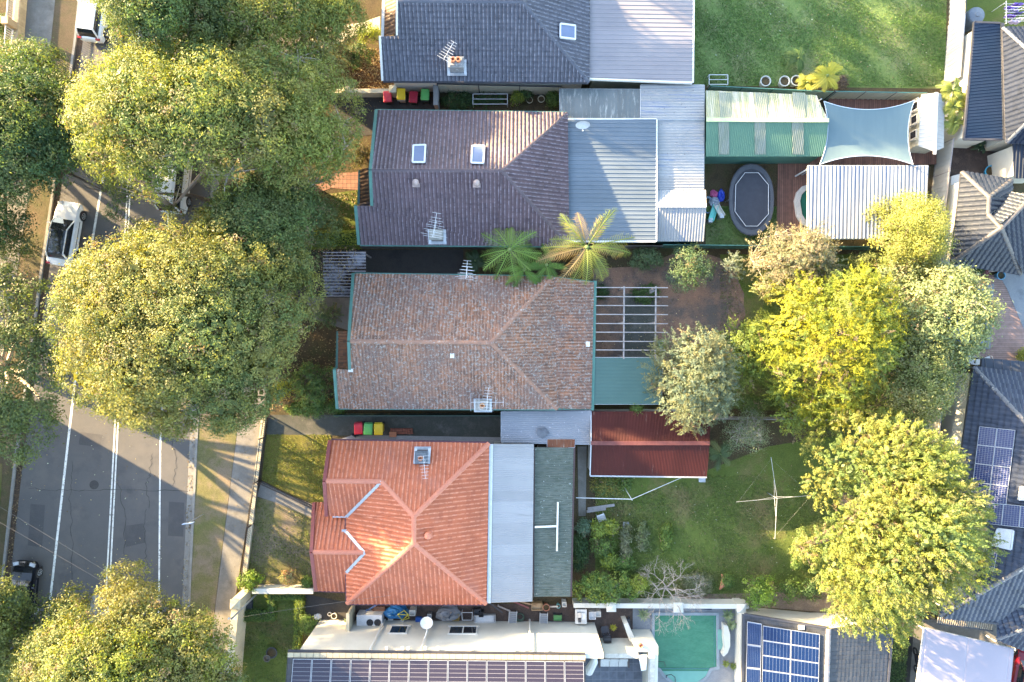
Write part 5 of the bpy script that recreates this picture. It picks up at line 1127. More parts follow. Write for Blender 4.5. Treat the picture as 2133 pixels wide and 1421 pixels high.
# rack and planters beside the steel fence
def rack(label, x0, y0, x1, y1, z=.75):
    c = P((x0+x1)/2,(y0+y1)/2); t = thing('metal_rack', label, 'rack', c); f = MB(); q = [P(x0,y0,z), P(x1,y0,z), P(x1,y1,z), P(x0,y1,z)]
    for a, b in zip(q, q[1:]+q[:1]): f.bar(a, b, .045, .045)
    f.bar((q[0]+q[3])/2, (q[1]+q[2])/2, .04, .03); f.obj('top_frame', M['white_metal'], t)
    for v in q: MB().box((v.x,v.y,z/2-.02), (.045,.045,z-.04)).obj('leg', M['white_metal'], t)
    return t
rack('white metal frame rack on the shaded plant bed', 985,196,1057,217); rack('dark metal garden frame at the edge of the big lawn', 1477,156,1516,176, .6)
def pot(label, px, py, r, h, col, cat='pot', z=0, group=None):
    p = P(px, py); p.z = z; t = thing('plant_pot', label, cat, p, group); MB().lathe(p, [(r*.7,0),(r*.98,h*.9),(r*1.1,h*.9),(r*1.1,h),(r*.92,h),(r*.88,h*.8)], 18).obj('pot', col, t)
    MB().lathe(p, [(r*.90,h*.80),(r*.3,h*.84)], 14).obj('soil', M['soil'], t); return t
pot('round cream pot holding a small plant near the cloudy awning', 1103,212,.22,.38, M['stone']); pot('round buff pot at the dark end of the steel fence bed', 1127,210,.24,.4, M['stone'])
pot('dark round urn standing on the hedged lawn', 569,1356,.38,.35, M['dark_trim']); 
t = thing('garden_urn', 'tall dark pedestal urn beside the round one on the hedged lawn', 'urn', P(560,1368)); p = P(562,1364); MB().lathe(p, [(.2,0),(.22,.05),(.1,.2),(.1,.35),(.22,.55),(.27,.62),(.2,.62),(.15,.5)], 16).obj('urn', sm('bronze_urn', (.10,.085,.06), (.06,.05,.04), 4, .5), t)
pot('white paint tub standing at the corner of the white house drive', 698,1280,.2,.35, M['white'], 'tub'); pot('white tub next to the larger tub by the hedge', 688,1277,.13,.25, M['white_metal'], 'tub')
blob('rubble_bag', 'white sack slumped at the foot of the white house', 'sack', 662,1284,0,(.3,.2,.3), M['white'], 5)
pot('blue plastic basin on the clay passage floor', 2057,360,.42,.4, pl('basin_blue', (.05,.30,.48)), 'basin'); pot('blue tub at the foot of the blue-grey tiled house', 2076,575,.3,.5, pl('tub_blue', (.10,.28,.42)), 'tub')
t = thing('water_tank', 'dark round water tank behind the pale fence at the top', 'tank', P(2008,50)); p = P(2008,50); MB().lathe(p, [(.62,0),(.62,1.3),(.56,1.42),(.2,1.5),(.16,1.56)], 22).obj('tank', sm('tank_slate', (.12,.14,.17), (.09,.11,.14), 3, .5), t)
# clothes airer
t = thing('clothes_airer', 'white clothes airer loaded with purple and white washing', 'clothes airer', P(2105,26)); f = MB(); z = 1.5
for i in range(7): a, b = P(2092,8+i*6,z), P(2160,8+i*6,z); f.tube([a,b], .015, 5)
f.tube([P(2096,2,z),P(2096,50,z)], .025, 6); f.obj('rail', M['white_metal'], t)
f = MB()
for x, y in ((2096,4),(2096,48),(2150,4),(2150,48)): q = P(x,y,z); f.tube([(q.x,q.y,0),(q.x,q.y,z)], .025, 6)
f.obj('leg', M['white_metal'], t)
cols = [pl('purple_cloth', (.16,.08,.42)), pl('white_cloth', (.6,.6,.66)), pl('lilac_cloth', (.4,.36,.58)), pl('navy_cloth', (.05,.04,.2))]
for i in range(9):
    q = P(2098+rnd.uniform(0,30), 8+(i % 7)*6, z); B = MB()
    for k in range(4): B.box((q.x+k*.16, q.y+rnd.uniform(-.05,.05), z-.2+rnd.uniform(0,.05)), (.18,.05,.42), R(rnd.uniform(-20,20)))
    B.obj('washing', cols[i % 4], t)
# rotary clothes hoist
t = thing('clothes_hoist', 'rotary clothes hoist standing on the olive lawn', 'clothes hoist', P(1598,1026)); p = P(1598,1026); z = 2.0
MB().tube([p, p+Vector((0,0,z))], .03, 8).obj('pole', M['grey_metal'], t)
ends = [P(1533,1045,z), P(1693,1031,z), P(1605,952,z), P(1613,1122,z)]; ce = p+Vector((0,0,z-.1))
for q in ends: MB().tube([ce, q+Vector((0,0,.1))], .015, 6).tube([ce-Vector((0,0,.5)), ce+(q-ce)*.45], .014, 5).obj('arm', M['grey_metal'], t)
f = MB(); od = [ends[0], ends[2], ends[1], ends[3]]
for s in (.95,): 
    for a, b in zip(od, od[1:]+od[:1]): f.tube([ce+(a-ce)*s+Vector((0,0,.05)), ce+(b-ce)*s+Vector((0,0,.05))], .002, 3)
f.obj('line', M['grey_metal'], t)
t = thing('clothes_line_post', 'thin white washing line posts between the path and the red shed', 'washing line', P(1316,1030)); z = 1.9
MB().tube([P(1301,1016,.2), P(1317,1042,z)], .03, 6).obj('prop', M['white_metal'], t); MB().tube([P(1200,1037,1.7), P(1316,1040,z)], .028, 6).obj('cross_arm', M['white_metal'], t); MB().tube([P(1316,1040,z), P(1422,994,2.0)], .024, 5).obj('line', M['white_metal'], t)
t = thing('timber_planks', 'pair of long grey planks lying on the lawn below the washing line', 'planks', P(1250,1056))
MB().bar(P(1224,1060,.06), P(1280,1052,.06), .2, .05).bar(P(1222,1066,.06), P(1262,1060,.06), .18, .05).obj('plank', M['timber'], t)
def chair(label, px, py, yaw, mat, sc=1.0, group=None, z=0):
    t = thing('garden_chair', label, 'chair', (0,0,0), group)
    MB().box((0,0,.44), (.50,.48,.04)).obj('seat', mat, t)
    f = MB()
    for x in (-.2,-.1,0,.1,.2): f.bar((x,.24,.46), (x*1.05,.36,.9), .05, .02)
    f.bar((-.26,.36,.9), (.26,.36,.9), .06, .05); f.obj('backrest', mat, t)
    for sx_ in (-1,1):
        for sy_ in (-1,1): MB().tube([(sx_*.22,sy_*.2,.43),(sx_*.26,sy_*.25,0)], .022, 6).obj('leg', mat, t)
        MB().tube([(sx_*.27,.3,.66),(sx_*.28,-.22,.66),(sx_*.25,-.24,.43)], .025, 6).obj('armrest', mat, t)
    p = P(px, py); p.z = z; t.location = p; t.rotation_euler = (0,0,yaw); t.scale = (sc,)*3; return t
chair('white plastic chair alone on the lawn near the vegetable rows', 1251,1076, R(20), M['white_metal'])
chair('black metal chair in the courtyard passage, facing the tall white wall', 1258,1306, R(190), M['dark_trim']); chair('dark chair nearest the low white wall of the rear wing', 1304,1292, R(100), M['dark_trim'])
chair('white chair half under the dark roof beside the clay terrace', 2014,748, R(170), M['white_metal']); chair('white chair next to the dark roof wall, the further of the terrace pair', 2048,750, R(200), M['white_metal'])
def lounger(label, px, py, yaw):
    t = thing('sun_lounger', label, 'sun lounger', (0,0,0)); m1 = pl('grey_sling', (.22,.24,.27)); B = MB()
    for i in range(7): B.box((0,-.35+i*.14,.34), (.5,.115,.02))
    B.obj('seat', m1, t); B = MB()
    for i in range(5): B.bar((-.25,.62+i*.11,.38+i*.09), (.25,.62+i*.11,.38+i*.09), .10, .02)
    B.obj('backrest', m1, t); f = MB()
    for s in (-1,1): f.bar((s*.28,-.45,.33), (s*.28,.6,.33), .04, .04).bar((s*.28,.6,.33), (s*.28,1.1,.78), .04, .04)
    f.obj('frame', M['white_metal'], t)
    for s in (-1,1):
        for y in (-.4,.5): MB().tube([(s*.28,y,.32),(s*.28,y,0)], .02, 6).obj('leg', M['white_metal'], t)
    t.location = P(px, py); t.rotation_euler = (0,0,yaw)
lounger('grey striped sun lounger against the white wall, next to the green trolley', 1132,1286, R(178)); lounger('grey striped sun lounger against the white wall, next to the coiled hose', 1068,1282, R(176))
t = thing('hose_trolley', 'small green garden trolley by the white wall', 'trolley', P(1161,1283)); p = P(1161,1283); MB().box((p.x,p.y,.3), (.6,.32,.06)).bar((p.x-.3,p.y+.16,.34), (p.x+.3,p.y+.16,.34), .06,.1).bar((p.x-.3,p.y-.16,.34), (p.x+.3,p.y-.16,.34), .06,.1).obj('tray', pl('trolley_green', (.06,.20,.07)), t)
for sx_ in (-1,1):
    for sy_ in (-1,1): MB().tube([(p.x+sx_*.24,p.y+sy_*.18,.12),(p.x+sx_*.24,p.y+sy_*.24,.12)], .12, 12).obj('wheel', M['rubber'], t)
t = thing('garden_hose', 'coiled dark green hose on the ground by the white wall', 'hose', P(1083,1284)); p = P(1083,1284); MB().tube([(p.x+(.22+.002*k)*math.cos(k*.5), p.y+(.2+.002*k)*math.sin(k*.5), .04+.003*k) for k in range(60)], .025, 5).obj('coil', pl('hose_green', (.03,.07,.05)), t)
# air conditioner with two fans
t = thing('air_conditioner', 'white twin-fan air conditioner unit on the ground by the white wall', 'air conditioner', P(772,1282)); p = P(775,1282); 
MB().box((p.x,p.y,.52), (1.85,.85,.96)).obj('casing', M['white_metal'], t)
for dx in (.0,.56):
    f = MB(); cc = Vector((p.x+dx+.05,p.y-.12,1.0)); f.lathe(cc, [(.25,.0),(.25,.02),(.05,.025)], 20); o = f.obj('fan', M['black'], t); g = MB()
    for k in range(4): rr_ = .07+k*.06; g.tube([(cc.x+rr_*math.cos(a*math.pi/8),cc.y+rr_*math.sin(a*math.pi/8),1.035) for a in range(16)], .008, 4, True)
    g.obj('grille', M['dark_trim'], o)
# clutter along the side passage
blob('tarpaulin', 'bright blue tarpaulin heap under the orange roof edge', 'tarp', 826,1272,0,(.95,.55,.75), pl('tarp_blue', (.02,.16,.36)), 11)
blob('tarpaulin', 'grey tarpaulin heap in the side passage', 'tarp', 935,1276,0,(.95,.55,.8), pl('tarp_grey', (.20,.21,.23)), 12)
t = thing('bicycle_frame', 'bare yellow bicycle frame leaning on the blue tarpaulin', 'bicycle', P(842,1282)); z = .9
q = {k: P(x,y,zz) for k,(x,y,zz) in dict(bb=(838,1292,.35),seat=(828,1280,.9),head=(851,1281,.95),rear=(852,1288,.35),top=(842,1272,1.05)).items()}
f = MB()
for a, b in (('bb','seat'),('seat','head'),('head','bb'),('seat','top'),('top','head'),('rear','bb'),('rear','head')): f.tube([q[a],q[b]], .03, 6)
f.obj('frame', pl('bike_yellow', (.55,.47,.05)), t); MB().tube([q['bb']+Vector((.1*math.cos(k),.1*math.sin(k),0)) for k in np.linspace(0,6.28,12)[:-1]], .025, 5, True).obj('chainring', M['white_metal'], t)
def table(label, px, py, w, dd, h, mat, cat='table', name='side_table', items=None):
    p = P(px, py); t = thing(name, label, cat, p); MB().box((p.x,p.y,h), (w,dd,.05)).obj('tabletop', mat, t)
    for a in (-1,1):
        for b in (-1,1): MB().box((p.x+a*(w/2-.06),p.y+b*(dd/2-.06),h/2-.02), (.05,.05,h-.04)).obj('leg', M['grey_metal'], t)
    return p
p = table('white square table crowded with kitchen things at the end of the white wall', 1208,1276, .85,1.05,.75, M['white'])
for k, (dx, dy, s, c_, lb) in enumerate(((-.15,.2,(.28,.32,.2),M['grey_metal'],'silver box on the white square table'),(.18,.05,(.3,.5,.12),M['white_metal'],'white tray on the white square table'),(-.12,-.2,(.2,.2,.26),M['dark_trim'],'dark box on the white square table'))):
    t = thing('storage_box', lb, 'box', (p.x+dx,p.y+dy,.775)); MB().box((p.x+dx,p.y+dy,.775+s[2]/2), s).box((p.x+dx,p.y+dy,.775+s[2]+.012), (s[0]*1.06,s[1]*1.06,.03)).obj('box', c_, t)
def crate(label, px, py, s, mat, z=0, yaw=0, cat='crate', name='storage_crate'):
    p = P(px, py); p.z = z; t = thing(name, label, cat, p); w, dd, h = s; B = MB()
    B.box((p.x,p.y,z+.02), (w,dd,.04))
    for a, b, c_, e_ in ((1,0,.03,dd),(-1,0,.03,dd),(0,1,w,.03),(0,-1,w,.03)): B.box((p.x+a*(w/2-.015),p.y+b*(dd/2-.015),z+h/2+.02), (c_ if a else w-.06, e_ if a else .03, h))
    B.obj('shell', mat, t); MB().box((p.x,p.y,z+h*.55), (w*.86,dd*.86,h*.2)).obj('contents', mat, t)
crate('open crate of yellowish straw in the side passage', 950,1282,(.5,.5,.4), pl('straw', (.33,.22,.06))); crate('white crate under the orange roof edge beside the blue tarpaulin', 862,1268,(.42,.42,.8), M['white'], cat='box')
crate('tan cardboard box by the mossy sunroom roof', 1118,1258,(.8,.5,.6), pl('cardboard', (.36,.25,.15)), cat='box'); crate('small white box at the corner of the mossy sunroom roof', 1174,1252,(.3,.35,.7), M['white'], cat='box')
crate('white box in the passage between the two tarpaulins', 896,1278,(.3,.3,.5), M['grey_metal'], cat='box'); crate('small bright blue box on the wall side of the passage', 873,1288,(.45,.3,.3), pl('box_blue', (.02,.10,.36)), cat='box')
crate('white esky box next to the tall white air conditioner', 815,1284,(.35,.3,.35), M['white'], cat='box'); crate('white cabinet lying in the passage beside the metal rack', 1010,1286,(1.6,.55,.35), M['white_metal'], cat='cabinet', name='low_cabinet')
crate('brown timber trays stacked under the orange roof edge', 790,1266,(.9,.3,.25), pl('tray_brown', (.28,.13,.07)), cat='tray', name='timber_tray'); crate('dark speaker-like box in the passage', 995,1270,(.5,.4,.5), M['dark_trim'], cat='box'); crate('second dark box touching the tall white cabinet', 1003,1274,(.35,.35,.6), M['black'], cat='box')
crate('white appliance panel beside the crowded white table', 1232,1276,(.5,.55,.6), M['white_metal'], cat='appliance', name='old_appliance'); crate('pinkish carton between the table and the courtyard', 1245,1274,(.35,.4,.5), M['white'], cat='box')
pot('brown round basin on the boxes by the mossy roof', 1137,1259,.24,.65, pl('basin_brown', (.30,.12,.08)), 'basin'); pot('turquoise bucket beside the brown basin', 1162,1258,.14,.5, pl('bucket_teal', (.12,.36,.38)), 'bucket'); pot('round steel drum in the passage between tarpaulins', 893,1284,.18,.5, M['grey_metal'], 'drum')
t = thing('folding_frame', 'white tubular folding frame standing in the passage', 'frame', P(972,1284)); f = MB(); q = [P(962,1276,.6), P(984,1276,.6), P(983,1292,.6), P(963,1292,.6)]
for a, b in zip(q, q[1:]+q[:1]): f.tube([a,b], .022, 6)
for v in q: f.tube([v,(v.x,v.y,0)], .022, 6)
f.obj('frame', M['white_metal'], t)
rg = random.Random(3); junk_m = [M['grey_metal'], M['timber'], pl('junk_maroon', (.16,.04,.05)), pl('junk_tan', (.26,.17,.10)), M['dark_trim'], pl('junk_blue', (.06,.12,.25)), M['white']]
jl = ['maroon pipe', 'pale stick', 'long thin tan board', 'grey rod', 'dark strip', 'blue-grey batten', 'white rail']
spots = [(1085,1258,'pink-maroon length of timber tilted under the mossy roof edge',2),(1100,1256,'tan board end beside the cardboard box',3),(1150,1262,'grey rod poking out between basin and bucket',0),(1030,1262,'dark batten lying in the passage shade by the grey roof',4),(1050,1266,'pale curved stick on the passage floor',1),(776,1264,'blue-grey batten next to the brown trays',5)]
for x, y, lb, k in spots:
    p = P(x,y,.25); t = thing('timber_offcut', lb, 'offcut', P(x,y)); a = rg.uniform(-.6,.6); v = Vector((math.cos(a),math.sin(a),0))*rg.uniform(.4,.8); MB().bar(p-v, p+v+Vector((0,0,.3)), .10, .05).box(p-v*.9-Vector((0,0,.12)), (.12,.12,.2)).obj('board', junk_m[k], t)
# sofa in the courtyard
t = thing('outdoor_sofa', 'white cushioned outdoor sofa against the rear wing wall', 'sofa', P(1277,1375)); p = P(1277,1372); 
MB().box((p.x,p.y,.2), (2.2,.8,.3)).box((p.x,p.y+.36,.5), (2.2,.14,.5)).box((p.x-1.07,p.y,.42), (.12,.8,.35)).box((p.x+1.07,p.y,.42), (.12,.8,.35)).obj('frame', pl('wicker_brown', (.10,.07,.06)), t)
for i in (-1,0,1): MB().box((p.x+i*.67,p.y-.05,.42), (.64,.62,.14)).obj('seat_cushion', M['white'], t); MB().box((p.x+i*.67,p.y+.24,.62), (.62,.14,.34)).obj('back_cushion', M['white'], t)
t = thing('folded_umbrella', 'folded white sun umbrella lying at the courtyard edge', 'umbrella', P(1232,1375)); q = [P(1240,1366,1.6), P(1238,1378,1.3), P(1226,1398,.5)]; MB().tube(q, [.12,.28,.36], 10).obj('canopy', M['white'], t); MB().tube([P(1240,1366,1.62), P(1241,1362,1.8)], .03, 6).obj('pole', M['grey_metal'], t)
t = thing('barbecue', 'small black barbecue cart beside the rear wing wall', 'barbecue', P(1262,1318)); p = P(1262,1322); MB().box((p.x,p.y,.75), (.55,.5,.2)).tube([(p.x-.27,p.y,.87),(p.x+.27,p.y,.87)], .22, 12).obj('hood', M['black'], t); 
for a in (-1,1):
    for b in (-1,1): MB().box((p.x+a*.22,p.y+b*.2,.33), (.04,.04,.66)).obj('leg', M['grey_metal'], t)
# drums along the big lawn fence
for x, y, lb in ((1588,176,'pale round drum alone in the weeds at the lawn fence'),(1627,176,'smaller pale drum on the lawn fence between the weeds and the yellow fern'),(1651,175,'pale drum touching the yellow fern at the lawn fence')): pot(lb, x, y, .36, .7, sm('pale_drum', (.36,.38,.38), (.3,.32,.32), 3, .6), 'drum', group='drums along the lawn fence')
t = thing('clay_statue', 'rusty orange clay ornament at the lawn edge by the bushes', 'ornament', P(1500,1212)); p = P(1501,1212); MB().tube([p+Vector((-.1,-.5,.15)), p+Vector((0,-.1,.45)), p+Vector((.12,.35,.3)), p+Vector((.05,.6,.1))], [.06,.18,.15,.05], 8).obj('body', M['terracotta'], t)
t = thing('motor_scooter', 'black scooter with a yellow stripe parked beside the hedge', 'scooter', P(1903,1385)); p = P(1903,1372); d_ = Vector((.05,-1,0))
for k in (-.65,.65):
    c = p+d_*k+Vector((0,0,.28)); MB().tube([c+Vector((.05*s+.0,0,0))+Vector((0,.24*math.cos(a),.24*math.sin(a))) for s in (0,) for a in np.linspace(0,6.28,16)[:-1]], .06, 6, True).obj('wheel', M['rubber'], t)
MB().tube([p+d_*-.5+Vector((0,0,.5)), p+Vector((0,0,.55)), p+d_*.45+Vector((0,0,.75))], [.2,.22,.16], 8).obj('body', M['black'], t); MB().bar(p+d_*-.3+Vector((0,0,.78)), p+d_*.2+Vector((0,0,.80)), .12, .05).obj('stripe', pl('stripe_yellow', (.55,.42,.03)), t); MB().tube([p+d_*.45+Vector((-.33,0,1.0)), p+d_*.45+Vector((.33,0,1.0))], .025, 6).obj('handlebar', M['grey_metal'], t)
t = thing('bistro_set', 'white low table at the shaded end of the clay terrace', 'table', P(2030,758)); p = P(2030,752); MB().box((p.x,p.y,.5), (.5,.5,.05)).obj('tabletop', M['white'], t); MB().tube([(p.x,p.y,0),(p.x,p.y,.5)], .05, 8).obj('leg', M['white'], t)
q = [P(2040,746,2.6), P(2240,766,2.6), P(2240,792,2.7), P(2042,770,2.7)]
lean_to('flat_awning', 'narrow dark glazed awning along the slate roof edge by the clay terrace', 'awning', [(2044,768,2.9),(2200,782,2.9),(2200,760,2.8),(2046,746,2.8)], sheetm('dark_glaze', (.06,.075,.10), (.08,.09,.12), None, rough=.3), .6, prof=[(0,0),(.06,1),(.12,0)], amp=.03, fascia=M['dark_trim'])
t = thing('sandpit_lid', 'low dark timber planter box at the end of the hedged drive', 'planter', P(530,1265)); MB().prism(pxp([(502,1250),(528,1250),(526,1280),(498,1280)]), 0, .35).obj('box', boardm('black_boards', (.03,.032,.04), (.045,.048,.058), .12, R(90)), t)
t = thing('doormat', 'dark blue mat beside the pointed wall pier near the pool', 'mat', P(1450,1263)); MB().prism(pxp([(1418,1261),(1482,1261),(1482,1270),(1440,1268),(1418,1268)]), .017, .06).obj('mat', sm('navy_mat', (.015,.02,.05), (.02,.028,.06), 3, .9), t)
# ------------------------------------------------------------------ trees, palms, shrubs, grass
def unit(rg, n):
    v = rg.normal(size=(n, 3)); return v/np.linalg.norm(v, axis=1, keepdims=True)
def leaves(rg, pos, nrm, L, W, spread=.7, col=None, cvar=.18, along=None):
    """one small rhombic leaf per point, facing roughly along nrm"""
    n = len(pos); nn = nrm+spread*rg.normal(size=(n, 3)); nn /= np.linalg.norm(nn, axis=1, keepdims=True)
    t = (along if along is not None else 0)+rg.normal(size=(n, 3))*(.35 if along is not None else 1)
    t = t-nn*(t*nn).sum(1, keepdims=True); t /= np.linalg.norm(t, axis=1, keepdims=True)+1e-9; b = np.cross(nn, t)
    l = L*rg.uniform(.55, 1.45, (n, 1))/2; w = W*rg.uniform(.6, 1.4, (n, 1))/2
    V = np.stack([pos-t*l, pos+b*w, pos+t*l, pos-b*w], 1).reshape(-1, 3)
    F = np.arange(4*n).reshape(n, 4)
    c = col*np.array((1.16, 1.36, 1.5))*(1+cvar*rg.normal(size=(n, 1))); c = np.clip(c, .005, .9)
    return V, F, np.repeat(c, 4, axis=0)
def crown(rg, lobes, nclump, cr, nleaf, L, W, pal, spread=.5, fill=.25, zmin=-.35, style='broad', cvar=.14, core=1.0):
    Vs, Fs, Cs, cl = [], [], [], []; o = 0
    C = np.array([l[:3] for l in lobes]); mid = C.mean(0); mid[2] = C[:, 2].min()-.5
    tot = sum(l[3]**2 for l in lobes); pal = np.array(pal)
    for (x, y, z, r) in lobes:
        m = max(6, int(nclump*r*r/tot)); dr = unit(rg, m*3); ctr = np.array((x, y, z))
        out = ctr-mid; out /= np.linalg.norm(out)+1e-6
        dr = dr[(dr[:, 2] > zmin) & ((dr @ out) > -.45)][:m]
        rad = r*rg.uniform(.86, 1.08, (len(dr), 1)); inner = rg.random((len(dr), 1)) < fill; rad = np.where(inner, r*rg.uniform(.45, .85, rad.shape), rad)
        cp_ = ctr+dr*rad*np.array((1, 1, .82)); cl.append(cp_)
        lobe_c = pal[rg.integers(len(pal))]
        cc = np.where(rg.random((len(dr), 1)) < .55, lobe_c, pal[rg.integers(len(pal), size=len(dr))])*(1+.10*rg.normal(size=(len(dr), 1)))
        k = nleaf
        dead = rg.random((len(dr), 1)) < .025; cc = np.where(dead, np.array((.17,.11,.06)), cc)
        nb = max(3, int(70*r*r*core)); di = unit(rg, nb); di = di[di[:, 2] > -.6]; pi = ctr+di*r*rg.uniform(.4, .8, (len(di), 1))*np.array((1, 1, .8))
        Vb, Fb, cb = leaves(rg, pi, di, .20*r, .11*r, .5, np.repeat(lobe_c[None], len(di), axis=0)*.85, .15); Vs.append(Vb); Fs.append(Fb+o); Cs.append(cb); o += len(Vb)  # inner leaves tinted darker so the crown's depth reads as shade
        if style == 'plume':
            ax = dr*.8+np.array((0, 0, .55)); ax /= np.linalg.norm(ax, axis=1, keepdims=True)
            s = rg.random((len(dr), k, 1)); ln = cr*2.2
            q = unit(rg, len(dr)*k).reshape(len(dr), k, 3); rr_ = cr*.42*np.sin(np.clip(s*2.6+.45, 0, 3.1))
            pos = cp_[:, None]+ax[:, None]*(s-.5)*ln+q*rr_; nr = (q+ax[:, None]*.4); al = (ax[:, None]*.8+q*.7)
            pos = pos.reshape(-1, 3); nr = nr.reshape(-1, 3); al = al.reshape(-1, 3)
            V, F, c = leaves(rg, pos, nr, L, W, spread, np.repeat(cc, k, axis=0), cvar, al)
        elif style == 'spray':
            ax = dr*.9+rg.normal(size=dr.shape)*.35+np.array((0, 0, .1)); ax /= np.linalg.norm(ax, axis=1, keepdims=True)
            s = rg.random((len(dr), k, 1)); q = rg.normal(size=(len(dr), k, 3))*cr*.22*(1.15-s)
            pos = (cp_[:, None]+ax[:, None]*(s-.3)*cr*2.0+q); pos[..., 2:] -= s*s*cr*.5
            nr = np.broadcast_to(dr[:, None]+np.array((0, 0, .5)), pos.shape); al = np.broadcast_to(ax[:, None], pos.shape)
            V, F, c = leaves(rg, pos.reshape(-1, 3), nr.reshape(-1, 3), L, W, spread, np.repeat(cc, k, axis=0), cvar, al.reshape(-1, 3))
        else:
            g = rg.normal(size=(len(dr), k, 3))*cr*.48; g = g-dr[:, None]*np.minimum((g*dr[:, None]).sum(2, keepdims=True), 0)*.5
            pos = (cp_[:, None]+g).reshape(-1, 3); gn = g/(np.linalg.norm(g, axis=2, keepdims=True)+1e-6)
            nr = (dr[:, None]*.7+gn*.8+np.array((0, 0, .25))).reshape(-1, 3)
            V, F, c = leaves(rg, pos, nr, L, W, spread, np.repeat(cc, k, axis=0), cvar)
        Vs.append(V); Fs.append(F+o); Cs.append(c); o += len(V)
    return np.concatenate(Vs), np.concatenate(Fs), np.concatenate(Cs), np.concatenate(cl)
def dome(rg, px, py, zc, rx, ry, z0, z1, n, lr):
    """lobes over a dome; px,py centre seen at height zc, rx,ry metres"""
    c = P(px, py, zc); out = []
    for i in range(n):
        rho = math.sqrt((i+.5)/n); a = i*2.39996+rg.uniform(-.3, .3); rho *= rg.uniform(.9, 1.06)
        k = math.sqrt(max(0, 1-rho*rho*.96)); r = lr*rg.choice([.62,.8,1.0,1.2,1.42])
        x = c.x+math.cos(a)*rho*(rx-r*.75); y = c.y+math.sin(a)*rho*(ry-r*.75)
        out.append((x, y, z0+(z1-z0-r)*k+rg.uniform(-1, 1)*.07*(z1-z0)+r*.2, r))
    if n > 12:
        for i in range(n//2):
            a = rg.uniform(0, 6.283); r = lr*rg.uniform(.3, .5); out.append((c.x+math.cos(a)*(rx-r)*rg.uniform(.93, 1.07), c.y+math.sin(a)*(ry-r)*rg.uniform(.93, 1.07), z0+(z1-z0)*rg.uniform(.12, .4), r))
    return out
def clear(lobes, circles):
    out = []
    for l in lobes:
        k = FP/(HC-l[2]); x, y, r = CX+l[0]*k, CY-l[1]*k, l[3]*k
        if all(math.hypot(x-a, y-b) > r+c*.8 for a, b, c in circles): out.append(l)
    return out
CLR = [(130,440,40),(115,500,42),(108,550,38),(165,400,38),(195,455,36),(55,1175,34),(185,60,45),(172,120,22),(1612,1030,36),(1618,1110,34),(1640,1190,36),(640,790,48),(600,845,28),(690,690,26),(425,1215,16),(445,1222,14),(522,1300,34),(540,1345,28),(500,1262,18)]
def tree(label, base_px, lobes, nclump, cr, nleaf, L, W, pal, style='broad', trunk=.3, fork=.35, twigs=0, cat='tree', name='tree', group=None, bark='bark', seed=1, fill=.25, spread=.5, mat='leaf', zmin=-.35, crownname='crown', limbs=14, extra=None, core=1.0):
    rg = np.random.default_rng(seed); b = P(*base_px); t = thing(name, label, cat, b, group); lobes = clear(lobes, CLR) if crownname == 'crown' else lobes
    V, F, C, cl = crown(rg, lobes, nclump, cr, nleaf, L, W, pal, spread, fill, zmin, style, core=core)
    npmesh(crownname, V, F, M[mat], t, C)
    C3 = np.array([l[:3] for l in lobes]); top = C3[:, 2].max(); ctr = Vector(C3.mean(0)); zl = min(l[2]-l[3]*.3 for l in lobes)
    fk = b*(1-fork)+Vector((ctr.x, ctr.y, 0))*fork; fk.z = max(.25, min(zl, top*.4))
    B = MB(); B.tube([b-Vector((0,0,.1)), b*.6+fk*.4+Vector((.05,.03,0)), fk], [trunk*1.25, trunk, trunk*.85], 10)
    idx = list(rg.permutation(len(lobes))[:limbs])
    for i in idx:
        e = Vector(C3[i]); mid = fk.lerp(e, .5)+Vector((rg.normal()*.25, rg.normal()*.25, -.12*(e-fk).length*0+.2)); r = lobes[i][3]
        B.tube([fk-Vector((0,0,.05)), mid, e], [trunk*.55, trunk*.32, trunk*.12], 6)
        near = cl[np.argsort(((cl-C3[i])**2).sum(1))[:60]]
        for q in near[rg.permutation(len(near))[:6+twigs]]:
            e2 = e.lerp(Vector(q), .97); m2 = e.lerp(e2, .5)+Vector(rg.normal(size=3)*.08*r); B.tube([e, m2, e2], [trunk*.12+.008, trunk*.06+.008, .006], 4)
    B.obj('trunk', M[bark], t); return t
G_big = [(.150,.150,.030),(.120,.130,.028),(.180,.165,.040),(.090,.110,.028),(.145,.125,.035)]
G_fig = [(.150,.135,.032),(.115,.115,.030),(.175,.150,.042),(.080,.095,.028),(.13,.11,.034)]
G_dark = [(.075,.105,.030),(.06,.085,.028),(.10,.12,.032),(.085,.095,.03)]
st = 'street trees along the road'
rg0 = np.random.default_rng(11)
tree('huge rounded street fig with tight yellow-green foliage in front of the cottage', (478,712), dome(rg0,392,672,8.2,8.8,7.4,4.6,13.6,34,2.5)+[(*P(x,y,6.2),1.35) for x,y in ((600,560),(632,610),(612,655),(590,520),(575,715))], 4900, .42, 40, .145, .075, G_fig, trunk=.55, seed=2, group=st, fill=.2)
tree('broad open street tree with pale yellow leaves and showing branches, upper left', (512,330), dome(rg0,430,258,8.6,8.9,5.5,4.2,14.0,36,1.7)+dome(rg0,640,230,6.0,3.6,5.0,3.2,8.5,14,1.4), 3500, .46, 36, .175, .065, G_big, trunk=.5, seed=3, group=st, twigs=9, fill=.4, limbs=30, bark='palebark')
tree('dense grey-green street tree behind the huge fig, in its shade', (505,440), dome(rg0,545,470,6.2,4.0,3.8,3.0,9.5,22,1.6)+dome(rg0,255,420,6.0,1.6,1.5,4.0,7.5,5,1.1), 2000, .45, 38, .15, .07, G_dark, trunk=.4, seed=4, group=st)
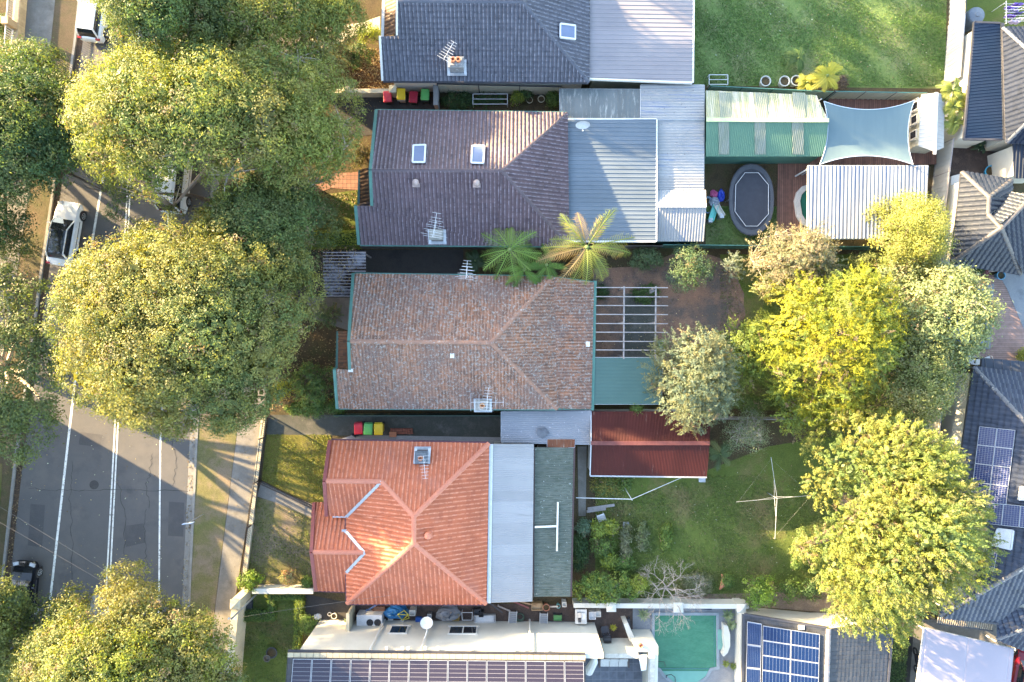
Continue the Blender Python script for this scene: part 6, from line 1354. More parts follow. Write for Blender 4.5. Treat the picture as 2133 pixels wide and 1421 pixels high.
tree('dull green street tree beside the white hatchback at the top edge', (470,60), dome(rg0,345,60,8,4.2,4.2,3.5,14,22,1.8), 1900, .45, 38, .16, .07, G_dark+[(.12,.13,.035)], trunk=.4, seed=5, group=st)
tree('bright bushy tree with starry leaf clusters over the top garden path', (610,40), dome(rg0,520,40,7,4.6,4.6,3.0,9.2,24,1.6)+dome(rg0,690,20,4,2.6,3.0,2,6,8,1.2), 2100, .45, 36, .19, .06, G_big+[(.19,.16,.03)], trunk=.35, seed=6, twigs=3)
tree('dark green kerb tree above the white car with the black glass roof', (75,300), dome(rg0,10,310,7,6.6,7.4,3.0,11,40,1.8)+[(*P(x,y,5.5),.95) for x,y in ((20,430),(50,465),(95,330),(80,360),(110,280),(130,180),(90,120),(60,110),(120,300),(15,490),(72,420),(40,505),(150,130),(140,230),(130,330))], 3200, .45, 38, .155, .07, [(.05,.085,.032),(.065,.095,.03),(.09,.11,.03),(.10,.105,.032)], trunk=.4, seed=7, group=st, twigs=2)
tree('sparse kerb tree with pale limbs at the left edge opposite the fig', (28,770), dome(rg0,2,760,7.2,3.9,6.6,6.2,8.2,30,.85)+[(*P(x,y,6.9),.6) for x,y in ((15,600),(45,640),(25,680),(60,700),(70,760),(100,850),(90,910),(60,940),(20,780),(62,805),(30,840),(105,805),(15,705),(82,720),(40,745),(50,880),(10,920))], 950, .5, 34, .17, .075, [(.09,.10,.028),(.11,.12,.03),(.075,.09,.03)], trunk=.3, seed=8, group=st, twigs=5, bark='palebark', zmin=-.1, core=.1)
tree('big round street tree at the bottom edge beside the stone street wall', (398,1330), dome(rg0,262,1392,8.0,7.2,5.4,3.4,12.5,30,2.25), 3600, .42, 40, .155, .078, G_fig+[(.15,.15,.02)], trunk=.5, seed=9, group=st)
tree('kerb tree in the bottom corner hanging over the black car', (5,1320), dome(rg0,0,1280,6.2,3.0,4.3,3.0,9.5,14,1.5)+dome(rg0,20,1400,5.0,2.0,2.0,2.5,6.5,6,1.2), 1400, .45, 38, .17, .08, [(.12,.13,.03),(.09,.105,.03),(.15,.14,.035)], trunk=.35, seed=10, group=st, twigs=2)
# rear garden trees
tree('large pale lime pine with feathery upright tufts', (1760,1040), dome(rg0,1872,1085,8.5,5.7,7.0,3.2,13.0,46,1.6)+dome(rg0,1840,1270,6,3.2,2.4,2.6,8,8,1.2)+dome(rg0,2020,1130,5,2.0,4.0,2.0,7,8,1.1), 4200, .33, 40, .16, .042, [(.180,.170,.035),(.145,.15,.03),(.20,.175,.042),(.12,.135,.03),(.10,.125,.035),(.16,.14,.05)], style='plume', trunk=.45, seed=12, name='pine_tree', fill=.15, spread=.5, mat='leaf2', group=None)
tree('bright golden-yellow wattle tree', (1690,730), dome(rg0,1738,712,6.0,5.0,5.2,2.0,9.4,30,1.35)+dome(rg0,1690,850,3.6,3.0,2.0,1.8,6,9,1.1)+dome(rg0,1800,610,6.5,1.8,1.5,4,8.5,5,1.0), 2300, .45, 44, .15, .04, [(.21,.185,.012),(.165,.165,.015),(.13,.145,.018),(.22,.185,.02),(.10,.125,.025),(.15,.15,.03)], style='spray', trunk=.3, seed=13, name='wattle_tree', fill=.3, mat='leaf2')
tree('silvery grey-green tree overhanging the rusty red shed', (1405,775), dome(rg0,1452,788,5.2,3.0,3.9,1.8,8.0,24,1.05), 900, .42, 40, .15, .05, [(.115,.125,.075),(.095,.11,.068),(.13,.13,.068),(.145,.125,.055)], style='spray', trunk=.22, seed=14, fill=.3, mat='leaf2')
tree('dark yellow-green small tree wedged between the silvery tree and the wattle', (1530,745), dome(rg0,1558,740,3.6,1.7,2.3,1.4,5.2,9,.95), 450, .42, 36, .14, .055, [(.10,.12,.02),(.13,.14,.02),(.075,.10,.02)], style='spray', trunk=.15, seed=15, mat='leaf2')
tree('brownish half-bare twiggy tree between the trampoline and the wattle', (1600,575), dome(rg0,1668,545,4.4,3.1,2.8,1.6,6.6,20,1.1), 780, .45, 26, .15, .045, [(.22,.155,.085),(.165,.13,.07),(.19,.145,.075),(.11,.105,.05)], style='spray', trunk=.2, seed=16, bark='palebark', twigs=9, fill=.4, mat='leaf2')
tree('round yellow-green tree at the corner of the striped pool roof', (1830,505), dome(rg0,1905,482,4.8,2.3,2.8,1.8,7.2,15,1.15), 900, .42, 36, .13, .06, [(.20,.185,.04),(.165,.165,.04),(.22,.195,.05)], trunk=.2, seed=17)
tree('pale sage tree with large leaves hanging over the clay terrace and blue pool', (1850,680), dome(rg0,1972,655,5.6,3.7,3.8,2.2,8.2,28,1.15)+dome(rg0,1870,570,4.5,1.4,1.2,2.6,5.6,4,.9), 850, .48, 26, .20, .085, [(.165,.175,.075),(.13,.15,.065),(.185,.18,.085)], trunk=.25, seed=18, twigs=4, bark='palebark', fill=.35)
tree('khaki-olive tree standing between the wattle and the solar panel house', (1830,780), dome(rg0,1908,775,5.0,3.2,4.0,1.6,7.4,26,1.1), 950, .46, 32, .15, .065, [(.19,.175,.055),(.15,.15,.05),(.11,.12,.035),(.21,.18,.08)], trunk=.22, seed=19, twigs=3)
tree('small grey thicket of bare branches under the wattle by the olive lawn', (1540,890), dome(rg0,1568,900,3.0,1.7,1.5,.8,4.0,8,.8), 160, .40, 20, .12, .05, [(.12,.135,.07),(.16,.16,.09)], trunk=.12, seed=20, twigs=16, bark='palebark')
tree('tall slim-trunked tree across the street behind the cream houses', (-200,735), dome(rg0,-390,742,11,5.5,5.5,8.6,15.8,16,1.9), 520, .7, 30, .26, .12, G_dark, trunk=.35, seed=45, group=st)
for i, (bx, by) in enumerate(((-165,470), (-170,190))):  # unseen trees added to shade the kerb lane and parked car
    k = HC/(HC-7); tree(['leafy garden tree beyond the left edge, level with the white car', 'leafy garden tree beyond the left edge, further up the street'][i], (bx, by), dome(rg0, CX+(bx-CX)*k, CY+(by-CY)*k, 7, 5, 5, 3.0, (6.8, 9.0)[i], 18, 1.5), 560, .7, 30, .26, .12, G_dark, trunk=.35, seed=46+i, group=st)
# unseen trees: one added for shade across the street, more up the road
for i, (bx, by, cx_, cy_, z_, r_) in enumerate(((-130,1075,-290,1140,6.8,4.6),)):
    tree('leafy tree across the street in front of the tall cream house', (bx, by), dome(rg0,cx_,cy_,z_,r_,r_,4.2,13,18,1.9), 600, .7, 30, .26, .12, G_dark, trunk=.35, seed=40+i, group=st)
for i, (bx, by, zt_, r_, lb) in enumerate(((545,-210,14,5.5,'street tree beyond the top edge, nearest the dark grey roof'),(590,-430,17.5,6.5,'tall street tree further up the road beyond the top edge'),(640,-680,18,7,'tallest street tree farthest up the road'))):
    g = P(bx, by); k = HC/(HC-8); tree(lb, (bx, by), dome(rg0, CX+(bx-CX)*k, CY+(by-CY)*k, 8, r_, r_, 4, zt_, 15, 1.7), 500, .7, 30, .28, .13, G_dark, trunk=.4, seed=50+i, group=st)
# bushes
def bush(label, px, py, rx, ry, h, pal, seed, name='shrub', cat='shrub', L=.12, W=.06, dens=1.0, style='broad', group=None, twigs=0, cr=.28, bark='bark', n=None, z=0, fl=None, nl=26):
    rg = np.random.default_rng(seed); lr = max(.22, min(rx, ry, h)*.5); n = n or max(4, int(rx*ry/(lr*lr)*1.6)+3)
    lob = dome(rg, px, py, h*.5, rx, ry, h*.35+z, h+z, n, lr)
    return tree(label, (px, py), lob, int(max(40, rx*ry*70*dens)), cr, nl, L, W, pal, style, .05+.02*h, .5, twigs, cat, name, group, bark, seed, crownname='foliage', limbs=6, fill=.3)
GS = [(.085,.125,.025),(.11,.14,.03),(.065,.10,.025)]; GD = [(.045,.075,.022),(.06,.09,.025),(.035,.06,.022)]; GY = [(.20,.20,.025),(.16,.18,.03),(.13,.15,.03)]
bush('leafy dark-twigged shrub in front of the cottage gable', 655,800,1.7,1.9,2.4,[(.075,.11,.03),(.10,.13,.03)],101, L=.15, W=.07, twigs=5, dens=.75)
bush('golden yellow shrub at the front corner of the cottage garden', 588,812,.8,.9,1.5,[(.34,.26,.02),(.28,.22,.02),(.22,.20,.03)],102)
bush('low green shrub along the cottage side of the concrete drive', 660,850,2.1,.6,1.4,GS,103, L=.13, W=.07)
bush('spiky grassy shrub on the fig side of the cottage porch', 685,660,.9,1.0,1.3,[(.12,.14,.06),(.09,.12,.05)],104,style='spray', L=.22, W=.03)
bush('dark shrub under the bark garden tree', 745,118,1.1,1.1,1.5,GD,105)
bush('sunlit bush hugging the brown verandah roof of the top house', 770,75,.9,.8,1.5,GY,106)
bush('dark shrub bed between the driveway and the plum roof', 745,320,1.0,1.0,1.0,[(.06,.06,.025),(.085,.075,.03),(.11,.09,.05)],107, dens=.7)
def hedge(label, poly, h, pal, seed, dens=260, L=.08, W=.05, name='hedge'):
    rg = np.random.default_rng(seed); q = pxp(poly, h); t = thing(name, label, 'hedge', (sum(v.x for v in q)/len(q), sum(v.y for v in q)/len(q), 0))
    MB().prism(inset(q, .14), 0, h-.08).obj('inner_growth', sm('hedge_core', (.02,.03,.012), (.03,.04,.015), 4, .9) if 'hedge_core' not in bpy.data.materials else bpy.data.materials['hedge_core'], t)
    xs = [v.x for v in q]; ys = [v.y for v in q]; A = (max(xs)-min(xs))*(max(ys)-min(ys)); n = int(A*dens*1.6); p = np.stack([rg.uniform(min(xs),max(xs),n), rg.uniform(min(ys),max(ys),n)], 1)
    qq = [(v.x,v.y) for v in q]; ar = sum(qq[i][0]*qq[(i+1) % len(qq)][1]-qq[(i+1) % len(qq)][0]*qq[i][1] for i in range(len(qq)))
    if ar < 0: qq.reverse()
    ins = np.ones(n, bool)
    for (ax, ay), (bx, by) in zip(qq, qq[1:]+qq[:1]): ins &= (bx-ax)*(p[:,1]-ay)-(by-ay)*(p[:,0]-ax) > 0
    p = p[ins]; top = np.concatenate([p, h-.03+.06*rg.normal(size=(len(p),1))], 1); nr = np.tile((0,0,1.), (len(p),1)); S_, N_ = [top], [nr]
    for (ax, ay), (bx, by) in zip(qq, qq[1:]+qq[:1]):
        Ls = math.hypot(bx-ax, by-ay); k = int(Ls*h*dens*.8); u = rg.random((k,1)); w = np.array((by-ay, -(bx-ax), 0))/Ls
        S_.append(np.concatenate([ax+(bx-ax)*u, ay+(by-ay)*u, rg.uniform(.05,h,(k,1))], 1)+w*.05*rg.normal(size=(k,1))); N_.append(np.tile(w, (k,1)))
    pos = np.concatenate(S_); nrm = np.concatenate(N_); pal = np.array(pal)
    V, F, C = leaves(rg, pos, nrm, L, W, .6, pal[rg.integers(len(pal), size=len(pos))], .25); npmesh('foliage', V, F, M['leaf'], t, C); return t
hedge('clipped hedge with a sunlit top beside the plum roof gable', [(640,482),(744,480),(746,512),(640,513)], 1.6, [(.15,.17,.02),(.11,.14,.02),(.18,.18,.03)], 201, 420, .10, .06)
hedge('low hedge bar closest to the street wall of the white house', [(505,1272),(556,1272),(556,1295),(505,1295)], .6, GS, 202, 500)
hedge('low clipped hedge forming the short top bar of the hedged lawn', [(558,1237),(630,1237),(630,1250),(558,1250)], .6, GS, 203, 500)
hedge('short hedge leg joining the top bar to the street-side bar', [(557,1251),(572,1251),(572,1294),(557,1294)], .6, GS, 204, 500)
hedge('long narrow yellow-green hedge between the hedged lawn and the drive', [(615,1251),(631,1251),(627,1310),(622,1358),(608,1358),(612,1310)], .7, GY+GS, 205, 500)
hedge('dense dark green hedge beside the shingle-roofed solar house', [(1852,1330),(1892,1330),(1880,1500),(1838,1500)], 1.2, GD, 206, 420, .1, .05)
bush('round clipped ball shrub between hedge and white house', 643,1298,.6,.7,1.3,GS,108)
bush('round green bush at the footpath end of the cream side wall', 523,1208,.95,.75,1.3,[(.13,.17,.02),(.10,.14,.02)],109, L=.13, W=.07, dens=1.6)
bush('reddish flowering shrub on the cream side wall', 603,1200,.6,.6,1.1,[(.24,.20,.10),(.20,.17,.06),(.30,.13,.07)],110)
bush('small green plant growing over the cream side wall by the orange porch', 642,1212,.45,.4,.9,GS,111, dens=.8)
bush('yellowish potted shrub near the cloudy awning', 1077,205,.5,.5,.9,GY,112); bush('small dark leafy plant against the steel fence', 1096,196,.4,.4,.9,GD,113); bush('round dark green bush at the cloudy awning corner', 1152,208,.45,.6,1.1,GS,114)
bush('dark ground plants in the shaded bed under the steel fence', 955,212,1.2,.6,.5,GD,115, dens=.8)
bush('low plants behind the white metal rack', 1020,208,1.0,.35,.5,GD,116, dens=.8)
bush('dark green bush reaching over the red dirt yard, beside the pergola', 1433,560,1.8,1.7,3.2,[(.085,.115,.045),(.065,.095,.04),(.11,.135,.06)],117, dens=1.1, L=.13, W=.055)
bush('dull green shrub between the leaning palm and the dirt yard bush', 1345,540,1.3,.7,2.0,[(.075,.10,.04),(.10,.12,.05)],118)
bush('upright grey spiky shrub on the far side of the dirt yard', 1523,555,.75,1.0,2.4,[(.17,.175,.125),(.14,.15,.10)],119, style='spray', L=.16, W=.035)
bush('small green weed clump inside the pergola corner', 1345,612,.9,.7,.6,[(.06,.09,.025),(.08,.11,.03)],120); bush('weeds in the pergola corner near the cottage wall', 1252,608,.5,.45,.4,GD,121)
bush('yellow-green shrub at the end of the teal awning', 1372,722,.5,.5,1.8,GY,122); bush('small shrub poking between teal awning and red shed', 1322,850,.45,.35,2.6,GS,123, dens=1.2)
bush('yellowish leafy bush at the wattle end of the dirt yard', 1590,600,1.0,1.3,2.6,[(.17,.17,.06),(.13,.14,.05),(.22,.19,.05)],124, style='spray', L=.14, W=.045)
for i, (x, y, rx, ry, h, pal, lb) in enumerate(((1590,690,1.3,1.6,3.0,[(.09,.11,.02),(.12,.13,.025)],'dark olive bush filling the gap on the near side of the wattle'),(1560,845,1.4,.9,2.6,[(.09,.11,.025),(.11,.125,.03)],'dull green bush by the grey timber fence below the wattle'),(1835,850,1.3,1.3,2.6,[(.07,.09,.025),(.10,.11,.03)],'shaded dark bush between the wattle and the lime pine'),(1800,545,1.2,.7,2.2,[(.15,.15,.05),(.12,.13,.04)],'olive bush below the round corner tree'),(1850,600,1.0,1.0,2.4,[(.16,.165,.06),(.13,.14,.05)],'pale olive bush joining the wattle to the sage tree'),(1760,880,1.8,.8,2.0,[(.10,.115,.03),(.08,.095,.03)],'low dull bush at the far end of the grey timber fence'))):
    bush(lb, x, y, rx, ry, h, pal, 400+i, L=.15, W=.055, dens=1.1)
# veg garden of the orange house
bush('leafy garden shrub just below the rusty red shed', 1265,1010,1.2,.8,1.2,[(.07,.10,.03),(.12,.13,.03),(.18,.14,.03)],125, L=.14, W=.06)
bush('smaller shrub below the rusty shed, next to the thin line post', 1300,1000,.6,.6,.8,GS,126)
bush('yellow-leaved staked shrubs beside the white plastic chair', 1245,1100,.6,.6,1.3,GY,127, L=.16, W=.085, dens=1.5); bush('yellow shrub nearer the vegetable rows', 1270,1095,.5,.5,1.4,GY,128, L=.16, W=.085, dens=1.5); bush('open twiggy green shrub among the stakes', 1255,1135,1.0,.9,1.3,GS,129, twigs=5, dens=.8)
bush('blue-green leafy shrub against the sunroom wall', 1215,1095,.6,.6,1.3,[(.10,.135,.08),(.08,.11,.06)],130); bush('dark shrub row along the sunroom', 1208,1150,.6,1.3,.9,GD,131)
bush('bright yellow-green shrub behind the dark soil patch', 1268,1167,.6,.55,.9,GY,132, L=.16, W=.085, dens=1.5); bush('dull green shrub joining the yellow one to the bare tree', 1300,1172,.8,.45,.8,GS,133, L=.16, W=.085, dens=1.5)
for x, y0, y1, lb, pl_ in ((1303,1092,1165,'dried brown vegetable row starting at a grey box',[(.14,.13,.06),(.18,.16,.09)]),(1337,1090,1150,'mixed green and brown vegetable row, the middle of three',[(.12,.13,.05),(.15,.15,.08)]),(1387,1092,1150,'greenest vegetable row nearest the clothes hoist',[(.09,.13,.025),(.13,.15,.03)])):
    bush(lb, x, (y0+y1)/2, .35, (y1-y0)/56+.1, .6, pl_, int(x), name='vegetable_row', cat='plants', n=12, twigs=2, dens=1.8, L=.16, W=.08)
crate('grey box at the head of the brown vegetable row', 1303,1092, (.4,.4,.35), M['grey_metal'], cat='box')
bush('large mixed green bush along the white pier wall', 1262,1222,2.6,1.1,2.0,GS+[(.17,.18,.03)],134, L=.15, W=.07, dens=1.1)
bush('yellow-topped bush at the foot of the bare white tree', 1330,1210,.8,.6,1.8,GY,135)
bush('round bright green shrub at the end of the white wall', 1580,1228,1.2,1.4,2.2,[(.12,.17,.02),(.09,.13,.02),(.16,.19,.03)],136, L=.15, W=.075)
bush('low green ornament-side plant on the lawn edge', 1515,1210,.5,.5,.7,GS,137)
bush('green bush under the lime pine beside the round bright shrub', 1645,1225,.9,.9,1.3,GS,138); bush('dark leafy bush in the pine shade near the solar house wall', 1690,1228,.9,.8,1.2,GD,139)
bush('olive sapling standing in the lawn by the pine', 1668,1130,.7,1.1,1.6,[(.14,.16,.05),(.11,.14,.04)],140, dens=.8, twigs=3); bush('small sapling below the olive one, by the pine', 1657,1170,.4,.4,.9,GS,141)
bush('dull weeds around the clothes lawn corner near the bare tree', 1455,1215,1.1,.8,.5,[(.12,.12,.05),(.15,.14,.07)],142, dens=.7)
# bare white tree
rg = np.random.default_rng(55); t = thing('bare_tree', 'leafless pale grey tree with spreading twigs beside the white pier wall', 'tree', P(1385,1222)); b = P(1385,1222); B = MB()
def grow(p, d_, L, r, lev):
    q = p+d_*L; m = p.lerp(q, .5)+Vector(rg.normal(size=3)*.05*L); B.tube([p, m, q], [r, r*.85, r*.7], 5 if lev < 2 else 3)
    if lev >= 5: return
    for k in range(3 if lev in (0, 1, 3) else 2+int(rg.random() < .5)):
        e = (d_+Vector(rg.normal(size=3))*.55+Vector((0,0,.04 if lev else -.1))).normalized(); grow(q, e, L*rg.uniform(.62,.88), r*.62, lev+1)
for k in range(6): a = k*1.05; grow(b+Vector((0,0,.2)), Vector((math.cos(a)*.8, math.sin(a)*.7+.15, .75)).normalized(), 1.0, .05, 0)
B.tube([b, b+Vector((0,0,.35))], [.1,.08], 8); B.obj('branches', sm('bare_bark', (.38,.32,.275), (.28,.23,.20), 3, .9), t)
# palms and ferns
def frond(B, rg, base, az, L, lift, droop, w, n=30, sag=.5):
    base = Vector(base); h = Vector((math.cos(az), math.sin(az), 0)); sd = Vector((-h.y, h.x, 0)); pts = [base]
    for i in range(1, n+1):
        s = i/n; pts.append(base+h*(L*s*(1-.12*s))+Vector((0,0,lift*s-droop*s*s)))
    bend = sd*rg.uniform(-.35,.35); pts = [q+bend*((k/n)**2) for k, q in enumerate(pts)]; B[0].tube(pts[::3]+[pts[-1]], [.035]*len(pts[::3])+[.008], 5)
    for i in range(2, n+1):
        s = i/n; ww = w*math.sin(math.pi*min(1, s*.86+.12))**.6*rg.uniform(.85,1.1); tg = (pts[i]-pts[i-1]).normalized()
        for sg in (-1, 1):
            e = pts[i]+sd*sg*ww*.80+tg*ww*.75+Vector((0,0,-ww*sag*rg.uniform(.6,1.3))); m = pts[i]+sd*sg*ww*.45+tg*ww*.28+Vector((0,0,ww*.05)); lw = tg*.023; jj = rg.uniform(.6,1.3); e = pts[i]+(e-pts[i])*jj
            B[1].add([pts[i]-lw, pts[i]+lw, m+lw, m-lw*1.0, e], [(0,1,2,3),(3,2,4)])
def palm(label, base_px, top, nf, L, w, c, seed, name='palm_tree', trunk=.16, lift=(.6,1.6), droop=(1.4,2.6), az0=0, sag=.5, n=30, group=None):
    rg = np.random.default_rng(seed); b = P(*base_px); tp = Vector(top); t = thing(name, label, 'palm' if 'palm' in name else 'fern', b, group); lm = M['leaf']
    B = MB().tube([b, b.lerp(tp,.5)+Vector((.1,0,0)), tp], [trunk*1.4, trunk, trunk*.8], 10); B.obj('trunk', M['bark'], t)
    MB().tube([tp-Vector((0,0,.5)), tp, tp+Vector((0,0,.25))], [trunk*.9, trunk*1.1, trunk*.4], 10).obj('crownshaft', sm('crownshaft_green', (.14,.19,.06), (.11,.15,.05), 3, .6) if 'crownshaft_green' not in bpy.data.materials else bpy.data.materials['crownshaft_green'], t)
    for i in range(nf):
        BB = (MB(), MB()); a = az0+i*2.39996+rg.uniform(-.35,.35) if nf > 9 else az0+i*2*math.pi/nf+rg.uniform(-.15,.15); k = i/nf
        frond(BB, rg, tp, a, L*rg.uniform(.66,1.12), lift[0]+(lift[1]-lift[0])*k, droop[0]+(droop[1]-droop[0])*rg.random(), w, n, sag)
        mb = MB(); mb.v = BB[0].v+BB[1].v; o_ = len(BB[0].v); mb.f = BB[0].f+[tuple(o_+q for q in f) for f in BB[1].f]
        o = mb.obj('frond', lm, t); at = o.data.attributes.new('tint', 'FLOAT_COLOR', 'POINT'); cc = np.ones((len(o.data.vertices), 4), np.float32); cc[:, :3] = np.array(c[int(rg.integers(len(c)))])*rg.uniform(.85,1.15); at.data.foreach_set('color', cc.ravel())
    return t
palm('tall sunlit palm with golden fronds over the blue-grey metal roof', (1195,545), P(1222,515,6.6), 18, 3.9, .64, [(.22,.24,.06),(.19,.225,.055),(.24,.22,.07),(.14,.19,.045),(.23,.17,.08)], 61, lift=(.5,1.7), droop=(1.2,2.4), az0=.3, n=20, sag=.8)
palm('greener palm in the shade beside the taller sunlit one', (1075,545), P(1062,520,4.6), 14, 2.6, .58, [(.17,.27,.06),(.20,.29,.07),(.14,.24,.055)], 62, az0=.9, n=15, sag=.7)
palm('fresh green tree fern spilling over the cottage roof edge', (1090,555), P(1092,562,4.0), 14, 1.8, .36, [(.10,.20,.03),(.13,.23,.04),(.08,.16,.03)], 63, 'tree_fern', .12, (.3,.9), (.7,1.3), .2, .15, 17)
palm('second tree fern with broad soft fronds between the two palms', (1135,555), P(1138,552,3.6), 13, 1.7, .34, [(.09,.17,.03),(.12,.20,.04)], 64, 'tree_fern', .12, (.3,.8), (.6,1.2), .7, .15, 17)
palm('dark fan plant in the shaded nook by the cottage driveway', (990,545), P(990,543,1.7), 9, 1.0, .42, [(.03,.055,.022),(.04,.065,.025)], 65, 'palm_plant', .08, (.2,.6), (.4,.8), 0, .2, 18)
palm('narrow-leaved palm at the far corner of the rusty red shed', (1498,945), P(1500,945,1.5), 10, 1.4, .40, [(.08,.12,.05),(.13,.17,.06),(.16,.17,.06)], 66, 'palm_plant', .08, (.4,.9), (.6,1.1), .4, .3, 20)
palm('bright yellow tree fern against the big lawn fence', (1715,160), P(1722,158,1.9), 13, 1.35, .42, [(.36,.33,.04),(.32,.30,.05)], 67, 'tree_fern', .12, (.3,.8), (.5,1.0), .2, .1, 24)
palm('smaller yellow fern to the lower side of the bright tree fern', (1683,170), P(1680,172,1.2), 10, .9, .34, [(.33,.31,.04),(.28,.28,.05)], 68, 'fern', .08, (.2,.6), (.4,.8), .5, .1, 20)
palm('faded green fern out on the big lawn', (1662,122), P(1662,122,.8), 10, 1.05, .34, [(.06,.115,.03),(.08,.13,.035)], 69, 'fern', .06, (.2,.5), (.4,.7), .5, .1, 20)
bush('small purple-leaved plant beside the yellow fern', 1752,172,.4,.45,.7,[(.10,.06,.05),(.14,.09,.06)],143)
for i, (x, y, zt, lb) in enumerate(((1984,188,2.6,'fan palm with lime fronds by the navy roof, the uppermost of the clump'),(2012,214,2.4,'fan palm leaning over the navy roof gutter'),(1986,222,2.5,'fan palm in the middle of the clump beside the cabin'),(1988,256,2.3,'lowest sunlit fan palm of the clump beside the cabin'))):
    palm(lb, (x,y), P(x,y,zt), 12, 1.05, .34, [(.16,.20,.04),(.20,.23,.05),(.10,.15,.04)], 70+i, 'palm_plant', .08, (.3,.9), (.5,1.0), i*.7, .25, 18, group='fan palms beside the navy roof')
def agave(label, px, py, r, seed, c=[(.22,.28,.16),(.26,.31,.18),(.17,.23,.13)]):
    rg = np.random.default_rng(seed); b = P(px, py); t = thing('agave_plant', label, 'agave', b); V, F, C = [], [], []
    for i in range(34):
        a = i*2.39996; k = i/34; l = r*(1-.55*k); el = .15+1.1*k; h = Vector((math.cos(a)*math.cos(el), math.sin(a)*math.cos(el), math.sin(el))); s = Vector((-math.sin(a), math.cos(a), 0))*(.09*r/.6); o = b+Vector((0,0,.35)); n0_ = len(V)
        V += [o, o+h*l*.5+s, o+h*l*.5-s+Vector((0,0,0)), o+h*l+Vector((0,0,-.08)), o+h*l*.5+Vector((0,0,-.04))]; F += [(n0_,n0_+1,n0_+4,n0_+2)]; F += [(n0_+1,n0_+3,n0_+2,n0_+4)]; cc = np.array(c[int(rg.integers(len(c)))]); C += [cc]*5
    npmesh('rosette', np.array([tuple(v) for v in V]), np.array(F), M['leaf'], t, np.array(C)); MB().tube([b, b+Vector((0,0,.38))], [.1,.07], 8).obj('stem', M['bark'], t)
agave('pale green agave at the corner of the pool next to the courtyard', 1339,1276,.62,81); agave('agave by the pool wall, the upper of the touching pair', 1513,1277,.60,82); agave('agave by the pool wall, the lower of the touching pair', 1520,1297,.55,83); agave('small yellow-green agave further down the pool wall', 1509,1378,.38,84, [(.22,.26,.07),(.18,.22,.06)]); agave('small agave at the bottom frame end of the pool wall', 1524,1383,.38,85, [(.17,.21,.06),(.14,.19,.06)])
agave('small pale succulent on the drive by the white house', 726,1291,.4,86); agave('little yellow-leaved plant in the side courtyard passage', 1276,1303,.35,87, [(.30,.30,.04)])
palm('dark bushy plant in the clay passage below the navy roof', (2040,306), P(2040,304,.9), 12, .65, .26, [(.03,.06,.03),(.045,.075,.035)], 75, 'palm_plant', .06, (.3,.7), (.4,.7), .2, .25, 16)
bush('pink cordyline by the corner of the blue-grey tiled house', 2050,566,.4,.35,.8,[(.26,.08,.10),(.16,.06,.07)],144, style='spray', L=.2, W=.03); bush('dark red-green shrub at the blue-grey tiled house corner', 2035,562,.4,.35,.8,GD,145)
bush('golden shrub in the pot at the terrace edge by the flat awning', 2130,738,.4,.4,.8,[(.25,.22,.04),(.18,.17,.03)],146); bush('dark climber at the foot of the top left brick fence', 5,55,.8,1.0,1.2,GD,147)
# grass blades on the lawns, fallen leaves
def scatter(name, poly, n, pal, L, W, seed, z=.02, up=1.0, mat='leaf'):
    rg = np.random.default_rng(seed); q = [(v.x, v.y) for v in pxp(poly)]; ar = sum(q[i][0]*q[(i+1) % len(q)][1]-q[(i+1) % len(q)][0]*q[i][1] for i in range(len(q)))
    if ar < 0: q.reverse()
    xs, ys = [a for a, b in q], [b for a, b in q]; p = np.stack([rg.uniform(min(xs),max(xs),n), rg.uniform(min(ys),max(ys),n)], 1); ins = np.ones(n, bool)
    for (ax, ay), (bx, by) in zip(q, q[1:]+q[:1]): ins &= (bx-ax)*(p[:,1]-ay)-(by-ay)*(p[:,0]-ax) > 0
    p = p[ins]; f = np.sin(p[:,0]*.9+seed)+np.sin(p[:,1]*1.3+seed*2)+np.sin(p[:,0]*2.1+p[:,1]*1.7)+rg.normal(size=len(p))*1.2; p = p[f > -.9]
    pos = np.concatenate([p, np.full((len(p),1), z)+rg.uniform(0,.03,(len(p),1))], 1); pal = np.array(pal)
    V, F, C = leaves(rg, pos, np.tile((0,0,up), (len(p),1)), L, W, .6, pal[rg.integers(len(pal), size=len(p))], .25)
    o = npmesh(name, V, F, M[mat], None, C); tag(o, {'grass':'short lawn grass growing in uneven tufts','fallen_leaves':'fallen dry leaves scattered on the ground'}[name], name.replace('_', ' '), None, 'stuff'); return o
gl = [(.065,.12,.025),(.085,.14,.03),(.10,.13,.04),(.05,.09,.02)]; go = [(.07,.095,.02),(.10,.115,.03),(.12,.11,.05),(.055,.075,.02)]; gy = [(.16,.16,.025),(.12,.13,.02),(.18,.15,.05)]; dl = [(.20,.12,.06),(.13,.075,.04),(.28,.20,.11),(.09,.055,.03)]
for i, (pg, n, pal) in enumerate(([[(1446,-20),(1972,-20),(1967,182),(1447,178)], 60000, gl], [[(1240,990),(1460,990),(1680,920),(1790,930),(1790,1245),(1545,1254),(1240,1254)], 60000, go], [[(556,905),(688,905),(688,1045),(655,1048),(600,1026),(547,1000)], 12000, gy], [[(534,1040),(575,1048),(655,1082),(658,1212),(508,1218)], 9000, gy+go], [[(507,1238),(612,1252),(608,1421),(490,1421)], 9000, go], [[(1470,430),(1620,430),(1620,515),(1470,515)], 10000, gl])):
    scatter('grass', pg, n, pal, .13, .035, 300+i, .03, .5)
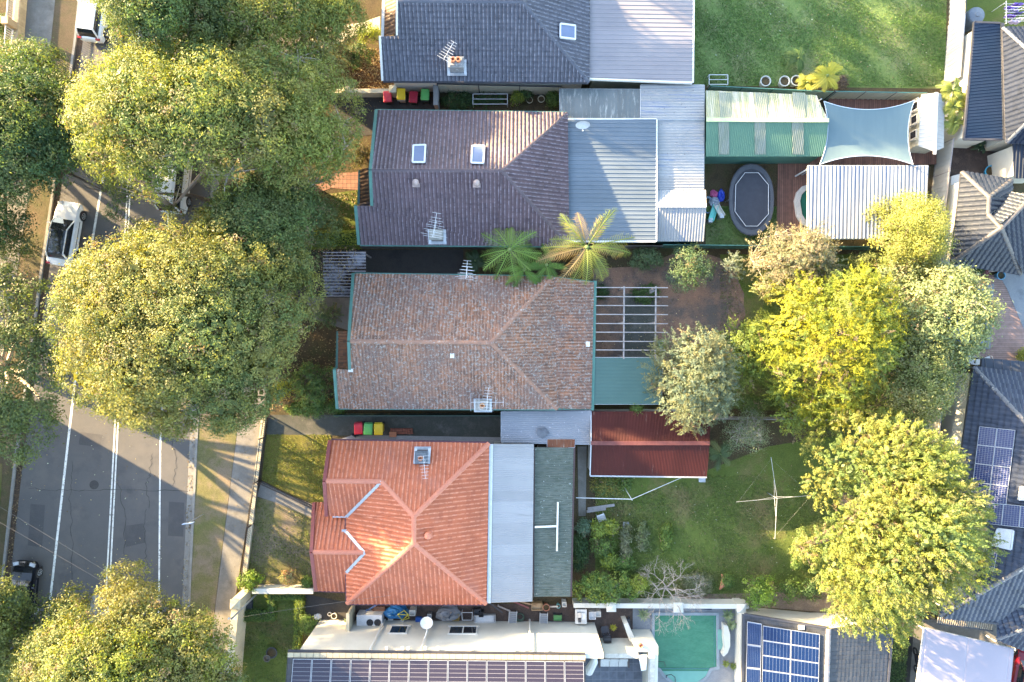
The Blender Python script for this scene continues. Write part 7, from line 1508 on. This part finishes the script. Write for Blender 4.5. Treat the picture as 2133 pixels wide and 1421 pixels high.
scatter('grass', [(414,885),(495,885),(449,1250),(398,1200),(393,1300),(430,1300)], 16000, gy+[(.20,.17,.10)], .12, .035, 320, .12, .5); scatter('grass', [(1500,560),(1600,530),(1940,540),(1900,860),(1500,850)], 20000, go, .13, .04, 321, .03, .5)
scatter('fallen_leaves', [(665,105),(826,100),(826,192),(665,190)], 5000, dl, .13, .08, 330, .03); scatter('fallen_leaves', [(690,205),(905,205),(905,230),(780,232),(745,285),(690,270)], 500, dl, .12, .07, 331, .03)
scatter('fallen_leaves', [(640,640),(704,640),(704,856),(560,856)], 2500, dl, .13, .08, 332, .03); scatter('fallen_leaves', [(395,880),(411,880),(397,1250),(380,1250)], 900, dl, .11, .06, 333, .02); scatter('fallen_leaves', [(36,960),(50,960),(25,1200),(12,1200)], 1000, dl, .11, .06, 334, .02)
scatter('fallen_leaves', [(60,900),(420,900),(390,1230),(30,1230)], 260, dl+[(.35,.33,.25)], .10, .06, 335, .02); scatter('fallen_leaves', [(640,412),(744,398),(744,478),(640,478)], 1600, dl, .12, .07, 336, .03); scatter('grass', [(1490,535),(1560,560),(1575,640),(1560,700),(1510,750),(1440,770),(1440,750),(1500,720),(1530,690),(1538,620),(1515,570)], 5000, go, .15, .04, 322, .03, .5)
scatter('grass', [(1235,985),(1300,985),(1300,1080),(1235,1080)], 1500, dl, .12, .03, 323, .03, .5)
scatter('fallen_leaves', [(1450,0),(1965,0),(1962,180),(1450,175)], 260, dl+[(.35,.33,.25)], .12, .07, 340, .05)
scatter('fallen_leaves', [(1250,1000),(1660,960),(1660,1200),(1250,1160)], 260, dl+[(.33,.3,.22)], .12, .07, 341, .05)
scatter('fallen_leaves', [(1240,560),(1400,535),(1540,580),(1540,690),(1380,760),(1240,745)], 1200, dl, .10, .06, 337, .03); scatter('fallen_leaves', [(500,880),(548,880),(492,1240),(452,1240)], 160, dl, .10, .06, 338, .13); scatter('fallen_leaves', [(672,526),(760,526),(760,568),(734,616),(676,616)], 700, dl, .12, .07, 339, 2.58)
